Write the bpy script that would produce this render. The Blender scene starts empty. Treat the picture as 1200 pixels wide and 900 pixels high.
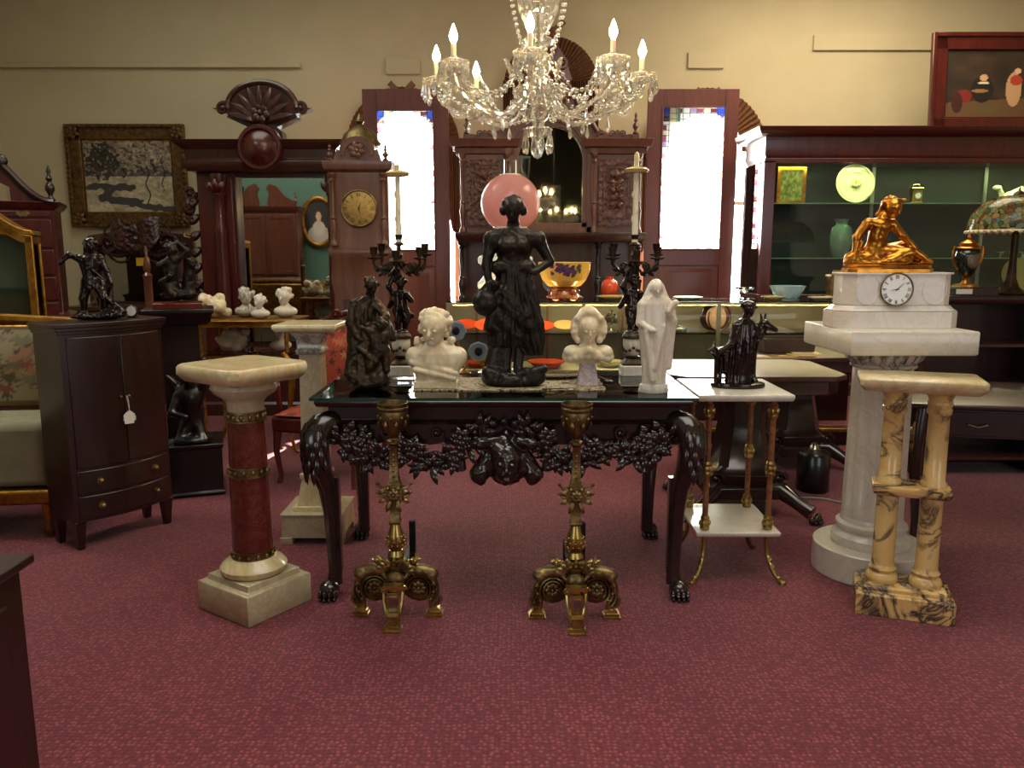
import bpy, math, random
import numpy as np
from mathutils import Vector, Matrix, Euler
R = random.Random(7)
PI = math.pi
sc = bpy.context.scene
COL = sc.collection

# ---------------------------------------------------------------- camera, world, lights, exposure
PITCH = math.radians(9.3); FPX = 933.0; EYE = 1.4
cam = bpy.data.cameras.new('camera'); camo = bpy.data.objects.new('camera', cam); COL.objects.link(camo)
camo.location = (0, 0, EYE); camo.rotation_euler = (PI/2 - PITCH, 0, 0)
cam.sensor_width = 36; cam.lens = 36*FPX/1200; cam.clip_start = .05
sc.camera = camo
sc.view_settings.view_transform = 'Standard'; sc.view_settings.look = 'None'
sc.view_settings.gamma = 1; sc.view_settings.use_curve_mapping = False
sc.view_settings.exposure = 1.06
cy = sc.cycles
cy.max_bounces = 10; cy.transparent_max_bounces = 24; cy.transmission_bounces = 8; cy.glossy_bounces = 4; cy.diffuse_bounces = 3
cy.caustics_reflective = False; cy.caustics_refractive = False; cy.sample_clamp_indirect = 6; cy.use_denoising = True
W = bpy.data.worlds.new('daylight'); sc.world = W; W.use_nodes = True
W.node_tree.nodes['Background'].inputs[0].default_value = (.93, .97, 1, 1)
W.node_tree.nodes['Background'].inputs[1].default_value = 14.0

def light(name, kind, loc, rot, energy, col=(1, 1, 1), **k):
    l = bpy.data.lights.new(name, kind); l.energy = energy; l.color = col
    for a, b in k.items():
        if a != 'portal': setattr(l, a, b)
    o = bpy.data.objects.new(name, l); COL.objects.link(o); o.location = loc; o.rotation_euler = rot
    if k.get('portal'): l.cycles.is_portal = True
    return o
# the sun outside, coming in low over the platform through the rear windows
sd = Vector((-.14, -.80, -.60)).normalized()
sun = light('sun', 'SUN', (0, 14, 8), sd.to_track_quat('-Z', 'Y').to_euler(), 60, (1, .93, .82), angle=.01)
# added unseen fill lights, from behind the camera and from overhead
light('front_fill', 'AREA', (-3.0, -3.0, 1.9), (math.radians(84), 0, 0), 30, (.92, .95, 1), shape='RECTANGLE', size=2.8, size_y=2.2)
light('front_fill', 'AREA', (4.1, -3.0, 1.9), (math.radians(84), 0, 0), 26, (.92, .95, 1), shape='RECTANGLE', size=2.8, size_y=2.2)
light('overhead_fill', 'AREA', (.8, 2.4, 4.2), (0, 0, 0), 48, (1, .95, .84), shape='RECTANGLE', size=3.2, size_y=2.6)
light('overhead_fill', 'AREA', (3.0, 6.6, 4.2), (0, 0, 0), 56, (1, .84, .55), shape='RECTANGLE', size=2.0, size_y=1.6)
light('overhead_fill', 'AREA', (-2.4, 6.2, 4.2), (0, 0, 0), 14, (.9, .95, .8), shape='RECTANGLE', size=2.0, size_y=1.6)

# ---------------------------------------------------------------- measuring helpers (photo pixel to place)
cP, sP = math.cos(PITCH), math.sin(PITCH)
def AX(Y, z): return Y*cP + (EYE - z)*sP
def PX(px, Y, z): return (px - 600)/FPX*AX(Y, z)
def ZZ(py, Y):
    b = (450 - py)/FPX
    return EYE + (b*cP - sP)*Y/(cP + b*sP)
def Q(px, py, z):
    b = (450 - py)/FPX; t = (z - EYE)/(b*cP - sP)
    return ((px - 600)/FPX*t, (cP + b*sP)*t, z)
def SC(Y, z): return AX(Y, z)/FPX

# ---------------------------------------------------------------- objects
def tag(o, label=None, cat=None, group=None, kind=None):
    if label: o['label'] = label
    if cat: o['category'] = cat
    if group: o['group'] = group
    if kind: o['kind'] = kind
    return o
def thing(name, label, cat, loc=(0, 0, 0), rz=0, group=None):
    o = bpy.data.objects.new(name, None); COL.objects.link(o); o.location = loc; o.rotation_euler = (0, 0, rz)
    o.empty_display_size = .05
    return tag(o, label, cat, group)
def dup(o, loc=None, rz=None, label=None, parent=None):
    c = o.copy(); COL.objects.link(c)
    if parent: c.parent = parent
    for ch in [x for x in bpy.data.objects if x.parent == o]: dup(ch, parent=c)
    if loc is not None: c.location = loc
    if rz is not None: c.rotation_euler = (0, 0, rz)
    if label: c['label'] = label
    return c
def V(*a): return Vector(a)

class B:
    def __init__(s): s.v = []; s.f = []; s.T = None
    def add(s, vs, fs):
        o = len(s.v)
        if s.T is not None: vs = [tuple(s.T @ Vector(p)) for p in vs]
        s.v += [tuple(p) for p in vs]; s.f += [tuple(i + o for i in f) for f in fs]; return s
    def at(s, loc=(0, 0, 0), rot=(0, 0, 0), sc=1):
        s.T = Matrix.LocRotScale(Vector(loc), Euler(rot), Vector((sc, sc, sc)) if not isinstance(sc, tuple) else Vector(sc)); return s
    def box(s, x0, x1, y0, y1, z0, z1):
        return s.add([(x0,y0,z0),(x1,y0,z0),(x1,y1,z0),(x0,y1,z0),(x0,y0,z1),(x1,y0,z1),(x1,y1,z1),(x0,y1,z1)],
                     [(0,3,2,1),(4,5,6,7),(0,1,5,4),(1,2,6,5),(2,3,7,6),(3,0,4,7)])
    def rl(s, cx, cy, prof, ch=0):
        """rectangular plan stacked along z: (z, half x, half y); ch = corner cut"""
        vs = []; n = 8 if ch else 4
        for z, hx, hy in prof:
            if ch: vs += [(cx-hx+ch,cy-hy,z),(cx+hx-ch,cy-hy,z),(cx+hx,cy-hy+ch,z),(cx+hx,cy+hy-ch,z),(cx+hx-ch,cy+hy,z),(cx-hx+ch,cy+hy,z),(cx-hx,cy+hy-ch,z),(cx-hx,cy-hy+ch,z)]
            else: vs += [(cx-hx,cy-hy,z),(cx+hx,cy-hy,z),(cx+hx,cy+hy,z),(cx-hx,cy+hy,z)]
        fs = [tuple(range(n-1, -1, -1)), tuple((len(prof)-1)*n + i for i in range(n))]
        for k in range(len(prof)-1):
            for i in range(n):
                j = (i+1) % n; fs.append((k*n+i, k*n+j, (k+1)*n+j, (k+1)*n+i))
        return s.add(vs, fs)
    def lathe(s, prof, c=(0, 0, 0), n=20, fl=0, amp=0, sx=1, sy=1, caps=True):
        vs = []; fs = []
        for r, z in prof:
            for i in range(n):
                a = 2*PI*i/n; q = r*(1 + (amp*math.cos(fl*a) if fl else 0))
                vs.append((c[0]+q*math.cos(a)*sx, c[1]+q*math.sin(a)*sy, c[2]+z))
        for k in range(len(prof)-1):
            for i in range(n):
                j = (i+1) % n; fs.append((k*n+i, k*n+j, (k+1)*n+j, (k+1)*n+i))
        if caps: fs += [tuple(range(n-1, -1, -1)), tuple((len(prof)-1)*n+i for i in range(n))]
        return s.add(vs, fs)
    def tube(s, path, rad, n=8, up=None):
        P = [Vector(p) for p in path]; m = len(P)
        if not isinstance(rad, list): rad = [rad]*m
        vs = []; fs = []; u = Vector(up).normalized() if up else None
        for i in range(m):
            t = (P[min(i+1, m-1)] - P[max(i-1, 0)])
            if t.length < 1e-9: t = Vector((0, 0, 1))
            t.normalize()
            if u is None: u = t.orthogonal().normalized()
            sd_ = u.cross(t)
            if sd_.length < 1e-6: sd_ = t.orthogonal()
            sd_.normalize(); w = t.cross(sd_).normalized()
            if up is None: u = w
            r = rad[i]; a, b = r if isinstance(r, tuple) else (r, r)
            for k in range(n):
                q = 2*PI*k/n; vs.append(tuple(P[i] + sd_*a*math.cos(q) + w*b*math.sin(q)))
        for i in range(m-1):
            for k in range(n):
                j = (k+1) % n; fs.append((i*n+k, i*n+j, (i+1)*n+j, (i+1)*n+k))
        fs += [tuple(range(n-1, -1, -1)), tuple((m-1)*n+k for k in range(n))]
        return s.add(vs, fs)
    def ell(s, c, r, n=12, m=8):
        if not isinstance(r, tuple): r = (r, r, r)
        prof = [(max(1e-4, math.sin(PI*i/m)), -math.cos(PI*i/m)) for i in range(m+1)]
        vs = []; fs = []
        for q, z in prof:
            for i in range(n):
                a = 2*PI*i/n; vs.append((c[0]+r[0]*q*math.cos(a), c[1]+r[1]*q*math.sin(a), c[2]+r[2]*z))
        for k in range(m):
            for i in range(n):
                j = (i+1) % n; fs.append((k*n+i, k*n+j, (k+1)*n+j, (k+1)*n+i))
        return s.add(vs, fs)
    def prism(s, pts, y0, y1):
        """outline in x,z given depth along y"""
        n = len(pts)
        vs = [(x, y0, z) for x, z in pts] + [(x, y1, z) for x, z in pts]
        fs = [tuple(range(n)), tuple(range(2*n-1, n-1, -1))] + [(i, i+n, (i+1) % n + n, (i+1) % n) for i in range(n)]
        return s.add(vs, fs)
    def slab(s, pts, z0, z1):
        n = len(pts)
        vs = [(x, y, z0) for x, y in pts] + [(x, y, z1) for x, y in pts]
        fs = [tuple(range(n-1, -1, -1)), tuple(range(n, 2*n))] + [(i, (i+1) % n, (i+1) % n + n, i+n) for i in range(n)]
        return s.add(vs, fs)
    def arc(s, cx, cz, r0, r1, a0, a1, y0, y1, n=20):
        """ring sector in x,z (angles from +x) with depth along y"""
        o = []; i_ = []
        for k in range(n+1):
            a = a0 + (a1-a0)*k/n; o.append((cx+r1*math.cos(a), cz+r1*math.sin(a))); i_.append((cx+r0*math.cos(a), cz+r0*math.sin(a)))
        for k in range(n): s.prism([o[k], o[k+1], i_[k+1], i_[k]], y0, y1)
        return s
    def ring(s, c, Rr, r, n=24, m=8, ax='z'):
        pts = []
        for k in range(n+1):
            a = 2*PI*k/n; p = (Rr*math.cos(a), Rr*math.sin(a))
            pts.append({'z': (c[0]+p[0], c[1]+p[1], c[2]), 'y': (c[0]+p[0], c[1], c[2]+p[1]), 'x': (c[0], c[1]+p[0], c[2]+p[1])}[ax])
        return s.tube(pts, r, m, up={'z': (0, 0, 1), 'y': (0, 1, 0), 'x': (1, 0, 0)}[ax])
    def leaf(s, p, d, nrm, L, w, t=None, curl=.5, seg=5):
        p = Vector(p); d = Vector(d).normalized(); nrm = Vector(nrm).normalized(); t = t or w*.35
        path = []; rad = []
        for i in range(seg+1):
            u = i/seg; path.append(p + d*L*u + nrm*(curl*L*.6*math.sin(u*PI*.9)))
            q = math.sin(PI*min(1, .12+u*.86))**.8; rad.append((w*q, t*q + .0004))
        return s.tube(path, rad, 6, up=tuple(nrm))
    def flower(s, c, r, nrm=(0, -1, 0), k=6):
        n_ = Vector(nrm).normalized(); a_ = n_.orthogonal().normalized(); b_ = n_.cross(a_)
        for i in range(k):
            q = 2*PI*i/k; d = a_*math.cos(q)+b_*math.sin(q)
            s.leaf(c, d, n_, r, r*.33, curl=.45)
        cc = Vector(c) + n_*r*.25
        return s.ell(tuple(cc), r*.25, 8, 6)
    def scroll(s, c, r, r0, turns=1.4, a0=0, sg=1, y=0, n=22, w=None):
        pts = []; rad = []
        for i in range(n+1):
            u = i/n; a = a0 + sg*turns*2*PI*u; q = r*(1-.82*u)
            pts.append((c[0]+q*math.cos(a), c[1]+y, c[2]+q*math.sin(a))); rr = r0*(1-.45*u); rad.append((rr, w or rr))
        s.tube(pts, rad, 6, up=(0, 1, 0)); e = pts[-1]
        return s.ell(e, r0*1.1, 8, 6)
    def obj(s, name, mat, parent=None, bevel=0, ang=42, flat=False, sub=0):
        me = bpy.data.meshes.new(name); me.from_pydata(s.v, [], s.f); me.update()
        me.materials.append(mat)
        import bmesh
        bm = bmesh.new(); bm.from_mesh(me); bmesh.ops.recalc_face_normals(bm, faces=bm.faces); bm.to_mesh(me); bm.free()
        if not flat:
            me.polygons.foreach_set('use_smooth', [True]*len(me.polygons))
            me.set_sharp_from_angle(angle=math.radians(ang))
        o = bpy.data.objects.new(name, me); COL.objects.link(o)
        if parent: o.parent = parent
        if bevel:
            m = o.modifiers.new('edge', 'BEVEL'); m.width = bevel; m.segments = 2; m.limit_method = 'ANGLE'; m.angle_limit = math.radians(40); m.harden_normals = False
        return o
def struct(o): o['kind'] = 'structure'; return o
def solo(o, label, cat, group=None, loc=None, rz=None):
    tag(o, label, cat, group)
    if loc is not None: o.location = loc
    if rz is not None: o.rotation_euler = (0, 0, rz)
    return o

# ---------------------------------------------------------------- materials
def s2l(c):
    return tuple(((v/255)/12.92 if v/255 <= .04045 else ((v/255+.055)/1.055)**2.4) for v in c)
def newmat(name):
    m = bpy.data.materials.new(name); m.use_nodes = True; nt = m.node_tree
    return m, nt, nt.nodes['Principled BSDF']
def setc(inp, c): inp.default_value = (*s2l(c), 1)
def coords(nt, scale=(1, 1, 1), loc=(0, 0, 0)):
    tc = nt.nodes.new('ShaderNodeTexCoord'); mp = nt.nodes.new('ShaderNodeMapping')
    nt.links.new(tc.outputs['Object'], mp.inputs[0]); mp.inputs['Scale'].default_value = scale; mp.inputs['Location'].default_value = loc
    return mp.outputs[0]
def noise(nt, vec, scale, detail=4, rough=.55, dist=0):
    n = nt.nodes.new('ShaderNodeTexNoise'); nt.links.new(vec, n.inputs['Vector'])
    n.inputs['Scale'].default_value = scale; n.inputs['Detail'].default_value = detail; n.inputs['Roughness'].default_value = rough; n.inputs['Distortion'].default_value = dist
    return n.outputs['Fac']
def ramp(nt, fac, stops):
    r = nt.nodes.new('ShaderNodeValToRGB'); nt.links.new(fac, r.inputs[0]); e = r.color_ramp.elements
    while len(e) < len(stops): e.new(.5)
    for i, (p, c) in enumerate(stops): e[i].position = p; e[i].color = (*s2l(c), 1)
    return r.outputs[0]
def bump(nt, b, h, strength, dist=.01):
    n = nt.nodes.new('ShaderNodeBump'); n.inputs['Strength'].default_value = strength; n.inputs['Distance'].default_value = dist
    nt.links.new(h, n.inputs['Height']); nt.links.new(n.outputs[0], b.inputs['Normal'])
def basic(name, c, rough=.5, metal=0, c2=None, ns=8, lo=.35, hi=.65, stretch=(1, 1, 1), bs=0, bstr=.3, bd=.01, coat=0, dist=0, sss=0, emit=None, spec=.5):
    m, nt, b = newmat(name); v = coords(nt, stretch)
    b.inputs['Roughness'].default_value = rough; b.inputs['Metallic'].default_value = metal; b.inputs['Coat Weight'].default_value = coat
    b.inputs['Specular IOR Level'].default_value = spec
    if c2: nt.links.new(ramp(nt, noise(nt, v, ns, 5, .6, dist), [(lo, c), (hi, c2)]), b.inputs['Base Color'])
    else: setc(b.inputs['Base Color'], c)
    if bs: bump(nt, b, noise(nt, v, bs, 4, .6), bstr, bd)
    if sss: b.inputs['Subsurface Weight'].default_value = sss; b.inputs['Subsurface Scale'].default_value = .02
    if emit: setc(b.inputs['Emission Color'], emit[0]); b.inputs['Emission Strength'].default_value = emit[1]
    return m
def wood(name, c, c2, rough=.32, coat=.3, carve=0, g=14):
    m, nt, b = newmat(name); v = coords(nt, (1, 1, .14))
    f = noise(nt, v, g, 6, .65, 1.2)
    nt.links.new(ramp(nt, f, [(.3, c), (.7, c2)]), b.inputs['Base Color'])
    b.inputs['Roughness'].default_value = rough; b.inputs['Coat Weight'].default_value = coat; b.inputs['Coat Roughness'].default_value = .15
    if carve:
        v2 = coords(nt, (1, 1, 1)); vo = nt.nodes.new('ShaderNodeTexVoronoi'); nt.links.new(v2, vo.inputs['Vector']); vo.inputs['Scale'].default_value = carve; vo.feature = 'SMOOTH_F1'
        bump(nt, b, vo.outputs['Distance'], .9, .02)
    return m
def marble(name, c, c2, vein, vs=3, vw=.06, rough=.25, sss=0, warp=3, amt=1, ns=2.5, patch=0):
    m, nt, b = newmat(name); v = coords(nt)
    base = ramp(nt, noise(nt, v, ns*2, 5, .6, .6), [(.35, c), (.68, c2)])
    f = noise(nt, v, vs, 7, .6, warp)
    ve = nt.nodes.new('ShaderNodeValToRGB'); nt.links.new(f, ve.inputs[0]); e = ve.color_ramp.elements
    e[0].position = .5-vw; e[0].color = (0, 0, 0, 1); e[1].position = .5; e[1].color = (amt, amt, amt, 1); n3 = e.new(.5+vw); n3.color = (0, 0, 0, 1)
    mx = nt.nodes.new('ShaderNodeMix'); mx.data_type = 'RGBA'; vf = ve.outputs[0]
    if patch:
        mk = ramp(nt, noise(nt, v, patch, 2, .5), [(.47, (0, 0, 0)), (.55, (255, 255, 255))]); mm = nt.nodes.new('ShaderNodeMath'); mm.operation = 'MULTIPLY'; nt.links.new(vf, mm.inputs[0]); nt.links.new(mk, mm.inputs[1]); vf = mm.outputs[0]
    nt.links.new(vf, mx.inputs[0]); nt.links.new(base, mx.inputs[6]); setc(mx.inputs[7], vein)
    nt.links.new(mx.outputs[2], b.inputs['Base Color']); b.inputs['Roughness'].default_value = rough; b.inputs['Coat Weight'].default_value = .25
    if sss: b.inputs['Subsurface Weight'].default_value = sss; b.inputs['Subsurface Scale'].default_value = .015
    return m
def thin_glass(name, tint=(.93, .97, .95), ior=1.45, rough=.01, boost=1, edge=0):
    m, nt, b = newmat(name); nt.nodes.remove(b); out = [n for n in nt.nodes if n.type == 'OUTPUT_MATERIAL'][0]
    tr = nt.nodes.new('ShaderNodeBsdfTransparent'); tr.inputs[0].default_value = (*tint, 1)
    gl = nt.nodes.new('ShaderNodeBsdfGlossy'); gl.inputs['Roughness'].default_value = rough
    fr = nt.nodes.new('ShaderNodeFresnel'); fr.inputs[0].default_value = ior
    mx = nt.nodes.new('ShaderNodeMixShader'); nt.links.new(fr.outputs[0], mx.inputs[0]); nt.links.new(tr.outputs[0], mx.inputs[1]); nt.links.new(gl.outputs[0], mx.inputs[2])
    nt.links.new(mx.outputs[0], out.inputs[0]); return m
def cut_glass(name, c):
    m, nt, b = newmat(name); setc(b.inputs['Base Color'], c); b.inputs['Roughness'].default_value = .12; b.inputs['Coat Weight'].default_value = .5
    out = [n for n in nt.nodes if n.type == 'OUTPUT_MATERIAL'][0]; t = nt.nodes.new('ShaderNodeBsdfTransparent'); mx = nt.nodes.new('ShaderNodeMixShader'); mx.inputs[0].default_value = .55
    nt.links.new(t.outputs[0], mx.inputs[1]); nt.links.new(b.outputs[0], mx.inputs[2]); nt.links.new(mx.outputs[0], out.inputs[0]); return m
def attrmat(name, rough=.6, coat=0, trans=0, bs=0, metal=0, emit=0):
    m, nt, b = newmat(name); a = nt.nodes.new('ShaderNodeAttribute'); a.attribute_name = 'paint'
    nt.links.new(a.outputs['Color'], b.inputs['Base Color']); b.inputs['Roughness'].default_value = rough; b.inputs['Coat Weight'].default_value = coat; b.inputs['Metallic'].default_value = metal
    if bs: bump(nt, b, noise(nt, coords(nt), bs, 4), .3, .004)
    if trans:
        out = [n for n in nt.nodes if n.type == 'OUTPUT_MATERIAL'][0]
        tr = nt.nodes.new('ShaderNodeBsdfTransparent'); nt.links.new(a.outputs['Color'], tr.inputs[0])
        tl = nt.nodes.new('ShaderNodeBsdfTranslucent'); nt.links.new(a.outputs['Color'], tl.inputs[0])
        m1 = nt.nodes.new('ShaderNodeMixShader'); m1.inputs[0].default_value = .35; nt.links.new(tr.outputs[0], m1.inputs[1]); nt.links.new(tl.outputs[0], m1.inputs[2])
        m2 = nt.nodes.new('ShaderNodeMixShader'); m2.inputs[0].default_value = 1-trans; nt.links.new(m1.outputs[0], m2.inputs[1]); nt.links.new(b.outputs[0], m2.inputs[2])
        nt.links.new(m2.outputs[0], out.inputs[0])
    return m
def painted(name, w, h, nx, ny, fn, mat, parent=None, surf=None, ellipse=False):
    """a flat picture surface w x h in x,z facing -y; fn(u,v)->sRGB arrays; surf(x,z)->y bulge"""
    xs = np.linspace(-w/2, w/2, nx+1); zs = np.linspace(0, h, ny+1); XX, ZZ_ = np.meshgrid(xs, zs); YY = surf(XX, ZZ_) if surf is not None else np.zeros_like(XX)
    v = np.stack([XX, YY, ZZ_], -1).reshape(-1, 3)
    idx = np.arange((nx+1)*(ny+1)).reshape(ny+1, nx+1)
    F = np.stack([idx[:-1, :-1], idx[:-1, 1:], idx[1:, 1:], idx[1:, :-1]], -1).reshape(-1, 4)
    if ellipse:
        c = v[F].mean(1); k = ((c[:, 0]/(w/2))**2 + ((c[:, 2]-h/2)/(h/2))**2) < 1.0; F = F[k]
    me = bpy.data.meshes.new(name); me.from_pydata(v.tolist(), [], F.tolist()); me.update(); me.materials.append(mat)
    u = (v[:, 0]/w+.5); t = v[:, 2]/h; c = fn(u, t)/255.0; c = np.where(c <= .04045, c/12.92, ((c+.055)/1.055)**2.4)
    at = me.color_attributes.new('paint', 'FLOAT_COLOR', 'POINT'); at.data.foreach_set('color', np.concatenate([c, np.ones((len(c), 1))], 1).astype(np.float32).ravel())
    o = bpy.data.objects.new(name, me); COL.objects.link(o)
    if parent: o.parent = parent
    if surf is not None: me.polygons.foreach_set('use_smooth', [True]*len(me.polygons))
    return o

def mosaic_mat(name):
    return attrmat(name)
M = {}
M['wall'] = basic('wall_paint', (200, 188, 158), .85, c2=(192, 180, 150), ns=1.5, bs=180, bstr=.05)
def carpet():
    m, nt, b = newmat('carpet'); v = coords(nt)
    vo = nt.nodes.new('ShaderNodeTexVoronoi'); nt.links.new(v, vo.inputs['Vector']); vo.inputs['Scale'].default_value = 62; vo.inputs['Randomness'].default_value = .55
    c1 = ramp(nt, vo.outputs['Distance'], [(.10, (174, 100, 100)), (.42, (130, 54, 66)), (.75, (110, 42, 58))])
    c2 = ramp(nt, noise(nt, v, 1.3, 3, .5), [(.35, (235, 225, 232)), (.65, (255, 255, 250))])
    c3 = ramp(nt, noise(nt, v, 160, 2, .5), [(.3, (190, 180, 185)), (.7, (255, 255, 255))])
    mx = nt.nodes.new('ShaderNodeMix'); mx.data_type = 'RGBA'; mx.blend_type = 'MULTIPLY'; mx.inputs[0].default_value = 1; nt.links.new(c1, mx.inputs[6]); nt.links.new(c2, mx.inputs[7])
    m2 = nt.nodes.new('ShaderNodeMix'); m2.data_type = 'RGBA'; m2.blend_type = 'MULTIPLY'; m2.inputs[0].default_value = 1; nt.links.new(mx.outputs[2], m2.inputs[6]); nt.links.new(c3, m2.inputs[7])
    nt.links.new(m2.outputs[2], b.inputs['Base Color']); b.inputs['Roughness'].default_value = .9; b.inputs['Specular IOR Level'].default_value = .2
    b.inputs['Sheen Weight'].default_value = .2
    bump(nt, b, vo.outputs['Distance'], .4, .004); return m
M['carpet'] = carpet()
M['ceil'] = basic('ceiling_paint', (214, 208, 190), .9)
M['ebony'] = wood('ebonised_carved_wood', (26, 17, 16), (44, 28, 25), .22, .6)
M['black'] = basic('black_lacquer', (14, 13, 14), .3, coat=.4)
M['mahog'] = wood('dark_mahogany', (26, 12, 11), (48, 22, 18), .3, .4)
M['mahog2'] = wood('red_mahogany', (58, 17, 16), (88, 29, 23), .3, .4)
M['walnut'] = wood('carved_walnut', (78, 42, 32), (112, 64, 48), .35, .35)
M['walnutc'] = wood('carved_walnut_relief', (70, 36, 28), (104, 58, 44), .38, .3, carve=26)
M['dwalnut'] = wood('dark_walnut', (46, 22, 18), (76, 38, 29), .32, .4)
M['dwalnutc'] = wood('dark_walnut_relief', (40, 19, 16), (66, 32, 25), .36, .3, carve=30)
M['door'] = wood('door_wood', (84, 38, 34), (108, 52, 44), .42, .2)
M['oak'] = wood('clock_case_wood', (84, 52, 38), (118, 76, 54), .4, .3)
M['bronze'] = basic('dark_bronze', (52, 45, 38), .38, .7, c2=(32, 28, 25), ns=14, bs=60, bstr=.15)
M['bronze2'] = basic('brown_bronze', (70, 55, 38), .36, .7, c2=(38, 30, 24), ns=12, bs=60, bstr=.2)
M['bronze3'] = basic('polished_brown_bronze', (44, 24, 20), .2, .6, c2=(26, 15, 14), ns=12, coat=.4)
M['gilt'] = basic('gilt_bronze', (210, 146, 58), .28, 1, c2=(160, 98, 30), ns=18)
M['giltw'] = basic('giltwood', (176, 128, 50), .36, .75, c2=(130, 88, 30), ns=20, bs=50, bstr=.2)
M['brass'] = basic('aged_brass', (150, 130, 84), .36, .9, c2=(98, 80, 50), ns=22, bs=90, bstr=.25)
M['brassb'] = basic('bright_brass', (196, 174, 108), .28, .95, c2=(150, 124, 66), ns=16)
M['iron'] = basic('dark_iron', (46, 46, 44), .55, .8, c2=(30, 30, 30), ns=20)
M['silver'] = basic('silver', (200, 196, 184), .2, 1, c2=(150, 146, 130), ns=16)
M['onyx'] = marble('pale_onyx', (206, 190, 142), (222, 210, 172), (186, 146, 96), 4, .07, .2, .15, 2.5, .45)
M['onyx2'] = marble('grey_green_onyx', (176, 168, 140), (196, 186, 154), (172, 140, 104), 5, .08, .22, .1, 2.5, .45)
M['amber'] = marble('amber_onyx', (120, 74, 44), (150, 100, 62), (90, 46, 30), 6, .06, .2, 0, 2.5, .6)
M['redmar'] = marble('red_marble', (84, 30, 24), (104, 42, 32), (120, 66, 54), 7, .03, .2, 0, 3, .5, ns=9)
M['greymar'] = marble('grey_marble', (178, 172, 158), (200, 194, 180), (120, 112, 100), 6, .04, .2, 0, 2.5)
M['yelmar'] = marble('yellow_marble', (206, 170, 104), (220, 190, 130), (62, 50, 50), 4.2, .05, .22, 0, 1.2, .9, 2.5, 7)
M['yelmarb'] = marble('heavily_veined_yellow_marble', (210, 172, 104), (226, 190, 130), (40, 34, 40), 4.6, .09, .22, 0, 2.0, 1, 2.5)
M['whimar'] = marble('white_marble', (204, 198, 182), (216, 210, 196), (176, 168, 152), 4, .04, .3, .1, 2.5, .35)
M['clkmar'] = marble('clock_white_marble', (214, 206, 196), (224, 217, 208), (190, 180, 168), 5, .04, .25, .1, 2, .3)
M['alab'] = marble('alabaster', (222, 208, 172), (232, 222, 196), (206, 176, 124), 6, .08, .35, .25, 1.5, .6, ns=6)
M['alabw'] = marble('white_alabaster', (220, 210, 192), (230, 222, 208), (196, 180, 150), 8, .05, .4, .25, 1.5, .4, ns=8)
M['pinkmar'] = marble('pink_grey_marble', (196, 182, 186), (214, 204, 206), (150, 130, 140), 20, .08, .2, 0, 2.5, .7, ns=14)
M['glass'] = thin_glass('window_glass')
M['tglass'] = thin_glass('table_glass', (.90, .97, .95), 1.5, .015)
M['green_edge'] = basic('green_glass_edge', (16, 62, 50), .1, coat=1)
M['mirror'] = basic('mirror_silvering', (205, 205, 200), .02, 1)
M['dmirror'] = basic('old_mirror_silvering', (120, 118, 110), .03, 1)
M['porc'] = basic('white_porcelain', (232, 230, 224), .15, coat=.6)
M['cream'] = basic('cream_upholstery', (150, 146, 118), .85, c2=(138, 134, 108), ns=12, bs=300, bstr=.2)
M['redfab'] = basic('rust_red_floral_fabric', (150, 62, 44), .8, c2=(168, 80, 56), ns=10)
M['dkgreen'] = basic('dark_green_wall_paint', (58, 62, 52), .85)
M['teal'] = basic('green_wall_paint', (88, 122, 108), .85)
M['caseback'] = basic('dark_green_case_lining', (44, 58, 54), .5, c2=(36, 48, 46), ns=3)
M['candle'] = basic('ivory_candle', (226, 218, 190), .45, sss=.3)
M['paper'] = basic('paper_tag', (216, 212, 206), .8)
M['papery'] = basic('yellow_paper_tag', (214, 170, 40), .8)
M['lead'] = basic('lead_came', (60, 56, 50), .5, .6)
M['white'] = basic('off_white_paint', (206, 198, 170), .7)
M['drape'] = wood('brown_gold_curtain_cloth', (92, 58, 38), (132, 92, 60), .7, 0, g=30)
M['steel'] = basic('shelf_standard_metal', (180, 190, 176), .35, .6)
M['darkface'] = basic('black_enamel', (12, 12, 14), .4)
M['clockface'] = basic('clock_enamel', (236, 234, 226), .3, coat=.5)
M['brassface'] = basic('engraved_brass_dial', (190, 158, 92), .4, .7, c2=(160, 128, 70), ns=30, bs=120, bstr=.3)
M['paint'] = attrmat('oil_paint', .55, .15, bs=60)
M['glaze'] = attrmat('painted_porcelain', .12, .6)
M['tapestry'] = attrmat('woven_tapestry', .9, bs=260)
def crystal():
    m, nt, b = newmat('cut_crystal'); out = [n for n in nt.nodes if n.type == 'OUTPUT_MATERIAL'][0]; nt.nodes.remove(b)
    g = nt.nodes.new('ShaderNodeBsdfGlass'); g.inputs['IOR'].default_value = 1.5; g.inputs['Roughness'].default_value = .03; g.inputs[0].default_value = (1, .985, .95, 1)
    t = nt.nodes.new('ShaderNodeBsdfTransparent'); t.inputs[0].default_value = (1, .99, .96, 1)
    gl = nt.nodes.new('ShaderNodeBsdfGlossy'); gl.inputs['Roughness'].default_value = .06
    tl = nt.nodes.new('ShaderNodeBsdfTranslucent'); tl.inputs[0].default_value = (1, .95, .82, 1)
    a = nt.nodes.new('ShaderNodeMixShader'); a.inputs[0].default_value = .4; nt.links.new(g.outputs[0], a.inputs[1]); nt.links.new(t.outputs[0], a.inputs[2])
    c = nt.nodes.new('ShaderNodeMixShader'); c.inputs[0].default_value = .38; nt.links.new(gl.outputs[0], c.inputs[1]); nt.links.new(tl.outputs[0], c.inputs[2])
    d = nt.nodes.new('ShaderNodeMixShader'); d.inputs[0].default_value = .42; nt.links.new(a.outputs[0], d.inputs[1]); nt.links.new(c.outputs[0], d.inputs[2])
    nt.links.new(d.outputs[0], out.inputs[0]); return m
M['crystal'] = crystal()
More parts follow.
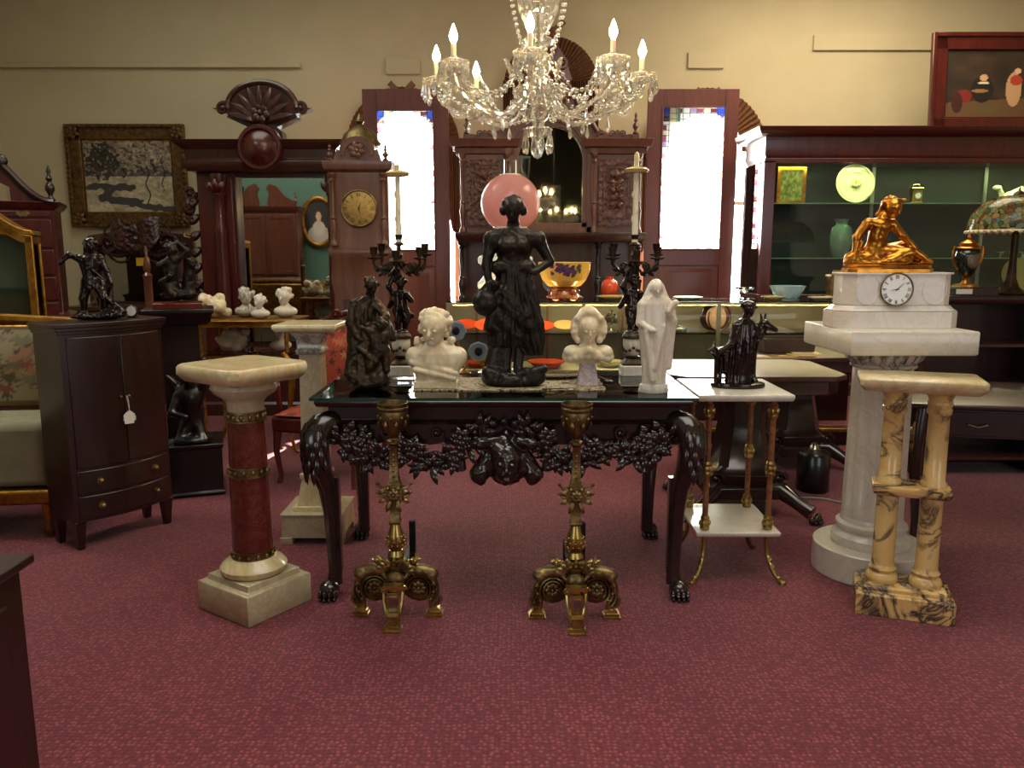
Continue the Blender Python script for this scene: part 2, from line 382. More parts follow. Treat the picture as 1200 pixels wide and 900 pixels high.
M['bulb'] = basic('lit_flame_bulb', (255, 226, 160), .3, emit=((255, 214, 140), 110))
M['strip'] = basic('lit_case_lamp', (255, 255, 240), .3, emit=((214, 255, 180), 110))
M['strip2'] = basic('lit_counter_lamp', (255, 240, 200), .3, emit=((255, 220, 165), 34))
M['stained'] = attrmat('stained_glass', .2, trans=.93)

# ---------------------------------------------------------------- sculpted figures: distance field turned into one continuous surface
def sculpt(name, prims, vox, mat, parent=None, s=1.0, loc=(0, 0, 0), rough=0, rf=.5, rz=0):
    lo = np.array([1e9]*3); hi = -lo
    for p in prims:
        if p[0] in 'Ee': a, b = np.array(p[1])-np.array(p[2]), np.array(p[1])+np.array(p[2])
        elif p[0] in 'Cc': r = max(p[3], p[4]); a, b = np.minimum(p[1], p[2])-r, np.maximum(p[1], p[2])+r
        elif p[0] == 'K':
            st = np.array(p[1]); f = 1+abs(p[3]); a = np.array([(st[:, 1]-st[:, 3]*f).min(), (st[:, 2]-st[:, 4]*f).min(), st[0, 0]]); b = np.array([(st[:, 1]+st[:, 3]*f).max(), (st[:, 2]+st[:, 4]*f).max(), st[-1, 0]])
        elif p[0] == 'X': a, b = np.array(p[1])-np.array(p[2]), np.array(p[1])+np.array(p[2])
        if p[0] in 'ECKX': lo = np.minimum(lo, a); hi = np.maximum(hi, b)
    lo = lo-3*vox; hi = hi+3*vox
    n = np.ceil((hi-lo)/vox).astype(int)+1
    gx = lo[0]+np.arange(n[0])*vox; gy = lo[1]+np.arange(n[1])*vox; gz = lo[2]+np.arange(n[2])*vox
    D = np.full(tuple(n), 60.0, np.float32)
    for p in prims:
        k = p[-1] if p[0] != 'K' else p[5]
        if p[0] in 'EeX': a, b = np.array(p[1])-np.array(p[2]), np.array(p[1])+np.array(p[2])
        elif p[0] in 'Cc': r = max(p[3], p[4]); a, b = np.minimum(p[1], p[2])-r, np.maximum(p[1], p[2])+r
        else: st = np.array(p[1]); f = 1+abs(p[3]); a = np.array([(st[:, 1]-st[:, 3]*f).min(), (st[:, 2]-st[:, 4]*f).min(), st[0, 0]]); b = np.array([(st[:, 1]+st[:, 3]*f).max(), (st[:, 2]+st[:, 4]*f).max(), st[-1, 0]])
        mg = k*1.3+3*vox
        i0 = np.maximum(0, np.floor((a-mg-lo)/vox).astype(int)); i1 = np.minimum(n, np.ceil((b+mg-lo)/vox).astype(int)+1)
        sl = tuple(slice(i0[q], i1[q]) for q in range(3))
        x = gx[sl[0]][:, None, None]; y = gy[sl[1]][None, :, None]; z = gz[sl[2]][None, None, :]
        if p[0] in 'Ee':
            c, r = p[1], p[2]; q = np.sqrt(((x-c[0])/r[0])**2+((y-c[1])/r[1])**2+((z-c[2])/r[2])**2); d = (q-1)*min(r)
        elif p[0] in 'Cc':
            A = np.array(p[1], float); Bq = np.array(p[2], float); ab = Bq-A; L = max(1e-6, ab @ ab)
            t = np.clip(((x-A[0])*ab[0]+(y-A[1])*ab[1]+(z-A[2])*ab[2])/L, 0, 1)
            d = np.sqrt((x-A[0]-t*ab[0])**2+(y-A[1]-t*ab[1])**2+(z-A[2]-t*ab[2])**2)-(p[3]+(p[4]-p[3])*t)
        elif p[0] == 'X':
            c, r = p[1], p[2]; d = np.maximum(np.maximum(abs(x-c[0])-r[0], abs(y-c[1])-r[1]), abs(z-c[2])-r[2])
        else:
            st = np.array(p[1], float); I = lambda j: np.interp(z, st[:, 0], st[:, j])
            cx, cy_, rx, ry = I(1), I(2), I(3), I(4); th = np.arctan2((y-cy_)/ry, (x-cx)/rx); tw = p[4]
            f = 1+p[3]*np.sin(p[2]*th+tw*z)+p[3]*.5*np.sin((p[2]*1.0+5)*th-tw*1.7*z+1)
            q = np.sqrt(((x-cx)/rx)**2+((y-cy_)/ry)**2)/f; d = (q-1)*np.minimum(rx, ry)*.9
            d = np.maximum(d, np.maximum(st[0, 0]-z, z-st[-1, 0]))
        cur = D[sl]; d = d.astype(np.float32)
        if p[0] in 'ec':
            h = np.clip(.5-.5*(cur+d)/k, 0, 1); D[sl] = cur*(1-h)+(-d)*h+k*h*(1-h)
        else:
            h = np.clip(.5+.5*(cur-d)/k, 0, 1); D[sl] = cur*(1-h)+d*h-k*h*(1-h)
    if rough:
        x = gx[:, None, None]; y = gy[None, :, None]; z = gz[None, None, :]
        D += (rough*(np.sin(x*rf+1.3*np.sin(z*rf*.7))*np.sin(y*rf*1.1+z*rf*.4)*np.sin(z*rf*.9+x*.3*rf))).astype(np.float32)
    if name not in ('carved_mask', 'crouching_lion'): D = np.maximum(D, -gz[None, None, :]).astype(np.float32)
    S = D < 0; nc = n-1
    pos = np.zeros((nc[0], nc[1], nc[2], 3), np.float32); cnt = np.zeros(tuple(nc), np.float32)
    cr = [(i, j, k) for i in (0, 1) for j in (0, 1) for k in (0, 1)]
    def cn(A, c): return A[c[0]:c[0]+nc[0], c[1]:c[1]+nc[1], c[2]:c[2]+nc[2]]
    for a in cr:
        for ax in range(3):
            if a[ax]: continue
            b = list(a); b[ax] = 1; b = tuple(b)
            m = cn(S, a) != cn(S, b)
            if not m.any(): continue
            da = cn(D, a)[m]; db = cn(D, b)[m]; t = da/(da-db)
            q = np.tile(np.array(a, np.float32), (len(t), 1)); q[:, ax] += t
            pos[m] += q; cnt[m] += 1
    act = cnt > 0; idx = -np.ones(tuple(nc), int); idx[act] = np.arange(act.sum())
    ii = np.argwhere(act); Vv = (ii+pos[act]/cnt[act][:, None])*vox+lo
    F = []
    for ax in range(3):
        o1, o2 = (ax+1) % 3, (ax+2) % 3
        sa = [slice(None)]*3; sb = [slice(None)]*3; sa[ax] = slice(0, nc[ax]); sb[ax] = slice(1, nc[ax]+1)
        for o in (o1, o2): sa[o] = slice(1, nc[o]); sb[o] = slice(1, nc[o])
        A, Bb = S[tuple(sa)], S[tuple(sb)]; e = np.argwhere(A != Bb)
        if not len(e): continue
        fl = A[tuple(e.T)]
        base = e.copy(); base[:, o1] += 1; base[:, o2] += 1
        def cell(d1, d2):
            c = base.copy(); c[:, o1] -= d1; c[:, o2] -= d2; return idx[tuple(c.T)]
        q = np.stack([cell(1, 1), cell(0, 1), cell(0, 0), cell(1, 0)], 1); q[~fl] = q[~fl][:, ::-1]; F.append(q)
    F = np.concatenate(F)
    me = bpy.data.meshes.new(name); me.from_pydata((Vv*s).tolist(), [], F.tolist()); me.update(); me.materials.append(mat)
    me.polygons.foreach_set('use_smooth', [True]*len(me.polygons))
    o = bpy.data.objects.new(name, me); COL.objects.link(o); o.location = loc; o.rotation_euler = (0, 0, rz)
    if parent: o.parent = parent
    return o
def head(c, r, yaw=0, nod=0, k=1.0):
    """face looking along -y turned by yaw"""
    c = np.array(c, float); f = np.array([math.sin(yaw), -math.cos(yaw), -nod]); f /= np.linalg.norm(f); sd_ = np.array([math.cos(yaw), math.sin(yaw), 0]); u = np.cross(sd_, f)*1.0
    if u[2] < 0: u = -u
    T = lambda a, b, d: tuple(c+sd_*a*r+f*b*r+u*d*r)
    return [('E', T(0, 0, .25), (r, r*1.08, r*1.12), k), ('E', T(0, .28, -.45), (r*.74, r*.7, r*.8), k*1.5), ('E', T(0, .75, -.98), (r*.26, r*.24, r*.2), k),
            ('e', T(.4, 1.13, .05), (r*.27, r*.27, r*.2), k*.5), ('e', T(-.4, 1.13, .05), (r*.27, r*.27, r*.2), k*.5),
            ('E', T(.4, .93, .03), (r*.17, r*.17, r*.13), k*.4), ('E', T(-.4, .93, .03), (r*.17, r*.17, r*.13), k*.4),
            ('C', T(0, 1.02, .18), T(0, 1.24, -.3), r*.09, r*.17, k*.6), ('C', T(-.2, 1.0, -.6), T(.2, 1.0, -.6), r*.1, r*.1, k*.4), ('e', T(0, 1.12, -.62), (r*.28, r*.16, r*.045), k*.2),
            ('E', T(.98, -.05, -.05), (r*.14, r*.2, r*.27), k*.5), ('E', T(-.98, -.05, -.05), (r*.14, r*.2, r*.27), k*.5)]
def curls(c, r, n, rr, seed=1, front=-.2, k=1.2, low=-.4):
    g = random.Random(seed); out = []
    while len(out) < n:
        v = Vector((g.gauss(0, 1), g.gauss(0, 1), g.gauss(0, 1))).normalized()
        if v.z < low or (v.y < front and v.z < .45): continue
        q = rr*(.7+.5*g.random()); out.append(('E', (c[0]+v.x*r[0], c[1]+v.y*r[1], c[2]+v.z*r[2]), (q, q, q), k))
    return out
def hand(p, d, side, r, k=.5, curl=.4):
    """palm at p reaching along d with four bent fingers and a thumb"""
    p = Vector(p); d = Vector(d).normalized(); s_ = Vector(side).normalized(); n_ = d.cross(s_).normalized(); out = []
    T = lambda a, b, c: tuple(p+s_*a*r+d*b*r+n_*c*r)
    out.append(('E', T(0, .3, 0), (r*1.0, r*1.0, r*1.0), k*1.6))
    for i, L in enumerate((1.25, 1.5, 1.4, 1.05)):
        a = -.75+.5*i
        out.append(('C', T(a, .9, 0), T(a*1.1, .9+L*.55, -.2*curl), r*.27, r*.23, k*.4)); out.append(('C', T(a*1.1, .9+L*.55, -.2*curl), T(a*1.1, .9+L*(1-.3*curl), -1.2*curl), r*.23, r*.18, k*.4))
    out.append(('C', T(-.8, .1, 0), T(-1.35, .8, -.3), r*.3, r*.22, k*.6)); return out
# ---------------------------------------------------------------- the room
YB = 8.4; CEIL = 4.3; XL, XR, YF = -5.2, 6.0, -3.2
b = B(); b.box(XL-.2, XR+.2, YF-.2, YB+.3, -.15, 0); struct(b.obj('floor', M['carpet']))
b = B(); b.box(-.45, XR, 5.8, YB, 0, .12); struct(b.obj('floor.platform', M['carpet']))
b = B(); b.box(-.5, XR, 5.77, 5.8, 0, .1); struct(b.obj('trim_1', M['black']))
b = B(); b.box(-.5, XR, 5.74, 5.83, .1, .128); struct(b.obj('trim_2', M['brassb'], bevel=.004))
b = B(); b.box(XL-.2, XR+.2, YF-.2, YB+.3, CEIL, CEIL+.15); struct(b.obj('ceiling', M['ceil']))
b = B(); b.box(XL-.2, XL, YF, YB, 0, CEIL); struct(b.obj('wall_left', M['wall']))
b = B(); b.box(XR, XR+.2, YF, YB, 0, CEIL); struct(b.obj('wall_right', M['wall']))
b = B(); b.box(XL, XR, YF-.2, YF, 0, CEIL); struct(b.obj('wall_front', M['dkgreen']))
WIN = [(PX(474, 8.4, 2.2), .55, 2.48), (PX(645, 8.4, 2.6), .45, 3.06), (PX(824, 8.4, 2.2), .60, 2.42)]
b = B(); x = XL; SILL = .9
for cx, hw, sp in WIN:
    b.box(x, cx-hw, YB, YB+.25, 0, CEIL); b.box(cx-hw, cx+hw, YB, YB+.25, 0, SILL)
    for k in range(24):
        a0 = cx-hw+2*hw*k/24; a1 = a0+2*hw/24; f = lambda q: sp+math.sqrt(max(0, hw*hw-(q-cx)**2))
        b.prism([(a0, f(a0)), (a1, f(a1)), (a1, CEIL), (a0, CEIL)], YB, YB+.25)
    x = cx+hw
b.box(x, XR, YB, YB+.25, 0, CEIL); struct(b.obj('wall_back', M['wall'], flat=True))
for i, (cx, hw, sp) in enumerate(WIN):
    b = B(); t = .05
    b.box(cx-hw, cx-hw+t, YB+.1, YB+.16, SILL, sp); b.box(cx+hw-t, cx+hw, YB+.1, YB+.16, SILL, sp); b.box(cx-hw, cx+hw, YB+.1, YB+.16, SILL, SILL+t)
    b.box(cx-hw, cx+hw, YB+.1, YB+.16, 1.9, 1.94); b.box(cx-.015, cx+.015, YB+.11, YB+.15, SILL, sp); b.arc(cx, sp, hw-t, hw, 0, PI, YB+.1, YB+.16)
    w = struct(b.obj('window_%d' % (i+1), M['white']))
    g = B(); g.box(cx-hw+t, cx+hw-t, YB+.125, YB+.13, SILL+t, sp); g.prism([(cx+(hw-t)*math.cos(PI*k/20), sp+(hw-t)*math.sin(PI*k/20)) for k in range(21)], YB+.125, YB+.13)
    g.obj('window_pane', M['glass'], w)
    # pleated cloth: a sunburst in the arch and a pointed tail down each side
    names = ['window behind the clock', 'window behind the carved sideboard', 'window beside the green case']
    c = thing('curtain', 'brown pleated sunburst curtain in the arched '+names[i], 'curtain', (cx, YB-.03, sp), 0)
    s_ = B(); n = 72; ri = 0.0 if i == 1 else .62; vs = []
    for k in range(n+1):
        a = PI*k/n; yy = -.02+(.018 if k % 2 else -.018); vs += [((hw+.02)*math.cos(a), yy, (hw+.02)*math.sin(a)), (hw*ri*math.cos(a), -.02+(yy+.02)*(.2+.8*ri), hw*ri*math.sin(a))]
    s_.add(vs, [(2*k, 2*k+2, 2*k+3, 2*k+1) for k in range(n)]); so = s_.obj('sunburst', M['drape'], c, flat=True); md = so.modifiers.new('t', 'SOLIDIFY'); md.thickness = .004
    kk = B(); kk.ell((0, -.05, .50), (.05, .03, .05)); kk.prism([(-.05, .50), (-.14, .58), (-.10, .62), (0, .52), (.10, .62), (.14, .58), (.05, .50)], -.07, -.03); kk.obj('bow', M['drape'], c)
    for sg in (-1, 1):
        j = B(); n = 14 if i != 1 else 34; w0 = .13 if i != 1 else .40; xs = [sg*(hw+.03-w0*k/n) for k in range(n+1)]; vs = []
        for k, q in enumerate(xs):
            yy = -.03+(.02 if k % 2 else -.02); vs += [(q, yy, .05), (q, yy, -1.0-.06*abs(math.sin(k*.5))+(k/n)*.32)]
        j.add(vs, [(2*k, 2*k+2, 2*k+3, 2*k+1) for k in range(n)]); jo = j.obj('side_tail', M['drape'], c, flat=True); md = jo.modifiers.new('t', 'SOLIDIFY'); md.thickness = .005
# flat channel covers on the wall
def cover(n, x0, x1, y0, y1, Y=8.38):
    b = B(); b.box(PX(x0, Y, 3), PX(x1, Y, 3), Y-.01, YB, ZZ(y1, Y), ZZ(y0, Y)); struct(b.obj('trim_%d' % n, M['wall'], bevel=.004))
cover(3, 453, 493, 68, 87); cover(4, 805, 847, 61, 80); cover(5, 950, 1096, 41, 59)
b = B(); b.box(XL, PX(352, 8.36, 3.2), 8.35, YB, ZZ(79, 8.36), ZZ(73, 8.36)); struct(b.obj('trim_6', M['wall'], bevel=.004))
b = B(); b.box(XL, WIN[0][0]-.65, 8.37, YB, 0, .16); b.box(WIN[2][0]+.65, XR, 8.37, YB, .12, .28); struct(b.obj('baseboard_back', M['white'], bevel=.004))
# partition with the green paint that the hall mirror reflects (it stands left of the picture)
b = B(); b.box(-5.2, -2.2, 2.1, 2.3, 0, 3.2); struct(b.obj('wall_partition', M['teal']))

# ---------------------------------------------------------------- carved library table with glass top
TX0, TX1, TY0, TY1, TZ = -.800, .735, 3.087, 3.86, .84
t = thing('carved_console_table', 'long black carved table with a fruit swag apron, central mask and claw feet', 'table', ((TX0+TX1)/2, (TY0+TY1)/2, 0))
hw, hd = (TX1-TX0)/2, (TY1-TY0)/2; MX = (TX0+TX1)/2; MY = (TY0+TY1)/2
b = B(); b.rl(0, 0, [(.795, hw-.035, hd-.035), (.80, hw-.02, hd-.02), (.818, hw-.012, hd-.012), (.826, hw-.02, hd-.02)]); b.obj('tabletop', M['ebony'], t, bevel=.003)
b = B(); b.rl(0, 0, [(.727, hw-.06, hd-.06), (.795, hw-.06, hd-.06)]); b.rl(0, 0, [(.722, hw-.05, hd-.05), (.732, hw-.045, hd-.045), (.74, hw-.055, hd-.055)]); b.obj('frieze', M['ebony'], t)
b = B(); b.rl(0, 0, [(.8265, hw, hd), (.8385, hw, hd)]); g = b.obj('glass_top', M['tglass'], t); g['label'] = 'clear glass sheet lying on the table top'
eb = B(); eb.box(-hw, hw, -hd-.0015, -hd+.0015, .827, .838); eb.obj('glass_edge', M['green_edge'], g)
# rail behind the carving
b = B()
for yy in (-hd+.075, hd-.075):
    pts = [(-hw+.10, .725), (hw-.10, .725)]; low = []
    for k in range(41):
        u = k/40; x = hw-.10-u*(2*hw-.2); low.append((x, .648-.06*math.exp(-((x)/.14)**2)+.012*math.sin(x*26)))
    b.prism(pts+low, yy-.018, yy+.018)
for xx in (-hw+.075, hw-.075): b.box(xx-.018, xx+.018, -hd+.09, hd-.09, .63, .725)
b.obj('apron', M['ebony'], t)
# garland carving
def carve_garland(sgn_y=-1):
    b = B(); g = random.Random(3); fy = (-hd+.05)*-sgn_y if sgn_y > 0 else -hd+.05
    def foliage(path, n, L, w, spread=.03):
        for i in range(n):
            u = i/(n-1)*(len(path)-1); k = min(len(path)-2, int(u)); a, c = path[k], path[k+1]; f = u-k
            x = a[0]+(c[0]-a[0])*f; z = a[1]+(c[1]-a[1])*f
            for _ in range(4):
                an = g.uniform(0, 2*PI); d = (math.cos(an), sgn_y*.35, math.sin(an)); b.leaf((x+g.uniform(-1, 1)*spread*.3, fy+g.uniform(-.01, .01), z+g.uniform(-1, 1)*spread*.4), d, (0, sgn_y, 0), L*g.uniform(.7, 1.15), w, .0045, curl=.45)
            if i % 4 == 1: b.ell((x, fy+sgn_y*.018, z+g.uniform(-.012, .012)), .010+.006*g.random(), 8, 6)
    for s in (-1, 1):
        X = lambda q: s*q
        foliage([(X(.10), .70), (X(.16), .63), (X(.22), .585), (X(.30), .555), (X(.35), .60), (X(.40), .625), (X(.46), .60), (X(.54), .58), (X(.60), .62), (X(.66), .66)], 34, .078, .014)
        b.flower((X(.36), fy+sgn_y*.03, .625), .05, (0, sgn_y, 0), 7); b.flower((X(.175), fy+sgn_y*.03, .675), .045, (0, sgn_y, 0), 6); b.flower((X(.56), fy+sgn_y*.02, .66), .045, (0, sgn_y, 0), 6)
        for q, z in ((.175, .63), (.175, .60), (.56, .62), (.56, .585)): b.ell((X(q), fy+sgn_y*.02, z), (.024, .022, .026), 10, 7)
        b.lathe([(.006, 0), (.02, -.012), (.024, -.05), (.018, -.056)], (X(.175), fy+sgn_y*.015, .59), 10); b.lathe([(.006, 0), (.018, -.012), (.024, -.04), (.018, -.046)], (X(.56), fy+sgn_y*.015, .575), 10)
        b.scroll((X(.075), fy+sgn_y*.02, .698), .03, .009, 1.5, 0, s); b.scroll((X(.47), fy+sgn_y*.01, .69), .03, .009, 1.4, 0, -s); b.scroll((X(.27), fy+sgn_y*.01, .69), .026, .008, 1.4, 0, s)
        b.scroll((X(.085), fy+sgn_y*.03, .645), .03, .010, 1.5, PI/2, s)
    for k in range(-8, 9): b.leaf((k*.022, fy, .715-.0005*k*k), (math.sin(k*.5), sgn_y*.3, .3), (0, sgn_y, 0), .05, .016, curl=.5)
    for k in range(18):
        for s in (-1, 1): b.leaf((s*(.60+.03*math.sin(k)), fy, .70-.006*k), (s*math.cos(k*2.1), sgn_y*.3, math.sin(k*2.1)), (0, sgn_y, 0), .055, .018, curl=.6)
    return b
carve_garland().obj('carved_garland', M['ebony'], t)
# mask on the apron
pr = head((0, 0, 0), 10, 0, 0, 1.2)+[('E', (0, 3, -2), (13, 8, 14), 2)]+curls((0, 3, 2), (13, 8, 14), 26, 4.2, 5, -.2, 1.6, -.2)
for s in (-1, 1): pr += [('C', (s*11, 2, 4), (s*17, 0, -8), 5, 6, 2), ('C', (s*17, 0, -8), (s*16, -1, -12), 6, 3, 2), ('C', (s*8, -2, 14), (s*16, -2, 12), 3, 4, 1.5)]
sculpt('carved_mask', pr, .8, M['ebony'], t, .0064, (.01, -hd+.030, .572), rough=.5, rf=.8)
def table_leg(sx, sy):
    b = B(); X = lambda q: sx*q; Y = lambda q: sy*q
    # knee swelling outward and down to a straight shaft
    path = [V(X(-.05), Y(-.05), .735), V(X(-.012), Y(-.012), .72), V(X(.014), Y(.014), .68), V(X(.016), Y(.016), .62), V(X(.0), Y(.0), .54), V(X(-.02), Y(-.02), .46), V(X(-.03), Y(-.03), .36), V(X(-.034), Y(-.034), .22), V(X(-.036), Y(-.036), .10), V(X(-.032), Y(-.032), .045)]
    b.tube(path, [.045, .056, .062, .058, .046, .038, .034, .030, .028, .034], 12)
    b.tube([V(X(-.05), Y(-.035), .50), V(X(-.05), Y(-.04), .09)], [(.024, .024), (.022, .022)], 4)
    # acanthus on the knee
    for k in range(5):
        z = .735-.04*k; rr = (.052, .060, .060, .054, .046)[k]; nq = 5 if k < 4 else 3
        for i in range(nq):
            a = (i-(nq-1)/2)*.62+(.3 if k % 2 else 0)+math.atan2(sy, sx); d = V(math.cos(a), math.sin(a), 0); c0 = V(X(.006), Y(.006), z)+d*rr*.86
            b.leaf(tuple(c0), tuple(d*.12-V(0, 0, 1)), tuple(d), .088, .0125, .006, curl=.16)
    # paw foot
    b.ell((X(-.02), Y(.0)-.012, .040), (.042, .05, .034), 14, 9)
    for k in range(4):
        q = -.03+.02*k; b.ell((X(-.02)+q, Y(.0)-.052+.008*abs(k-1.5), .022), (.0125, .026, .021), 9, 7); b.ell((X(-.02)+q, -.076+.008*abs(k-1.5), .010), (.006, .01, .009), 7, 5)
    return b
for sx in (-1, 1):
    for sy in (-1, 1):
        o = table_leg(sx, sy).obj('leg', M['ebony'], t); o.location = (sx*(hw-.028), sy*(hd-.028), 0)

# ---------------------------------------------------------------- stained glass doors
def stained(u, v):
    c = np.ones((len(u), 3))*[250, 248, 240]
    bd = np.minimum(np.minimum(u*.62, (1-u)*.62), np.minimum(v*1.33, (1-v)*1.33))
    k = (np.floor(v*26)+np.floor(u*9)).astype(int)
    P = np.array([[170, 90, 110], [236, 214, 180], [120, 60, 70], [232, 236, 220], [180, 150, 190]])
    c[bd < .05] = P[k[bd < .05] % 5]
    cor = ((u < .13) | (u > .87)) & (v > .94); c[cor] = [70, 90, 190]
    lo = (v < .16) & (bd >= .05); c[lo] = np.array([[240, 210, 214], [250, 244, 236], [214, 222, 246]])[((np.floor(u*6)+np.floor(v*20)).astype(int) % 3)][lo]
    hi = (v > .90) & ~cor & (u < .3); c[hi] = np.array([[90, 66, 60], [200, 190, 150], [90, 120, 100]])[((np.floor(u*8)).astype(int) % 3)][hi]
    return c
def glass_door(x0, x1, gx0, gx1, g0, g1, label, zb=.12):
    w = x1-x0; h = 2.96-zb; t = thing('stained_glass_door', label, 'door', ((x0+x1)/2, 8.02, zb))
    a0, a1 = gx0-(x0+x1)/2, gx1-(x0+x1)/2; q0, q1 = g0-zb, g1-zb
    b = B(); b.box(-w/2, a0, -.025, .025, 0, h); b.box(a1, w/2, -.025, .025, 0, h); b.box(a0, a1, -.025, .025, q1, h); b.box(a0, a1, -.025, .025, q0-.16, q0); b.box(a0, a1, -.025, .025, 0, .2)
    b.box(a0, a1, -.012, .012, .2, q0-.16)
    for (p, r) in (((a0, q0), (a1, q1)),):
        for e in ((p[0]-.012, p[0]+.006, p[1], r[1]), (r[0]-.006, r[0]+.012, p[1], r[1]), (p[0], r[0], p[1]-.012, p[1]+.006), (p[0], r[0], r[1]-.006, r[1]+.012)): b.box(e[0], e[1], -.034, -.02, e[2], e[3])
    b.obj('door_frame', M['door'], t, bevel=.004)
    p = B(); p.rl(0, 0, [(0, (a1-a0)/2-.03, .5), (.01, (a1-a0)/2-.05, .5)]);
    p = B().at((0, -.012, (q0-.16+.2)/2), (PI/2, 0, 0)); hh = (q0-.36)/2; p.rl(0, 0, [(0, (a1-a0)/2-.03, hh-.03), (.012, (a1-a0)/2-.06, hh-.06), (.014, (a1-a0)/2-.07, hh-.07)]); p.obj('lower_panel', M['door'], t)
    gp = painted('leaded_glass', a1-a0, q1-q0, 60, 130, stained, M['stained'], t); gp.location = ((a0+a1)/2, 0, q0)
    l = B(); W_, H_ = a1-a0, q1-q0
    for k in range(1, 9): l.box(-W_/2+W_*k/9-.0025, -W_/2+W_*k/9+.0025, -.004, .004, 0, H_*(.16 if 1 < k < 8 else 1)); 
    for k in range(1, 9): 
        if 1 < k < 8: l.box(-W_/2+W_*k/9-.0025, -W_/2+W_*k/9+.0025, -.004, .004, H_*.9, H_)
    for k in range(1, 26):
        f = k/26; full = f < .17 or f > .89
        if full: l.box(-W_/2, W_/2, -.004, .004, H_*f-.0025, H_*f+.0025)
        else:
            l.box(-W_/2, -W_/2+.075, -.004, .004, H_*f-.0025, H_*f+.0025); l.box(W_/2-.075, W_/2, -.004, .004, H_*f-.0025, H_*f+.0025)
    l.arc(0, H_*.55, .16, .166, 0, 2*PI, -.004, .004, 30); l.box(-W_/2+.07, W_/2-.07, -.003, .003, H_*.4, H_*.4+.005); l.box(-W_/2+.07, W_/2-.07, -.003, .003, H_*.7, H_*.7+.005)
    l.obj('lead_came', M['lead'], gp)
glass_door(-1.442, -.614, -1.305, -.76, 1.435, 2.76, 'tall wooden door with a stained glass panel, beside the tall brass-dialled clock', 0)
glass_door(1.31, 2.187, 1.455, 2.055, 1.444, 2.79, 'tall wooden door with a stained glass panel, beside the green lit display case')

# ---------------------------------------------------------------- carved sideboard with the arched mirror
def finial(b, c, r, h):
    b.lathe([(r*.5, 0), (r, h*.06), (r*.5, h*.14), (r*.4, h*.2), (r*1.0, h*.34), (r*.85, h*.46), (r*.35, h*.55), (r*.7, h*.64), (r*.3, h*.74), (r*.5, h*.84), (r*.08, h)], c, 12)
def colonnette(b, x, y, z0, z1, r):
    h = z1-z0
    b.lathe([(r*1.5, 0), (r*1.5, .03*h), (r, .06*h), (r*.7, .1*h), (r*1.1, .2*h), (r*1.3, .28*h), (r*.7, .36*h), (r*1.1, .38*h), (r*.65, .42*h), (r*.8, .7*h), (r*.65, .86*h), (r*1.2, .9*h), (r*.8, .93*h), (r*1.5, .97*h), (r*1.5, h)], (x, y, z0), 14)
def panel_frame(b, x0, x1, z0, z1, y, w=.03, d=.012):
    b.box(x0, x0+w, y-d, y+.005, z0, z1); b.box(x1-w, x1, y-d, y+.005, z0, z1); b.box(x0+w, x1-w, y-d, y+.005, z0, z0+w); b.box(x0+w, x1-w, y-d, y+.005, z1-w, z1)
def arabesque(b, cx, cz, w, h, y, r=.007):
    for s in (-1, 1):
        b.scroll((cx+s*w*.22, y, cz+h*.30), w*.2, r, 1.3, -PI/2, s); b.scroll((cx+s*w*.2, y, cz), w*.18, r, 1.3, PI/2, s); b.scroll((cx+s*w*.2, y, cz-h*.28), w*.2, r, 1.3, PI/2, -s)
        for k in range(5): b.leaf((cx, y, cz-h*.35+k*h*.16), (s*1, -.1, .7), (0, -1, 0), w*.34, w*.08, .006)
    b.flower((cx, y-.01, cz+h*.12), w*.2); b.leaf((cx, y, cz+h*.2), (0, 0, 1), (0, -1, 0), h*.26, w*.1, .008); b.ell((cx, y-.005, cz-h*.1), (w*.1, .018, h*.08), 8, 6)
SBX, SBY = PX(645, 7.7, 2), 7.75
t = thing('carved_sideboard', 'huge carved brown sideboard with arched mirror between two panelled cupboards and finials', 'sideboard', (SBX, SBY, .12))
z = lambda py: ZZ(py, 7.5)-.12
wd = .88
b = B(); b.rl(0, 0, [(0, wd, .27), (.1, wd, .27), (.11, wd-.02, .25), (.76, wd-.02, .25), (.78, wd, .28), (.80, wd+.01, .29), (.84, wd+.01, .29)]); b.obj('base_cabinet', M['dwalnut'], t, bevel=.004)
for i in range(4):
    x0 = -wd+.04+i*(2*wd-.08)/4; d = B(); d.box(x0+.01, x0+(2*wd-.08)/4-.01, -.275, -.25, .14, .58); panel_frame(d, x0+.03, x0+(2*wd-.08)/4-.03, .17, .55, -.275); arabesque(d, x0+(2*wd-.08)/8, .36, .2, .3, -.28); dd = d.obj('cupboard_door', M['walnut'], t)
    k = B(); k.ell((x0+.05, -.29, .36), .012, 8, 6); k.obj('knob', M['brass'], dd)
# middle tier with back board and small columns
zt = z(272); b = B(); b.box(-wd, wd, .18, .22, .84, zt); b.obj('back_board', M['dwalnut'], t)
for x_ in (-wd+.04, -.46, .46, wd-.04): b = B(); colonnette(b, x_, -.06, .84, zt-.08, .028); b.obj('turned_column', M['black'], t)
b = B(); b.rl(0, .06, [(zt-.09, wd-.01, .17), (zt-.05, wd+.01, .19), (zt-.02, wd+.02, .20), (zt, wd+.02, .20)]); b.obj('shelf', M['dwalnut'], t, bevel=.004)
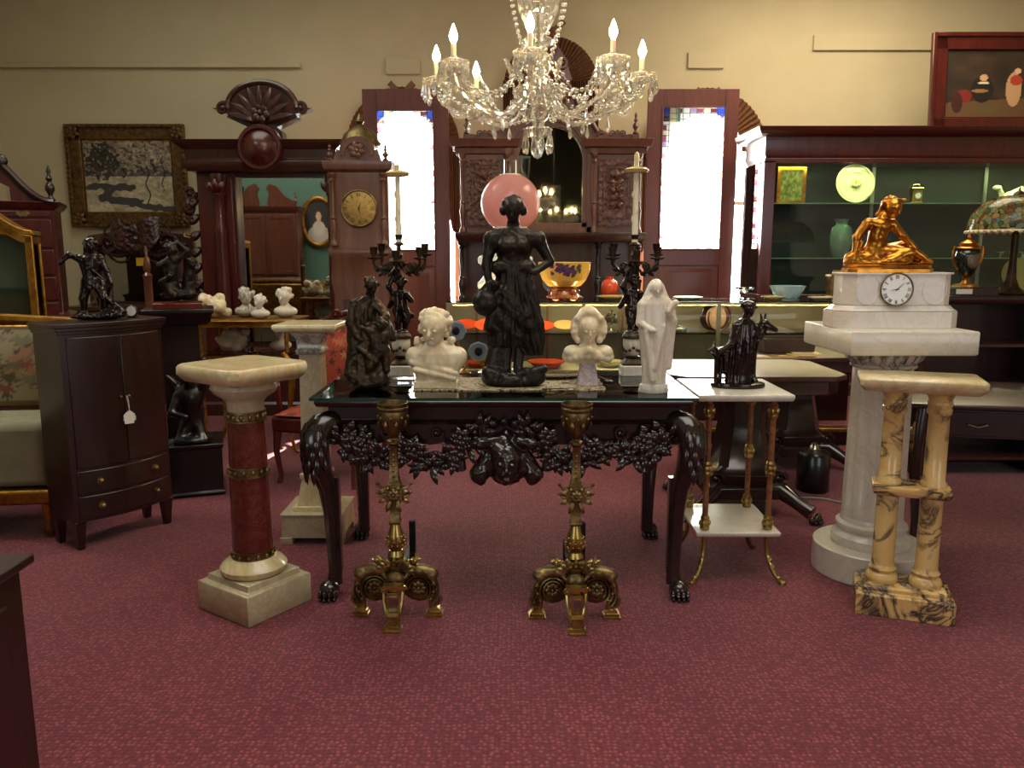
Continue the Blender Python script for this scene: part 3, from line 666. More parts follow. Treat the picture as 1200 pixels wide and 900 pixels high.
# side cupboards
ztop = z(178)
for s in (-1, 1):
    a, c = sorted((s*.38, s*(wd-.03)))
    b = B(); b.box(a, c, -.10, .20, zt, ztop); b.obj('upper_cupboard', M['walnut'], t, bevel=.004)
    d = B(); x0, x1 = a+.06, c-.07; d.box(x0, x1, -.118, -.10, zt+.05, ztop-.05); panel_frame(d, x0+.01, x1-.01, zt+.07, ztop-.07, -.118); panel_frame(d, x0+.05, x1-.05, zt+.13, ztop-.12, -.122, .012, .01); arabesque(d, (x0+x1)/2, (zt+ztop)/2+.02, x1-x0-.10, ztop-zt-.28, -.128)
    d.obj('carved_door', M['walnutc'], t)
    
    for q in (a+.025, c-.03): b = B(); colonnette(b, q, -.13, zt, ztop, .022); b.obj('colonnette', M['walnut'], t)
    b = B(); b.rl((a+c)/2, .03, [(ztop, .27, .16), (ztop+.05, .28, .17), (ztop+.06, .31, .20), (ztop+.10, .32, .21), (ztop+.13, .33, .22)]); b.obj('cornice', M['walnut'], t, bevel=.003)
    b = B()
    cx_ = (a+c)/2; b.prism([(cx_-.2, ztop+.13), (cx_-.2, ztop+.15), (cx_-.12, ztop+.18), (cx_-.06, ztop+.17), (cx_, ztop+.22), (cx_+.06, ztop+.17), (cx_+.12, ztop+.18), (cx_+.2, ztop+.15), (cx_+.2, ztop+.13)], -.1, -.06); b.scroll((cx_-.05, -.11, ztop+.18), .03, .008); b.scroll((cx_+.05, -.11, ztop+.18), .03, .008, 1.4, PI, -1)
    b.obj('cresting', M['walnut'], t)
    f = B(); f.box(s*(wd-.1)-.03, s*(wd-.1)+.03, -.15, -.09, ztop+.13, ztop+.17); finial(f, (s*(wd-.1), -.12, ztop+.17), .03, .20); f.obj('finial', M['walnut'], t)
# arched mirror
rz_ = .43; spz = z(184); zb = zt
ra = .40
b = B()
for r0, r1, y0, y1 in ((ra-.02, ra+.03, -.14, .18), (ra-.06, ra-.02, -.11, .1), (ra-.10, ra-.06, -.08, .05)): b.arc(0, spz, r0, r1, 0, PI, y0, y1, 24)
for s in (-1, 1):
    for r0, r1, y0, y1 in ((ra-.02, ra+.03, -.14, .18), (ra-.06, ra-.02, -.11, .1), (ra-.10, ra-.06, -.08, .05)):
        x0, x1 = sorted((s*r0, s*r1)); b.box(x0, x1, y0, y1, zb, spz)
b.box(-ra, ra, -.11, .1, zb, zb+.05); b.box(-ra, ra, -.08, .1, zb+.05, zb+.09); b.obj('arched_frame', M['walnut'], t)
g = B(); rm = ra-.095; g.prism([(-rm, zb+.08), (rm, zb+.08)]+[(rm*math.cos(PI*k/24), spz+rm*math.sin(PI*k/24)) for k in range(25)], -.03, -.02); g.obj('mirror_glass', M['dmirror'], t)
# crest
b = B(); cz = spz+ra+.03
b.prism([(-.62, ztop+.13), (-.55, ztop+.20), (-.44, spz+.30), (-.34, cz-.02), (-.24, cz+.10), (-.2, cz+.22), (-.1, cz+.30), (0, cz+.36), (.1, cz+.30), (.2, cz+.22), (.24, cz+.10), (.34, cz-.02), (.44, spz+.30), (.55, ztop+.20), (.62, ztop+.13), (.43, ztop+.13), (.42, spz)]+[((ra+.02)*math.cos(PI*k/14), spz+(ra+.02)*math.sin(PI*k/14)) for k in range(1, 14)]+[(-.42, spz), (-.43, ztop+.13)], .02, .08)
for s in (-1, 1):
    b.tube([(s*.44, 0, spz+.26), (s*.36, 0, cz-.04), (s*.25, 0, cz+.08), (s*.2, 0, cz+.2), (s*.08, 0, cz+.3)], .022, 8, up=(0, 1, 0)); b.scroll((s*.12, 0, cz+.2), .07, .018, 1.4, 0, s); b.scroll((s*.48, 0, spz+.2), .06, .016, 1.3, 0, s)
    for k in range(6): b.leaf((s*.03*k, -.01, cz+.04+.02*k), (s*.8, -.2, .7), (0, -1, 0), .12, .03, .012)
b.prism([(-.20, cz+.3), (-.13, cz+.50), (-.05, cz+.62), (.05, cz+.62), (.13, cz+.50), (.20, cz+.3)], .02, .07); b.scroll((-.1, 0, cz+.45), .06, .018, 1.3, 0, -1); b.scroll((.1, 0, cz+.45), .06, .018, 1.3, PI, 1); b.flower((0, -.02, cz+.14), .09); b.leaf((0, 0, cz+.5), (0, 0, 1), (0, -1, 0), .24, .06, .02); b.leaf((0, 0, cz+.28), (0, 0, 1), (0, -1, 0), .16, .05, .02); b.leaf((-.03, 0, cz+.28), (-.4, 0, 1), (0, -1, 0), .12, .03, .02); b.leaf((.03, 0, cz+.28), (.4, 0, 1), (0, -1, 0), .12, .03, .02)
b.obj('carved_crest', M['walnut'], t)

# ---------------------------------------------------------------- hall mirror with big round-topped crest
HX, HY = PX(305, 6.85, 1.8), 7.05
t = thing('pier_mirror', 'tall dark red carved hall mirror with a fanned crest over a round boss', 'mirror', (HX, HY, 0))
HA = lambda px: PX(px, 6.75, 1.8)-HX
zz = lambda py: ZZ(py, 6.75)
b = B(); b.rl(0, .02, [(zz(198), .62, .16), (zz(190), .66, .19), (zz(186), .66, .19), (zz(183), .63, .16), (zz(172), .64, .17), (zz(166), .70, .22), (zz(161), .72, .24)]); b.obj('cornice', M['dwalnut'], t, bevel=.004)
b = B(); b.box(-.62, .62, .1, .16, .0, zz(195)); b.obj('back_board', M['dwalnut'], t)
b = B(); m0, m1 = HA(263), HA(374); b.box(m0-.01, m1+.01, .085, .095, .62, zz(199)); b.obj('mirror_glass', M['mirror'], t)
b = B()
for x0, x1 in ((-.60, m0), (m1, .60)): b.box(x0, x1, .0, .1, .5, zz(198)); b.box(x0+.02, x1-.02, -.04, 0, .55, zz(202))
b.box(m0, m1, .04, .1, zz(203), zz(196)); b.obj('frame', M['mahog2'], t, bevel=.005)
for s, cx_ in ((-1, HA(246)), (1, HA(383))):
    b = B(); b.lathe([(.055, .0), (.055, .05), (.042, .08), (.05, .2), (.052, .5), (.046, .9), (.052, .94), (.042, .97), (.042, 1.2), (.055, 1.23), (.04, 1.26), (.06, 1.33), (.065, 1.40)], (cx_, -.08, zz(198)-1.42), 16); 
    for k in range(5): b.leaf((cx_, -.12, zz(198)-.18+.0*k), (math.sin(k-2), -.3, 1), (0, -1, 0), .12, .03, .012)
    b.obj('column', M['mahog2'], t)
    e = B()
    for k in range(8):
        z0 = zz(230)-k*.14; e.leaf((s*.60, 0, z0), (s*.6, 0, -.7), (0, -1, 0), .11, .04, .03)
    e.scroll((s*.66, 0, zz(222)), .06, .022, 1.3, 0, s); e.scroll((s*.66, 0, zz(345)), .08, .022, 1.3, 0, -s); e.ell((s*.68, 0, zz(240)), (.06, .05, .08), 10, 7); e.obj('side_bracket', M['dwalnutc'], t)
hk = B(); hk.tube([(-.60, -.02, zz(276)), (-.67, -.04, zz(278)), (-.72, -.05, zz(276)), (-.72, -.05, zz(270))], .008, 6); hk.obj('coat_hook', M['brass'], t)
cx_ = HA(303); b = B()   # boss and fan
b.prism([(cx_-.17, zz(165)), (cx_-.16, zz(150)), (cx_-.12, zz(144)), (cx_-.30, zz(132)), (cx_-.28, zz(128)), (cx_-.42, zz(121)), (cx_-.30, zz(119))]+[(cx_+.27*math.cos(PI-PI*k/16), zz(121)+.19*math.sin(PI*k/16)) for k in range(17)]+[(cx_+.30, zz(119)), (cx_+.42, zz(121)), (cx_+.28, zz(128)), (cx_+.30, zz(132)), (cx_+.12, zz(144)), (cx_+.16, zz(150)), (cx_+.17, zz(165))], -.08, .06)
for k in range(9):
    a = PI*(k+.5)/9; b.leaf((cx_, -.08, zz(137)), (math.cos(a), -.15, math.sin(a)), (0, -1, 0), .28, .035, .02, curl=.25)
b.tube([(cx_+.29*math.cos(PI*k/18), -.08, zz(121)+.21*math.sin(PI*k/18)) for k in range(19)], .025, 8, up=(0, 1, 0)); b.flower((cx_, -.12, zz(128)), .10)
b.scroll((cx_-.33, -.08, zz(122)), .06, .02, 1.2, 0, 1); b.scroll((cx_+.33, -.08, zz(122)), .06, .02, 1.2, PI, -1)
b.obj('fan_crest', M['dwalnut'], t)
b = B().at((cx_, -.20, zz(171)), (PI/2, 0, 0)); b.lathe([(.19, -.06), (.19, 0), (.175, .02), (.155, .02), (.145, .005), (.12, .02), (.10, .045), (.06, .07), (.01, .08)], (0, 0, 0), 28); b.obj('round_boss', M['mahog2'], t)
b = B(); b.rl(0, -.02, [(0, .62, .2), (.1, .62, .2), (.12, .60, .18), (.48, .60, .18), (.5, .63, .22), (.54, .63, .22)]); b.obj('marble_ledge', M['dwalnut'], t)

# ---------------------------------------------------------------- tall clock
CX = PX(424, 6.6, 1.8); t = thing('tall_case_clock', 'tall wooden case clock with a domed top and round brass dial', 'clock', (CX, 6.62, 0))
zz = lambda py: ZZ(py, 6.55)
b = B(); b.rl(0, 0, [(0, .27, .17), (.14, .27, .17), (.16, .25, .15), (zz(345), .22, .14), (zz(330), .24, .15), (zz(302), .23, .15), (zz(298), .255, .165), (zz(292), .255, .165), (zz(288), .235, .15), (zz(203), .235, .15), (zz(200), .265, .18), (zz(194), .275, .19), (zz(190), .275, .19)]); b.obj('case', M['oak'], t, bevel=.003)
b = B(); b.prism([(-.19, zz(190))]+[(-.16+0, zz(176))]+[(.14*math.cos(PI-PI*k/12), zz(178)+.11*math.sin(PI*k/12)) for k in range(13)]+[(.16, zz(176)), (.19, zz(190))], -.16, .1); b.arc(0, zz(184), .10, .13, 0, PI, -.18, -.15); b.flower((0, -.17, zz(178)), .07)
b.obj('arched_hood', M['oak'], t)
b = B(); b.lathe([(.16, 0), (.165, .02), (.15, .04), (.13, .09), (.08, .13), (.03, .16), (.02, .17), (.035, .19), (.025, .215), (.008, .25)], (0, 0, zz(170)), 20); b.obj('dome', M['brass'], t)
for s in (-1, 1):
    b = B(); colonnette(b, s*.20, -.175, zz(288), zz(204), .022); b.obj('colonnette', M['oak'], t)
    b = B(); finial(b, (s*.22, -.14, zz(190)), .025, .13); b.obj('finial', M['oak'], t)
def clock_dial(parent, c, r, face, ring, numm, y, hands=(2.6, .5), tick=12):
    f = B().at((c[0], y, c[1]), (PI/2, 0, 0)); f.lathe([(r, 0), (r, .008), (r*.97, .01)], (0, 0, 0), 36); fo = f.obj('dial', face, parent)
    q = B(); q.ring((c[0], y-.01, c[1]), r*1.03, r*.06, 36, 8, 'y'); q.obj('bezel', ring, parent)
    NUM = ['XII', 'I', 'II', 'III', 'IIII', 'V', 'VI', 'VII', 'VIII', 'IX', 'X', 'XI']; n = B(); u = r*.026
    for k in range(12):
        a = PI/2-2*PI*k/12; n.T = Matrix.Translation((c[0]+r*.80*math.cos(a), y-.0112, c[1]+r*.80*math.sin(a))) @ Matrix.Rotation(-(a-PI/2), 4, 'Y')
        st = NUM[k]; x = -len(st)*u*1.5
        for ch in st:
            def bar(x0, z0, x1, z1):
                dx, dz = x1-x0, z1-z0; L = math.hypot(dx, dz); px_, pz = -dz/L*u*.45, dx/L*u*.45
                n.prism([(x0+px_, z0+pz), (x0-px_, z0-pz), (x1-px_, z1-pz), (x1+px_, z1+pz)], -.0006, .0006)
            h = r*.11
            if ch == 'I': bar(x+u*1.5, -h, x+u*1.5, h)
            elif ch == 'V': bar(x+u*.4, h, x+u*1.5, -h); bar(x+u*2.6, h, x+u*1.5, -h)
            else: bar(x+u*.4, h, x+u*2.6, -h); bar(x+u*.4, -h, x+u*2.6, h)
            x += u*3
    n.obj('numerals', numm, fo)
    for L, w, a, nm in ((r*.5, r*.035, hands[0], 'hour_hand'), (r*.72, r*.028, hands[1], 'minute_hand')):
        h = B(); d = (math.cos(a), math.sin(a)); h.prism([(c[0]-d[1]*w-d[0]*r*.1, c[1]+d[0]*w-d[1]*r*.1), (c[0]+d[1]*w-d[0]*r*.1, c[1]-d[0]*w-d[1]*r*.1), (c[0]+d[0]*L, c[1]+d[1]*L)], y-.015, y-.0135); h.obj(nm, numm, fo)
    return fo
clock_dial(t, (PX(424, 6.58, 1.77)-CX, zz(245)), .135, M['brassface'], M['brass'], M['darkface'], -.155, (1.2, 4.9))
b = B(); b.box(-.15, .15, -.148, -.14, .3, zz(350)); b.obj('trunk_door', M['dwalnut'], t)
# ---------------------------------------------------------------- pedestals
def plate(b, hx, hy, z0, z1, ch=.0, lip=.012):
    h = z1-z0
    b.rl(0, 0, [(z0, hx-lip*1.6, hy-lip*1.6), (z0+h*.25, hx-lip*.6, hy-lip*.6), (z0+h*.45, hx, hy), (z0+h*.85, hx, hy), (z1, hx-lip*.5, hy-lip*.5)], ch)
# red marble column, onyx top and base
cx_, cy0 = -1.035, 3.035; rot = -.60
t = thing('marble_pedestal', 'red marble column pedestal with bronze rings and pale onyx top and base', 'pedestal', (cx_, cy0, 0), rot)
H_ = ZZ(424, 3.05)
b = B(); b.rl(0, 0, [(0, .152, .152), (.008, .155, .155), (.115, .155, .155), (.122, .150, .150), (.122, .128, .128), (.148, .124, .124)]); b.obj('base', M['onyx2'], t, bevel=.003)
b = B(); b.lathe([(.118, .148), (.128, .158), (.130, .175), (.118, .19), (.095, .205), (.088, .212)], n=28); b.obj('base_ring', M['onyx'], t)
zs = H_-.19
b = B(); b.lathe([(.078, .235), (.077, .4), (.073, .6), (.068, zs-.03)], n=28); b.obj('shaft', M['redmar'], t)
def bronze_ring(z0, r, h):
    b = B(); b.lathe([(r-.006, 0), (r+.006, 0), (r+.006, h*.12), (r-.001, h*.18), (r-.001, h*.82), (r+.006, h*.88), (r+.006, h), (r-.006, h)], (0, 0, z0), 28)
    for k in range(14): a = 2*PI*k/14; b.ell(((r)*math.cos(a), (r)*math.sin(a), z0+h/2), (.008, .008, h*.3), 6, 5)
    b.obj('bronze_ring', M['brass'], t)
bronze_ring(.206, .081, .036); bronze_ring(.545, .0755, .038); bronze_ring(zs-.035, .0705, .04)
b = B(); b.lathe([(.068, zs), (.072, zs+.04), (.085, zs+.055), (.115, zs+.075), (.128, zs+.095), (.122, zs+.115), (.13, zs+.13)], n=28); b.obj('capital', M['onyx2'], t)
b = B(); plate(b, .185, .185, H_-.065, H_, .03, .014); b.obj('top_slab', M['onyx'], t, bevel=.003)
# square onyx pedestal behind
X0 = -.975; Y0 = 3.86; H2 = ZZ(379, 3.8)
t = thing('onyx_pedestal', 'slender square onyx pedestal with stepped base standing behind the table corner', 'pedestal', (X0, Y0, 0), 0)
b = B(); b.rl(0, 0, [(.03, .15, .15), (.135, .145, .145), (.14, .152, .152), (.15, .152, .152)]);
for s in (-1, 1):
    for q in (-1, 1): b.box(s*.125-.03, s*.125+.03, q*.125-.03, q*.125+.03, 0, .032)
b.obj('base', M['onyx2'], t, bevel=.002)
b = B(); b.rl(0, 0, [(.15, .105, .105), (.17, .10, .10), (.17, .085, .085), (.30, .062, .062), (.31, .07, .07), (.33, .07, .07)]); b.obj('plinth', M['onyx'], t, bevel=.002)
b = B(); b.rl(0, 0, [(.33, .060, .060), (H2-.15, .052, .052)]); b.obj('shaft', M['onyx2'], t, bevel=.003)
b = B(); b.rl(0, 0, [(H2-.15, .06, .06), (H2-.135, .066, .066), (H2-.12, .058, .058), (H2-.07, .062, .062), (H2-.05, .082, .082), (H2-.035, .085, .085)]); b.obj('capital', M['greymar'], t, bevel=.002)
b = B(); plate(b, .15, .15, H2-.035, H2, 0, .008); b.obj('top_slab', M['onyx'], t, bevel=.003)
# large white marble column pedestal
t = thing('white_column_pedestal', 'large fluted white marble column with drum base and thick square top', 'pedestal', (1.600, 3.40, 0), 0); HP = 1.095
b = B(); b.lathe([(.235, 0), (.24, .005), (.24, .125), (.235, .13)], n=48); b.obj('drum_base', M['whimar'], t)
b = B(); b.lathe([(.16, .13), (.165, .145), (.163, .17), (.145, .185), (.14, .195), (.15, .21), (.148, .225), (.132, .235), (.13, .25), (.126, .26)], n=40); b.obj('base_ring', M['whimar'], t)
b = B(); pr_ = []; n = 96; vs = []; fs = []
lev = [(.25, .128, 0), (.31, .127, 0), (.33, .127, 1), (.6, .124, 1), (.86, .121, 1), (.885, .121, 0), (.93, .12, 0)]
for z_, r_, g_ in lev:
    for i in range(n):
        ph = (i % 8)/8; dd = .011*math.sin(PI*min(1, max(0, (ph-.2)/.6)))**.6 if g_ and .2 < ph < .8 else 0
        a = 2*PI*i/n; vs.append(((r_-dd)*math.cos(a), (r_-dd)*math.sin(a), z_))
for k in range(len(lev)-1):
    for i in range(n): j = (i+1) % n; fs.append((k*n+i, k*n+j, (k+1)*n+j, (k+1)*n+i))
b.add(vs, fs); b.obj('fluted_shaft', M['whimar'], t, ang=30)
b = B(); b.lathe([(.12, .915), (.135, .925), (.135, .935), (.125, .94), (.13, .96), (.17, .992), (.18, 1.0)], n=32)
for k in range(20):
    a = 2*PI*k/20; b.leaf((.125*math.cos(a), .125*math.sin(a), .94), (.5*math.cos(a), .5*math.sin(a), 1), (math.cos(a), math.sin(a), 0), .065, .02, .008, curl=.3)
b.obj('leaf_capital', M['greymar'], t)
b = B(); b.rl(0, 0, [(HP-.098, .25, .25), (HP-.09, .256, .256), (HP-.005, .256, .256), (HP, .252, .252)]); b.obj('square_top', M['whimar'], t, bevel=.003)
# twin column pedestal
t = thing('twin_column_pedestal', 'yellow marble pedestal of two short columns with dark veined base', 'pedestal', (1.555, 3.0, 0), math.radians(-20))
zt = ZZ(440, 3.0)
b = B(); b.rl(0, 0, [(0, .175, .115), (.085, .175, .115), (.09, .168, .108), (.09, .15, .09), (.108, .15, .09), (.112, .145, .085)]); b.obj('base', M['yelmarb'], t, bevel=.003)
zm = ZZ(572, 3.0)
for s in (-1, 1):
    b = B(); b.lathe([(.058, .11), (.062, .125), (.056, .142), (.046, .15), (.052, .165), (.044, .175), (.042, .185), (.040, zm-.02)], (s*.078, 0, 0), 24); b.obj('lower_column', M['yelmar'], t)
    b = B(); b.lathe([(.048, zm+.018), (.048, zm+.03), (.040, zm+.04), (.037, zt-.15), (.045, zt-.14), (.045, zt-.125), (.040, zt-.12), (.044, zt-.108), (.044, zt-.095), (.040, zt-.09), (.048, zt-.07), (.048, zt-.055), (.042, zt-.05)], (s*.078, 0, 0), 24); b.obj('upper_column', M['yelmar'], t)
b = B(); plate(b, .14, .075, zm-.022, zm+.018, .012, .006); b.obj('middle_shelf', M['yelmarb'], t, bevel=.002)
b = B(); plate(b, .215, .125, zt-.055, zt, .015, .014); b.obj('top_slab', M['onyx'], t, bevel=.003)

# ---------------------------------------------------------------- two tier marble and brass stand
EX0, EX1, EY0, EY1 = .765, 1.165, 3.22, 3.66; ez = ZZ(471, 3.22)
t = thing('two_tier_stand', 'two-tier white marble stand on brass-mounted columns and scrolled feet', 'plant stand', ((EX0+EX1)/2, (EY0+EY1)/2, 0)); hx, hy = (EX1-EX0)/2, (EY1-EY0)/2
b = B(); plate(b, hx, hy, ez, ez+.028, .0, .004); b.obj('top_shelf', M['whimar'], t, bevel=.002)
zl = ZZ(632, 3.22)
b = B(); plate(b, hx-.02, hy-.02, zl, zl+.022, .0, .004); b.obj('lower_shelf', M['whimar'], t, bevel=.002)
def post(sx, sy):
    b = B(); x, y = sx*(hx-.065), sy*(hy-.065); r = .0125; hh = ez-zl-.022
    b.lathe([(r, 0), (r, hh)], (x, y, zl+.022), 14); o = b.obj('column', M['amber'], t)
    for f0 in (.0, .42, .86):
        c = B()
        c.lathe([(r*1.5, 0), (r*1.7, .01), (r*1.2, .02), (r*1.8, .032), (r*1.3, .042), (r*1.6, .052), (r*1.1, .062)], (x, y, zl+.022+f0*hh), 14)
        for k in range(6): a = 2*PI*k/6; c.ell((x+r*1.6*math.cos(a), y+r*1.6*math.sin(a), zl+.022+f0*hh+.03), (.006, .006, .014), 6, 5)
        c.obj('brass_mount', M['brassb'], o)
    f = B(); px_, py_ = x, y
    f.tube([V(x, y, zl), V(x, y, zl-.06), V(x+sx*.006, y+sy*.006, zl-.11), V(x+sx*.03, y+sy*.03, zl-.165), V(x+sx*.055, y+sy*.055, zl-.2), V(x+sx*.062, y+sy*.062, zl-.215), V(x+sx*.056, y+sy*.056, .016), V(x+sx*.042, y+sy*.042, .012)], [.012, .009, .009, .012, .010, .012, .014, .008], 10)
    f.ell((x+sx*.045, y+sy*.045, .022), .013, 8, 6); f.ell((x+sx*.062, y+sy*.062, .01), (.012, .012, .01), 8, 6)
    for k in range(3): f.leaf((x+sx*.01*k, y+sy*.01*k, zl-.09-.03*k), (sx*.5, sy*.5, -1), (sx, sy, 0), .04, .010, .005)
    f.obj('scroll_foot', M['brassb'], t)
for sx in (-1, 1):
    for sy in (-1, 1): post(sx, sy)

# ---------------------------------------------------------------- brass andirons
def andiron(name, label, loc):
    t = thing(name, label, 'andiron', loc, 0, 'pair of tall brass andirons')
    zf = lambda py: (719-py)*.845/247
    b = B(); c = (0, 0, 0)
    b.lathe([(.012, zf(512)), (.02, zf(508)), (.038, zf(500)), (.052, zf(492)), (.056, zf(482)), (.054, zf(480)), (.059, zf(478)), (.059, zf(476)), (.056, zf(475)), (.06, zf(473)), (.06, zf(471)), (.055, zf(471)), (.053, zf(482)), (.03, zf(498)), (.002, zf(500))], n=28)
    for k in range(8): a = 2*PI*k/8; b.ell((.055*math.cos(a), .055*math.sin(a), zf(487)), (.007, .007, .007), 6, 5); b.leaf((.04*math.cos(a+.4), .04*math.sin(a+.4), zf(500)), (.3*math.cos(a+.4), .3*math.sin(a+.4), 1), (math.cos(a+.4), math.sin(a+.4), 0), .035, .009, .004)
    b.obj('cup', M['brass'], t)
    b = B(); b.lathe([(.012, zf(522)), (.012, zf(519)), (.026, zf(517)), (.026, zf(514)), (.014, zf(512)), (.010, zf(508))], n=16)
    b.rl(0, 0, [(zf(561), .02, .02), (zf(558), .02, .02), (zf(556), .017, .017), (zf(522), .0125, .0125), (zf(519), .018, .018)])
    for k in range(5):
        z_ = zf(554-k*6); b.ell((0, -.018+.001*k, z_), (.006, .004, .006), 6, 5)
    b.rl(0, 0, [(zf(610), .019, .019), (zf(607), .023, .023), (zf(605), .018, .018), (zf(592), .018, .018), (zf(565), .024, .024), (zf(561), .022, .022)]); b.obj('square_shaft', M['brass'], t)
    # cross ornament with crockets
    b = B(); zc = zf(577); b.prism([(-.03, zc-.02), (.03, zc-.02), (.034, zc+.03), (-.034, zc+.03)], -.03, .03)
    for s in (-1, 1):
        for dz in (.028, -.006):
            b.tube([(s*.02, -.01, zc+dz), (s*.05, -.012, zc+dz+.006), (s*.062, -.012, zc+dz+.02)], [.007, .006, .004], 6); b.ell((s*.063, -.012, zc+dz+.022), .008, 6, 5); b.leaf((s*.03, -.02, zc+dz), (s, 0, -.5), (0, -1, 0), .035, .009, .005)
        b.leaf((s*.01, -.03, zc-.01), (s*.4, 0, -1), (0, -1, 0), .05, .01, .005); b.ell((s*.02, -.033, zc+.035), .008, 6, 5)
    b.flower((0, -.032, zc+.008), .026, k=8); b.obj('cross_ornament', M['brass'], t)
    b = B(); b.lathe([(.020, zf(641)), (.032, zf(637)), (.038, zf(630)), (.030, zf(622)), (.022, zf(615)), (.018, zf(610))], n=18)
    for r_ in range(3):
        for k in range(10): a = 2*PI*k/10+r_*.3; rr = (.036, .037, .032)[r_]; b.ell((rr*math.cos(a), rr*math.sin(a), zf(634-5*r_)), .005, 6, 5)
    b.lathe([(.026, zf(650)), (.034, zf(647)), (.026, zf(641))], n=16); b.obj('beaded_vase', M['brassb'], t)
    b = B(); b.ell((0, 0, zf(658)), (.05, .04, .034), 14, 9); b.ell((0, -.03, zf(672)), (.042, .03, .04), 12, 8)
    for k in range(9): a = PI*k/8; b.leaf((.03*math.cos(a), -.035, zf(660)+.01*math.sin(a)), (math.cos(a), -.3, math.sin(a)*.8), (0, -1, 0), .05, .012, .007)
    b.obj('hub', M['brass'], t)
    for s in (-1, 1):
        b = B()
        # concentric arches
        for q, rr in ((1, .0), (.82, .0), (.64, .0), (.46, .0)):
            pts = []; rad = []
            for k in range(15):
                a = PI*.98-PI*1.22*k/14; pts.append((s*(.085+.078*q*math.cos(a)), -.02*q, zf(686)+.085*q*math.sin(a))); rad.append((.0065*(1.1-.3*k/14), .012))
            b.tube(pts, rad, 7, up=(0, 1, 0))
        b.ell((s*.085, .012, zf(684)), (.07, .010, .07), 16, 8); b.flower((s*.085, -.005, zf(686)), .036, k=8)
        for k in range(8): a = PI*.9-PI*1.1*k/7; b.ell((s*(.085+.06*math.cos(a)), -.025, zf(686)+.066*math.sin(a)), .007, 6, 5)
        b.scroll((s*.15, -.01, zf(700)), .026, .009, 1.3, PI/2, -s); b.obj('arched_shell', M['brass'], t)
        l = [('E', (s*.09, -.01, .0), (.05, .026, .024), .012), ('E', (s*.135, -.015, -.012), (.03, .026, .026), .012), ('C', (s*.135, -.03, -.02), (s*.150, -.035, -.05), .010, .007, .008), ('E', (s*.05, -.015, .012), (.022, .02, .022), .01), ('E', (s*.035, -.03, .01), (.012, .012, .01), .006), ('C', (s*.06, -.025, 0), (s*.035, -.04, -.02), .009, .007, .006)]
        sculpt('crouching_lion', l, .0045, M['brass'], t, 1, (0, 0, zf(664)), rough=.0015, rf=120)
        b = B(); b.tube([(s*.02, -.01, zf(660)), (s*.05, -.015, zf(652)), (s*.075, -.015, zf(655)), (s*.085, -.015, zf(650))], [.008, .008, .007, .01], 7)
        for k in range(5): b.leaf((s*.075, -.015, zf(654)), (math.cos(k*1.2), math.sin(k*1.2), .4), (0, 0, 1), .026, .008, .004)
        b.lathe([(.006, 0), (.004, .012), (.0015, .03)], (s*.077, -.015, zf(652)), 8); b.obj('spiked_leaf', M['brassb'], t)
        b = B(); b.tube([(s*.14, 0, zf(700)), (s*.138, 0, zf(708)), (s*.142, 0, .03)], [.018, .016, .02], 8); b.rl(s*.145, 0, [(0, .034, .03), (.008, .034, .03), (.010, .028, .025), (.020, .028, .025), (.022, .022, .02), (.034, .02, .018)]); b.obj('side_foot', M['brassb'], t)
    # pierced shield and front foot
    b = B(); fy = -.10
    for s in (-1, 1):
        b.tube([(s*.03, -.05, zf(676)), (s*.036, fy+.02, zf(678)), (s*.034, fy, zf(690)), (s*.022, fy-.01, zf(705)), (s*.014, fy-.02, zf(714)), (s*.012, fy-.03, .05)], [(.008, .007)]*6, 6); b.scroll((s*.036, fy+.01, zf(677)), .014, .006, 1.2, 0, s)
    b.box(-.04, .04, fy-.002, fy+.03, zf(676), zf(672)); b.box(-.022, .022, fy-.012, fy-.003, zf(703), zf(680));  b.tube([(0, 0, zf(672)), (0, -.06, zf(676)), (0, fy, zf(678))], .014, 8)
    sh_ = b.obj('pierced_shield', M['brassb'], t); b = B(); b.box(-.015, .015, fy-.017, fy-.0115, zf(700), zf(683)); b.obj('plaque', M['silver'], sh_)
    b = B(); b.rl(0, -.135, [(0, .034, .03), (.008, .034, .03), (.010, .027, .024), (.022, .026, .023), (.024, .02, .018), (.05, .018, .016), (.055, .022, .02), (.062, .022, .02)]); b.obj('front_foot', M['brassb'], t)
    b = B(); b.box(-.012, .012, .02, .52, .10, .125); b.box(-.013, .013, .48, .52, 0, .10); b.box(.03, .055, .16, .185, .10, .325); b.box(-.012, .055, .155, .19, .10, .125); b.obj('iron_log_bar', M['iron'], t, bevel=.002)
    return t
a1 = andiron('andiron', 'left brass andiron of the pair with a goblet top, lion arches and shield', (-.45, 2.945, 0))
a2 = dup(a1, (.243, 2.925, 0), label='right brass andiron of the pair with a goblet top, lion arches and shield')

# ---------------------------------------------------------------- dark bow-fronted cabinet with a price tag
fl_ = Vector((-2.06, 3.60)); fr_ = Vector((-1.775, 4.03)); dirv = (fr_-fl_).normalized(); cw = (fr_-fl_).length; ang = math.atan2(dirv.y, dirv.x)
nb = Vector((-dirv.y, dirv.x)); cd = .24; cc = (fl_+fr_)/2+nb*cd/2
t = thing('bow_front_cabinet', 'dark mahogany bow-fronted cabinet with two doors, two drawers and a price tag', 'cabinet', (cc.x, cc.y, 0), ang); CH = ZZ(377, 3.75); wv = cw/2; hv = cd/2
def bow(w, f, n=12, bulge=.055, back=None):
    pts = [(-w+2*w*k/n, -f-bulge*math.cos(PI*(k/n-.5))) for k in range(n+1)]; return pts+[(w, back if back is not None else hv), (-w, back if back is not None else hv)]
b = B(); b.slab(bow(wv-.005, hv-.008), .14, CH-.035); b.obj('carcass', M['mahog'], t)
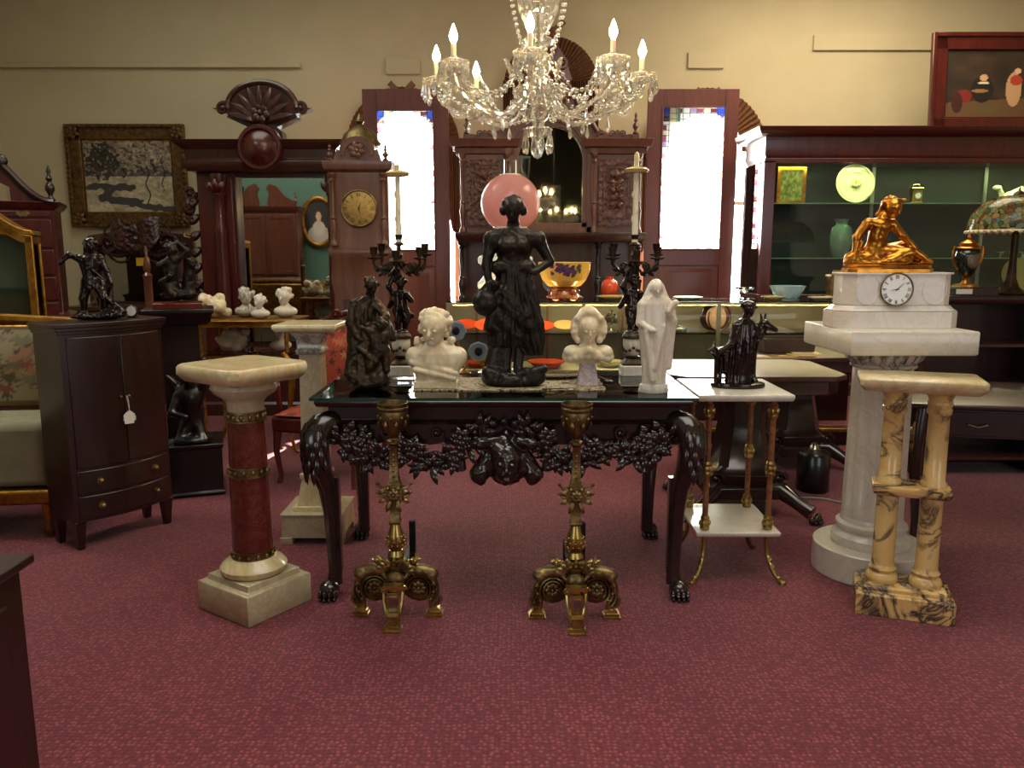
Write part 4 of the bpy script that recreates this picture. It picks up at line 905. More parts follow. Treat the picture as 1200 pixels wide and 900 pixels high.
b = B(); b.slab(bow(wv+.005, hv), CH-.05, CH-.035); b.slab(bow(wv+.012, hv+.008), CH-.035, CH-.018); b.slab(bow(wv+.018, hv+.012), CH-.018, CH); b.obj('top', M['mahog'], t, bevel=.002)
def bowseg(u0, u1, z0, z1, off=.006, n=6):
    b = B(); f = hv-.008; w = wv-.005; g = lambda u: (-w+2*w*u, -f-.055*math.cos(PI*(u-.5)))
    fr = [g(u0+(u1-u0)*k/n) for k in range(n+1)]; b.slab([(x, y-off) for x, y in fr]+[(x, y+.01) for x, y in fr[::-1]], z0, z1); return b, g
for u0, u1, kn in ((.05, .495, .46), (.505, .95, .54)):
    b, g = bowseg(u0, u1, .40, CH-.065); d = b.obj('door', M['mahog'], t, bevel=.003)
    k = B(); q = g(kn); k.ell((q[0], q[1]-.014, .72), .008, 8, 6); k.obj('knob', M['brass'], d)
for z0, z1 in ((.275, .385), (.155, .262)):
    b, g = bowseg(.04, .96, z0, z1, n=14); d = b.obj('drawer', M['mahog'], t, bevel=.003)
    for u in (.22, .78):
        q = g(u); k = B().at((q[0], q[1]-.008, (z0+z1)/2), (PI/2, 0, 0)); k.lathe([(.018, 0), (.018, .004), (.008, .006), (.007, .012), (.012, .018), (.004, .024)], n=14); k.obj('pull', M['brass'], d)
for sx in (-1, 1):
    for sy in (-1, 1): b = B(); b.rl(sx*(wv-.03), sy*(hv-.03), [(0, .015, .015), (.14, .026, .026)]); b.obj('leg', M['mahog'], t, bevel=.002)
p = Q(142, 492, .72); gq = g(.5); 
tg = thing('price_tag', 'white paper price tag hanging by a string from the bow-fronted cabinet', 'tag', (cc.x+dirv.x*gq[0]-dirv.y*(gq[1]-.035)*1, cc.y+dirv.y*gq[0]+dirv.x*(gq[1]-.035), .62), ang)
b = B(); b.prism([(-.024, -.03), (.022, -.032), (.030, .012), (.004, .035), (-.028, .014)], -.001, .001); b.obj('card', M['paper'], tg); b = B(); b.prism([(-.03, -.012), (.034, -.02), (.036, .0), (.004, .035), (-.02, .02)], .002, .0035); b.obj('card', basic('pale_green_tag', (170, 200, 176), .8), tg)
b = B(); b.tube([(.004, 0, .033), (.002, .004, .07), (0, .012, .105)], .0012, 5); b.tube([(.004, 0, .033), (.006, .004, .07), (.006, .012, .105)], .0012, 5); b.obj('string', M['paper'], tg)

# ---------------------------------------------------------------- black carved pedestal, onyx and gilt side table, sofa, red chest
px0, py0 = -1.93, 4.62
t = thing('black_carved_pedestal', 'black carved pedestal with scrolled winged figures on a box plinth', 'pedestal', (px0, py0, 0), .35); hp = ZZ(361, 4.62)
b = B(); b.rl(0, 0, [(0, .19, .17), (.02, .2, .18), (.03, .19, .17), (.28, .19, .17), (.29, .2, .18), (.31, .2, .18)]); b.obj('box_plinth', M['black'], t, bevel=.004)
b = B(); b.rl(0, .04, [(.31, .12, .11), (.33, .10, .09), (hp-.1, .10, .09), (hp-.09, .14, .13)]); b.obj('shaft', M['ebony'], t)
b = B(); b.rl(0, .02, [(hp-.09, .15, .14), (hp-.07, .17, .16), (hp-.03, .18, .17), (hp-.02, .19, .18), (hp, .19, .18)]); b.obj('top', M['black'], t, bevel=.003)
fg = head((0, -8, 62), 7, .2, .2)+[('E', (0, -2, 44), (13, 9, 12), 4), ('C', (0, 0, 40), (0, 4, 14), 11, 9, 5), ('C', (-10, -4, 46), (-16, -10, 30), 4, 3.5, 2), ('C', (-16, -10, 30), (-4, -14, 26), 3.5, 3, 2), ('C', (10, -4, 46), (16, -8, 62), 4, 3.5, 2), ('C', (16, -8, 62), (14, -6, 78), 3.5, 3, 2), ('C', (-5, 0, 16), (-12, -6, 0), 6, 4, 3), ('C', (5, 0, 16), (10, -8, 0), 6, 4, 3), ('C', (-8, 4, 50), (-22, 8, 66), 5, 2, 3), ('C', (8, 4, 50), (24, 8, 54), 5, 2, 3), ('E', (0, 0, 2), (18, 14, 6), 3)]+curls((0, -8, 65), (7, 7, 7), 14, 2.6, 3)
sculpt('winged_figure', fg, 1.0, M['black'], t, .0062, (.03, -.08, .315))
# gilt centre table, two tiers
ga = Q(310, 518, 0); gb = Q(345, 530, 0); gx, gy = -1.87, 5.72
zt = ZZ(374, 5.6); t = thing('gilt_side_table', 'gilt two-tier side table with glass shelf and long cabriole legs', 'table', (gx, gy, 0)); hx, hy = .35, .25
b = B(); b.slab([(-hx, -hy+.05), (-hx+.08, -hy), (-.1, -hy-.02), (.1, -hy-.02), (hx-.08, -hy), (hx, -hy+.05), (hx, hy), (-hx, hy)], zt-.012, zt); b.slab([(-hx+.02, -hy+.06), (-hx+.09, -hy+.015), (.0, -hy-.005), (hx-.09, -hy+.015), (hx-.02, -hy+.06), (hx-.02, hy-.02), (-hx+.02, hy-.02)], zt-.05, zt-.012); b.obj('top', M['giltw'], t, bevel=.003)
b = B(); b.slab([(-hx+.02, -hy+.06), (-hx+.09, -hy+.02), (hx-.09, -hy+.02), (hx-.02, -hy+.06), (hx-.02, hy-.02), (-hx+.02, hy-.02)], .70, .708); b.obj('glass_shelf', M['glass'], t)
for sx in (-1, 1):
    for sy in (-1, 1):
        b = B(); x, y = sx*(hx-.05), sy*(hy-.05); b.tube([(x, y, zt-.05), (x, y, .72)], [(.02, .016), (.016, .014)], 8); b.tube([(x*.9, y, .72), (x, y, .66), (x+sx*.03, y, .60), (x+sx*.025, y, .5), (x+sx*.0, y, .3), (x+sx*.0, y, .12), (x+sx*.03, y, .02), (x+sx*.05, y, .008)], [.02, .03, .032, .024, .016, .012, .014, .010], 9); b.obj('leg', M['giltw'], t)
b = B(); pts = [(-hx+.04, .70)]+[(-hx+.04+(2*hx-.08)*k/16, .62+.05*abs(math.sin(PI*k/8))) for k in range(17)]+[(hx-.04, .70)]; b.prism(pts, -hy+.04, -hy+.06); b.obj('shaped_apron', M['giltw'], t)
# red floral armchair
t = thing('armchair', 'carved armchair upholstered in rust red floral fabric behind the onyx pedestal', 'chair', (-1.13, 4.95, 0), -.25)
def flor(u, v):
    g = np.ones((len(u), 3))*[158, 66, 46]; rs = np.random.RandomState(4)
    for _ in range(60):
        a, c = rs.rand(2); r = .02+.025*rs.rand(); th = np.arctan2(v-c, u-a); k = np.hypot(u-a, (v-c))/(1+.5*np.sin(5*th)) < r; g[k] = [84, 44, 40] if rs.rand() < .7 else [180, 110, 70]
    return g
sf = lambda X, Z: -.05*np.cos(X/.26*1.4)*np.sin(np.clip(Z/.5, 0, 1)*PI)-.03
o = painted('back_panel', .50, .50, 60, 60, flor, M['tapestry'], t, sf); o.location = (0, .20, .46)
o = painted('seat', .52, .5, 50, 50, flor, M['tapestry'], t, lambda X, Z: -.05*np.cos(X/.26*1.4)*np.sin(np.clip(Z/.5, 0, 1)*PI)-.01); o.location = (0, -.28, .42); o.rotation_euler = (-PI/2, 0, 0)
b = B(); b.box(-.28, .28, -.28, .24, .32, .42); b.obj('seat_frame', M['mahog2'], t, bevel=.02)
b = B(); b.tube([(-.27, .22, .42), (-.28, .23, .75), (-.25, .24, .92), (-.12, .24, .99), (0, .24, 1.02), (.12, .24, .99), (.25, .24, .92), (.28, .23, .75), (.27, .22, .42)], .022, 8); b.box(-.26, .26, .215, .25, .42, .96); b.scroll((-.07, .22, 1.0), .04, .012); b.scroll((.07, .22, 1.0), .04, .012, 1.4, PI, -1); b.obj('back_frame', M['mahog2'], t)
for s in (-1, 1):
    b = B(); b.tube([(s*.27, .22, .68), (s*.31, .05, .67), (s*.30, -.18, .64), (s*.27, -.20, .60), (s*.28, -.16, .42)], [.018, .02, .022, .018, .018], 8); b.obj('arm', M['mahog2'], t)
    for y in (-.25, .21): b = B(); b.tube([(s*.25, y, .33), (s*.26, y-.01, .2), (s*.24, y, .05), (s*.25, y-.01, .0)], [.028, .02, .013, .018], 8); b.obj('leg', M['mahog2'], t)
# low chest with pale marble top
zc = ZZ(404, 5.9); t = thing('marble_topped_chest', 'low red brown chest of drawers with pale marble top behind gilt table', 'chest', (-1.24, 6.12, 0))
b = B(); b.box(-.24, .24, -.2, .2, 0, zc-.03); b.obj('body', M['mahog2'], t, bevel=.005); b = B(); b.rl(0, 0, [(zc-.03, .25, .21), (zc, .25, .21)]); b.obj('marble_top', M['whimar'], t, bevel=.004)
for k in range(3): b = B(); z0 = .10+k*(zc-.16)/3; b.box(-.22, .22, -.212, -.2, z0, z0+(zc-.16)/3-.02); d = b.obj('drawer', M['mahog2'], t, bevel=.004); k_ = B(); k_.ell((-.12, -.22, z0+.1), .013, 8, 6); k_.obj('knob', M['brass'], d); k_ = B(); k_.ell((.12, -.22, z0+.1), .013, 8, 6); k_.obj('knob', M['brass'], d)
# tapestry sofa at the left edge
def tap(u, v):
    rs = np.random.RandomState(2); g = np.ones((len(u), 3))*[168, 156, 126]; n_ = np.zeros(len(u))
    for _ in range(90):
        a, c, s_ = rs.rand(), rs.rand(), .02+.05*rs.rand(); col = [[150, 92, 80], [120, 116, 84], [96, 92, 70], [176, 130, 104], [136, 134, 110]][rs.randint(5)]; k = np.hypot((u-a)*1.6, v-c)*(1+.4*np.sin(9*np.arctan2(v-c, u-a))) < s_; g[k] = col
    e = np.minimum(np.minimum(u, 1-u)*2, np.minimum(v, 1-v)) < .05; g[e] = [120, 100, 72]; return g
t = thing('tapestry_sofa', 'sofa with floral tapestry back, pale green seat and gilt rails at left edge', 'sofa', (-2.98, 4.25, 0), .12)
b = B(); b.box(-.66, .66, -.10, -.02, .58, 1.03); b.obj('back', M['giltw'], t, bevel=.02)
o = painted('tapestry_panel', 1.24, .42, 110, 40, tap, M['tapestry'], t, lambda X, Z: -.03*np.sin(np.clip(Z/.42, 0, 1)*PI)); o.location = (0, -.105, .60)
b = B(); b.tube([(-.68, -.06, 1.03), (-.3, -.06, 1.055), (0, -.06, 1.065), (.3, -.06, 1.055), (.68, -.06, 1.03)], .03, 8); b.obj('top_rail', M['giltw'], t)
b = B(); b.box(-.64, .64, -.50, -.10, .25, .58); b.obj('seat_cushion', M['cream'], t, bevel=.04); b = B(); b.box(-.67, .67, -.53, -.05, .17, .245); b.obj('seat_rail', M['giltw'], t, bevel=.015)
for s in (-1, 1):
    for y in (-.48, -.08): b = B(); b.lathe([(.015, 0), (.028, .03), (.02, .06), (.03, .12), (.03, .17)], (s*.6, y, 0), 12); b.obj('leg', M['giltw'], t)

# ---------------------------------------------------------------- oval pedestal table behind the stand, and a second one on the far side
def claw_table(loc, hx, hy, zt, label, rz=0, ch=.08):
    t = thing('pedestal_table', label, 'table', loc, rz)
    b = B(); b.rl(0, 0, [(zt-.10, hx-.03, hy-.03), (zt-.03, hx-.03, hy-.03), (zt-.028, hx, hy), (zt, hx, hy)], ch); b.obj('tabletop', M['dwalnut'], t, bevel=.004)
    b = B(); b.rl(0, 0, [(.16, .17, .17), (.22, .18, .18), (.26, .14, .14), (.5, .11, .11), (zt-.14, .12, .12), (zt-.10, .18, .18)], .04); b.obj('pedestal', M['ebony'], t, bevel=.004)
    b = B(); b.rl(0, 0, [(.10, .22, .22), (.16, .22, .22)], .06); b.obj('platform', M['ebony'], t, bevel=.004)
    for k in range(4):
        a = PI/4+k*PI/2; d = V(math.cos(a), math.sin(a), 0); p = B(); s_ = V(-d.y, d.x, 0)
        p.tube([d*.15+V(0, 0, .13), d*.26+V(0, 0, .14), d*.35+V(0, 0, .09), d*.43+V(0, 0, .055)], [.05, .05, .036, .04], 10)
        for q in range(4): c = d*(.47-.012*abs(q-1.5))+s_*(-.036+.024*q)+V(0, 0, .026); p.ell(tuple(c), (.02, .02, .026), 8, 6); p.ell(tuple(c+d*.02-V(0, 0, .012)), (.009, .009, .01), 6, 5)
        p.scroll(tuple(d*.24+V(0, 0, .2)), .04, .015); p.obj('claw_foot', M['ebony'], t)
    return t
claw_table((1.27, 4.32, 0), .46, .34, .785, 'dark pedestal table with rounded corners and claw feet behind the two-tier stand')
claw_table((1.88, 5.24, 0), .50, .34, .76, 'dark claw-footed table carrying the card trays in front of glass counter', .1)
# dark console behind the twin column pedestal
t = thing('cabriole_desk', 'dark desk with brass-mounted cabriole legs at the right edge', 'desk', (2.55, 3.72, 0), math.radians(-12)); zt = .74
b = B(); b.rl(0, 0, [(zt-.025, .70, .36), (zt-.02, .71, .37), (zt-.006, .71, .37), (zt, .70, .36)]); b.obj('desktop', M['mahog'], t, bevel=.003)
b = B(); b.box(-.64, .64, -.31, .31, zt-.16, zt-.025); b.obj('apron', M['mahog'], t)
for k in range(3): b = B(); b.box(-.60+k*.41, -.22+k*.41, -.322, -.31, zt-.15, zt-.04); d = b.obj('drawer', M['mahog'], t, bevel=.003); k_ = B(); k_.tube([(-.45+k*.41, -.335, zt-.095), (-.41+k*.41, -.345, zt-.105), (-.37+k*.41, -.335, zt-.095)], .004, 6); k_.obj('handle', M['brass'], d)
for sx in (-1, 1):
    for sy in (-1, 1):
        x, y = sx*.64, sy*.31; b = B(); b.tube([(x, y, zt-.03), (x+sx*.01, y+sy*.01, zt-.12), (x+sx*.02, y+sy*.02, zt-.2), (x+sx*.005, y+sy*.005, zt-.36), (x-sx*.015, y-sy*.015, .18), (x-sx*.01, y-sy*.01, .04), (x+sx*.01, y+sy*.01, 0)], [.035, .036, .034, .024, .017, .014, .02], 10); o = b.obj('leg', M['mahog'], t)
        m_ = B()
        m_.tube([(x+sx*.034, y+sy*.034, zt-.09), (x+sx*.044, y+sy*.044, zt-.17), (x+sx*.04, y+sy*.04, zt-.23)], [.006, .008, .003], 6)
        for k in range(3): m_.leaf((x+sx*.036, y+sy*.036, zt-.11-.03*k), (0, 0, -1), (sx, sy, 0), .06, .016, .006)
        m_.obj('brass_mount', M['brass'], o)
# dark chair-side cabinet at the lower left corner
t = thing('dark_side_cabinet', 'dark brown side cabinet cut off by the lower left corner', 'cabinet', (-1.54, 1.48, 0), 0)
b = B(); b.rl(0, 0, [(.06, .40, .27), (.68, .40, .27)]); b.obj('body', M['mahog'], t, bevel=.004); b = B(); b.rl(0, 0, [(.68, .41, .28), (.69, .425, .29), (.71, .425, .29)]); b.obj('top', M['mahog'], t, bevel=.003); b = B(); b.rl(0, 0, [(0, .41, .28), (.06, .41, .28)]); b.obj('plinth', M['mahog'], t)
b = B(); b.box(.40, .412, -.2, .2, .12, .62); d = b.obj('door', M['mahog'], t, bevel=.003); k_ = B(); k_.ell((.42, -.12, .4), .012, 8, 6); k_.obj('knob', M['brass'], d)
def nz(u, v, s, seed=0):
    r = np.random.RandomState(seed); g = r.rand(40, 40); x = (u*s) % 39; y = (v*s) % 39; i = x.astype(int); j = y.astype(int); f = x-i; h = y-j; f = f*f*(3-2*f); h = h*h*(3-2*h)
    return g[i, j]*(1-f)*(1-h)+g[i+1, j]*f*(1-h)+g[i, j+1]*(1-f)*h+g[i+1, j+1]*f*h
# ---------------------------------------------------------------- glass counter on the platform
GX0, GX1, GY0, GY1, GZ = -.50, 2.60, 6.06, 6.62, 1.045
t = thing('glass_counter', 'long glass-topped shop counter with lit glass shelf and pale wooden posts', 'counter', ((GX0+GX1)/2, (GY0+GY1)/2, .12)); gw = (GX1-GX0)/2; gd = (GY1-GY0)/2; gz = GZ-.12
pale = basic('pale_metal_edge', (150, 140, 110), .35, .6)
b = B(); b.box(-gw, gw, -gd, gd, 0, .36); b.box(-gw-.005, gw+.005, -gd-.005, gd+.005, .36, .385); b.obj('base', M['mahog'], t, bevel=.004)
b = B(); b.box(-gw+.01, gw-.01, -gd+.02, gd-.01, .386, .392); b.obj('case_floor', M['white'], t)
b = B(); b.box(-gw, gw, -gd, gd, gz-.012, gz); b.obj('glass_top', M['tglass'], t)
b = B(); b.box(-gw+.02, gw-.02, -gd+.003, -gd+.008, .39, gz-.014); b.obj('glass_front', M['glass'], t)
b = B(); b.box(-gw+.02, gw-.02, -gd+.07, gd-.06, .665, .673); b.obj('glass_shelf', M['glass'], t)
b = B(); b.box(-gw, gw, gd-.02, gd, .39, gz-.012); b.obj('back_panel', basic('counter_back_lining', (116, 110, 92), .6), t)
for x in (-gw, -gw+1.03, -gw+2.06, gw-.03): b = B(); b.box(x, x+.03, -gd, -gd+.02, .39, gz-.014); b.obj('post', pale, t)
for x in (-gw+.2, -gw+.5, -gw+.78, -gw+1.4, -gw+1.8, -gw+2.4): b = B(); b.box(x, x+.02, gd-.06, gd-.045, .39, gz-.03); b.obj('shelf_post', M['oak'], t)
b = B(); b.box(-gw, gw, -gd-.002, -gd+.014, gz-.03, gz-.013); b.obj('edge_strip', pale, t)
b = B(); b.box(-gw+.05, gw-.05, -gd+.016, -gd+.03, gz-.032, gz-.018); b.obj('lamp_strip', M['strip2'], t)
def plate_(b, r, c, h=.02, n=28): b.lathe([(r*.55, 0), (r*.6, .004), (r, h), (r*1.0, h+.003), (r*.6, .009), (.001, .008)], c, n); return b
cols = {'coral': basic('coral_glazed_china', (226, 84, 48), .15, coat=.6), 'gold': basic('gilt_edged_china', (222, 190, 120), .2, coat=.5), 'cream': basic('cream_china', (226, 214, 176), .2, coat=.5), 'greeng': basic('green_glass_china', (90, 100, 84), .15, coat=.6), 'blue': basic('blue_white_china', (150, 176, 210), .15, coat=.6)}
def gobj(px, Y, z, name, label, cat, builder, mat, group=None, rz=0):
    o = builder(B()).obj(name, mat); return solo(o, label, cat, group, (PX(px, Y, z), Y, z), rz)
SH, FLR = .12+.6735, .12+.3925
pl = lambda r, h=.02: (lambda b: plate_(b, r, (0, 0, 0), h))
tpl = lambda r: (lambda b: plate_(b.at((0, 0, r*.32), (.33, 0, 0)), r, (0, 0, 0), .02))
gobj(546, 6.34, SH, 'plate', 'small coral plate on counter shelf nearest its left end', 'plate', tpl(.10), cols['coral'])
gobj(574, 6.24, SH, 'plate', 'coral plate on counter shelf, left of the bronze woman', 'plate', tpl(.12), cols['coral'])
gobj(636, 6.28, SH, 'plate', 'coral plate on counter shelf, right of the bronze woman', 'plate', tpl(.09), cols['coral'])
gobj(662, 6.34, SH, 'plate', 'gilt-edged cream plate on counter shelf beside the coral one', 'plate', tpl(.09), cols['gold'])
gobj(560, 6.25, FLR, 'bowl', 'coral bowl on counter floor, left of the bronze woman', 'bowl', pl(.13, .04), cols['coral'])
gobj(640, 6.22, FLR, 'bowl', 'wide coral bowl on counter floor, right of the bronze woman', 'bowl', pl(.15, .05), cols['coral'])
gobj(715, 6.25, FLR, 'bowl', 'cream bowl on counter floor beside the right candelabrum', 'bowl', pl(.10, .05), cols['cream'])
def cruet(b):
    b.lathe([(.06, 0), (.06, .01), (.012, .02), (.01, .06), (.05, .065), (.05, .07), (.01, .072), (.008, .15), (.02, .16), (.004, .17)], n=16)
    for k in range(4): a = k*PI/2+.5; b.lathe([(.02, .07), (.022, .11), (.008, .125), (.012, .14)], (.038*math.cos(a), .038*math.sin(a), 0), 10)
    return b
gobj(716, 6.3, SH, 'cruet_stand', 'silver cruet stand on counter shelf right of the bonneted bust', 'cruet stand', cruet, M['silver'])
gobj(739, 6.35, SH, 'cruet_stand', 'smaller silver cruet stand on counter shelf by the candelabrum', 'cruet stand', lambda b: cruet(b.at(sc=.75)), M['silver'])
def coffee(b):
    b.lathe([(.03, 0), (.035, .01), (.02, .02), (.04, .06), (.045, .09), (.03, .13), (.028, .15), (.03, .155), (.012, .17), (.004, .19)], n=18)
    b.tube([(.04, 0, .07), (.07, 0, .11), (.08, 0, .14)], [.008, .006, .005], 7); b.tube([(-.03, 0, .14), (-.07, 0, .12), (-.07, 0, .08), (-.04, 0, .06)], .005, 6); return b
gobj(592, 6.42, SH, 'coffee_pot', 'small silver coffee pot on counter shelf behind the bronze woman', 'pot', coffee, M['silver'])
def bulge_tray(b):  # oval gilt tray standing up
    return b.at((0, 0, .10), (math.radians(80), 0, 0)).lathe([(.10, 0), (.13, .008), (.135, .012), (.13, .016), (.10, .01), (.001, .008)], n=28, sx=1.25)
# boxes and round thing right part of the case
def drum(b):
    b.at((0, 0, .113), (PI/2, 0, .35)); b.lathe([(.104, -.05), (.104, .05)], n=32); b.ring((0, 0, .05), .103, .009); b.ring((0, 0, -.05), .103, .009); return b
o = gobj(838, 6.30, SH, 'round_drum', 'dark round drum-shaped box standing on edge inside the counter', 'box', drum, M['mahog'])
disc = B().at((-.012, -.052, .113), (PI/2, 0, .35)); disc.lathe([(.092, 0), (.092, .006)], n=32); disc.obj('face', basic('worn_brown_face', (128, 104, 84), .6, c2=(104, 84, 68), ns=12), o)
gobj(803, 6.22, FLR+.0, 'oval_dish', 'oval gilt-rimmed cream dish on counter floor behind the marble figure', 'dish', lambda b: b.lathe([(.14, 0), (.17, .03), (.168, .034), (.13, .01), (.001, .01)], n=30, sx=1.0, sy=.75), cols['gold'])
gobj(792, 6.20, SH, 'covered_dish', 'low green glass dish with lid on counter shelf by the drum', 'dish', lambda b: b.lathe([(.08, 0), (.09, .03), (.095, .035), (.09, .04), (.06, .055), (.01, .06)], n=24), cols['greeng'])
for px, w, h, m, lb in ((852, .11, .05, 'cream', 'cream box on counter floor below the drum'), (905, .16, .06, 'gold', 'tan box on counter floor near right end of counter')):
    gobj(px, 6.22, FLR, 'small_box', lb, 'box', (lambda b, w=w, h=h: b.rl(0, 0, [(0, w, .08), (h*.7, w, .08), (h*.72, w+.004, .084), (h, w+.004, .084)])), cols[m])
# things standing on the counter
def globe_lamp():
    Y = 6.48; x = PX(598, Y, 1.6); t = thing('oil_lamp', 'tall oil lamp with a round pink glass globe and clear chimney', 'lamp', (x, Y, GZ)); g0 = ZZ(274, Y)-GZ; g1 = ZZ(205, Y)-GZ; zc = ZZ(238, Y)-GZ; r = .235
    b = B(); b.lathe([(.11, 0), (.115, .02), (.08, .04), (.045, .08), (.035, .14), (.06, .17), (.10, .22), (.11, .28), (.09, .34), (.04, .37), (.035, .40)], n=28); b.obj('font', M['brass'], t)
    b = B(); b.lathe([(.06, .38), (.065, .42), (.10, .44), (.10, .45), (.05, .45)], n=24); b.obj('burner', M['brassb'], t)
    b = B(); a0 = -.98; n = 18; b.lathe([(r*math.cos(a0+(1.22-a0)*k/n), zc+r*.98*math.sin(a0+(1.22-a0)*k/n)) for k in range(n+1)], n=40, caps=False); pink = bpy.data.materials.new('pink_glass'); pink, nt, bs_ = newmat('pink_cased_glass'); setc(bs_.inputs['Base Color'], (240, 182, 180)); bs_.inputs['Roughness'].default_value = .25; bs_.inputs['Coat Weight'].default_value = .6
    out = [q for q in nt.nodes if q.type == 'OUTPUT_MATERIAL'][0]; tl = nt.nodes.new('ShaderNodeBsdfTranslucent'); tl.inputs[0].default_value = (*s2l((250, 200, 194)), 1); mx = nt.nodes.new('ShaderNodeMixShader'); mx.inputs[0].default_value = .6; nt.links.new(bs_.outputs[0], mx.inputs[1]); nt.links.new(tl.outputs[0], mx.inputs[2]); nt.links.new(mx.outputs[0], out.inputs[0])
    b.obj('globe', pink, t); b = B(); b.ring((0, 0, zc+r*.98*math.sin(1.22)), r*math.cos(1.22), .006); b.ring((0, 0, zc+r*.98*math.sin(a0)), r*math.cos(a0), .008); b.obj('globe_rim', M['porc'], t)
    b = B(); zt = ZZ(188, Y)-GZ; b.lathe([(.05, .45), (.065, .52), (.052, .62), (.05, zt), (.052, zt+.003)], n=24, caps=False); b.obj('chimney', thin_glass('chimney_glass', (.88, .9, .88), 1.6, .03), t)
globe_lamp()
# white porcelain clock behind the bronze woman
Y = 6.20; t = thing('porcelain_clock', 'white scrolled porcelain mantel clock behind the bronze woman', 'clock', (PX(592, Y, 1.15), Y, GZ), 0)
pr = [('E', (0, 0, 44), (26, 9, 34), 3), ('E', (0, 0, 6), (38, 12, 8), 4), ('C', (-30, 0, 8), (-38, -2, 24), 7, 6, 4), ('C', (-38, -2, 24), (-24, -2, 44), 6, 6, 4), ('C', (-24, -2, 44), (-36, -2, 62), 6, 5, 4), ('E', (-36, -2, 64), (8, 6, 8), 3), ('C', (30, 0, 8), (38, -2, 24), 7, 6, 4), ('C', (38, -2, 24), (24, -2, 44), 6, 6, 4), ('C', (24, -2, 44), (36, -2, 62), 6, 5, 4), ('E', (36, -2, 64), (8, 6, 8), 3), ('C', (-10, 0, 74), (0, 0, 90), 8, 6, 4), ('C', (10, 0, 74), (0, 0, 90), 8, 6, 4)]
sculpt('body', pr, 1.4, M['porc'], t, .0048, rough=.8, rf=.45); clock_dial(t, (0, .21), .07, M['clockface'], M['gilt'], M['darkface'], -.048, (1.0, 2.2))
# painted footed bowl
def bowlpaint(x, y, z, r):
    pass
Y = 6.18; t = thing('painted_bowl', 'large footed porcelain bowl painted yellow with purple grapes', 'bowl', (PX(661, Y, 1.15), Y, GZ))
rb = .205; zb0 = ZZ(337, Y)-GZ; zb1 = ZZ(309, Y)-GZ+.01
op = np.array([(.085, 0), (.13, .06), (.17, .3), (.195, .65), (rb, 1)]); zq = np.linspace(0, 1, 26); prof = [(float(np.interp(q_, op[:, 1], op[:, 0])), zb0+(zb1-zb0)*float(q_)) for q_ in zq]+[(rb-.004, zb1+.002), (.185, zb0+.12), (.15, zb0+.05), (.06, zb0+.02), (.001, zb0+.018)]
b = B(); b.lathe(prof, n=110); o = b.obj('bowl', M['glaze'], t)
me = o.data; v = np.array([q.co[:] for q in me.vertices]); c = np.ones((len(v), 3))*[240, 190, 84]; th = np.arctan2(v[:, 1], v[:, 0]); rs = np.random.RandomState(1)
c[v[:, 2] > zb1-.02] = [236, 196, 90]
for _ in range(46):
    a0 = -PI/2+rs.randn()*.35; z0 = zb1-.05+rs.randn()*.02; k = np.hypot((th-a0)*.19, v[:, 2]-z0) < .016; c[k] = [[88, 52, 96], [110, 66, 120], [70, 84, 56]][rs.randint(3)]
c = c/255; c = np.where(c <= .04045, c/12.92, ((c+.055)/1.055)**2.4); me.color_attributes.new('paint', 'FLOAT_COLOR', 'POINT').data.foreach_set('color', np.c_[c, np.ones(len(c))].astype(np.float32).ravel())
b = B(); b.lathe([(.12, .02), (.125, .03), (.105, .05), (.10, zb0-.02), (.12, zb0-.01), (.09, zb0+.004)], n=32)
for k in range(5): a = 2*PI*k/5+.3; b.ell((.115*math.cos(a), .115*math.sin(a), .018), (.03, .03, .018), 10, 7); b.ell((.11*math.cos(a), .11*math.sin(a), zb0-.03), (.02, .02, .03), 8, 6)
b.obj('foot', basic('crimson_gilt_china', (150, 40, 50), .15, coat=.6, c2=(208, 140, 70), ns=22), t)
# blue and white small plate on stand + dial, brass candlestick behind
gobj(648, 6.42, GZ, 'plate', 'small blue and white plate standing behind the yellow bowl', 'plate', lambda b: b.at((0, 0, .13), (math.radians(80), 0, 0)).lathe([(.05, 0), (.085, .01), (.086, .013), (.05, .006), (.001, .006)], n=28), cols['blue'])
def candlestick(b): return b.lathe([(.05, 0), (.05, .01), (.015, .03), (.02, .06), (.010, .09), (.018, .14), (.01, .18), (.025, .2), (.025, .22), (.012, .222)], n=16)
gobj(676, 6.45, GZ, 'candlestick', 'short brass candlestick behind the yellow bowl', 'candlestick', candlestick, M['brass'])
def pile(px, label, mat, r, h): return gobj(px, 6.3, GZ, 'dish', label, 'dish', lambda b: b.lathe([(r*.7, 0), (r, h*.7), (r, h), (r*.9, h), (r*.6, h*.4), (.001, h*.4)], n=28, sx=1.3), mat)
pile(718, 'flat wicker-coloured dish on counter top behind the right candelabrum', cols['gold'], .10, .03)
pile(806, 'flat pale dish on counter top between the marble figure and glare', cols['cream'], .09, .02)
pile(906, 'long tan dish on counter top by the glass bowl', cols['gold'], .07, .025)
pile(962, 'flat cream dish on counter top near its right end', cols['cream'], .08, .02)
gobj(922, 6.45, GZ, 'cut_glass_bowl', 'pale blue cut glass bowl on counter top before the green case', 'bowl', lambda b: b.lathe([(.08, 0), (.09, .004), (.14, .10), (.136, .10), (.085, .01), (.001, .01)], n=24, fl=12, amp=.04), cut_glass('blue_cut_glass', (170, 200, 214)))
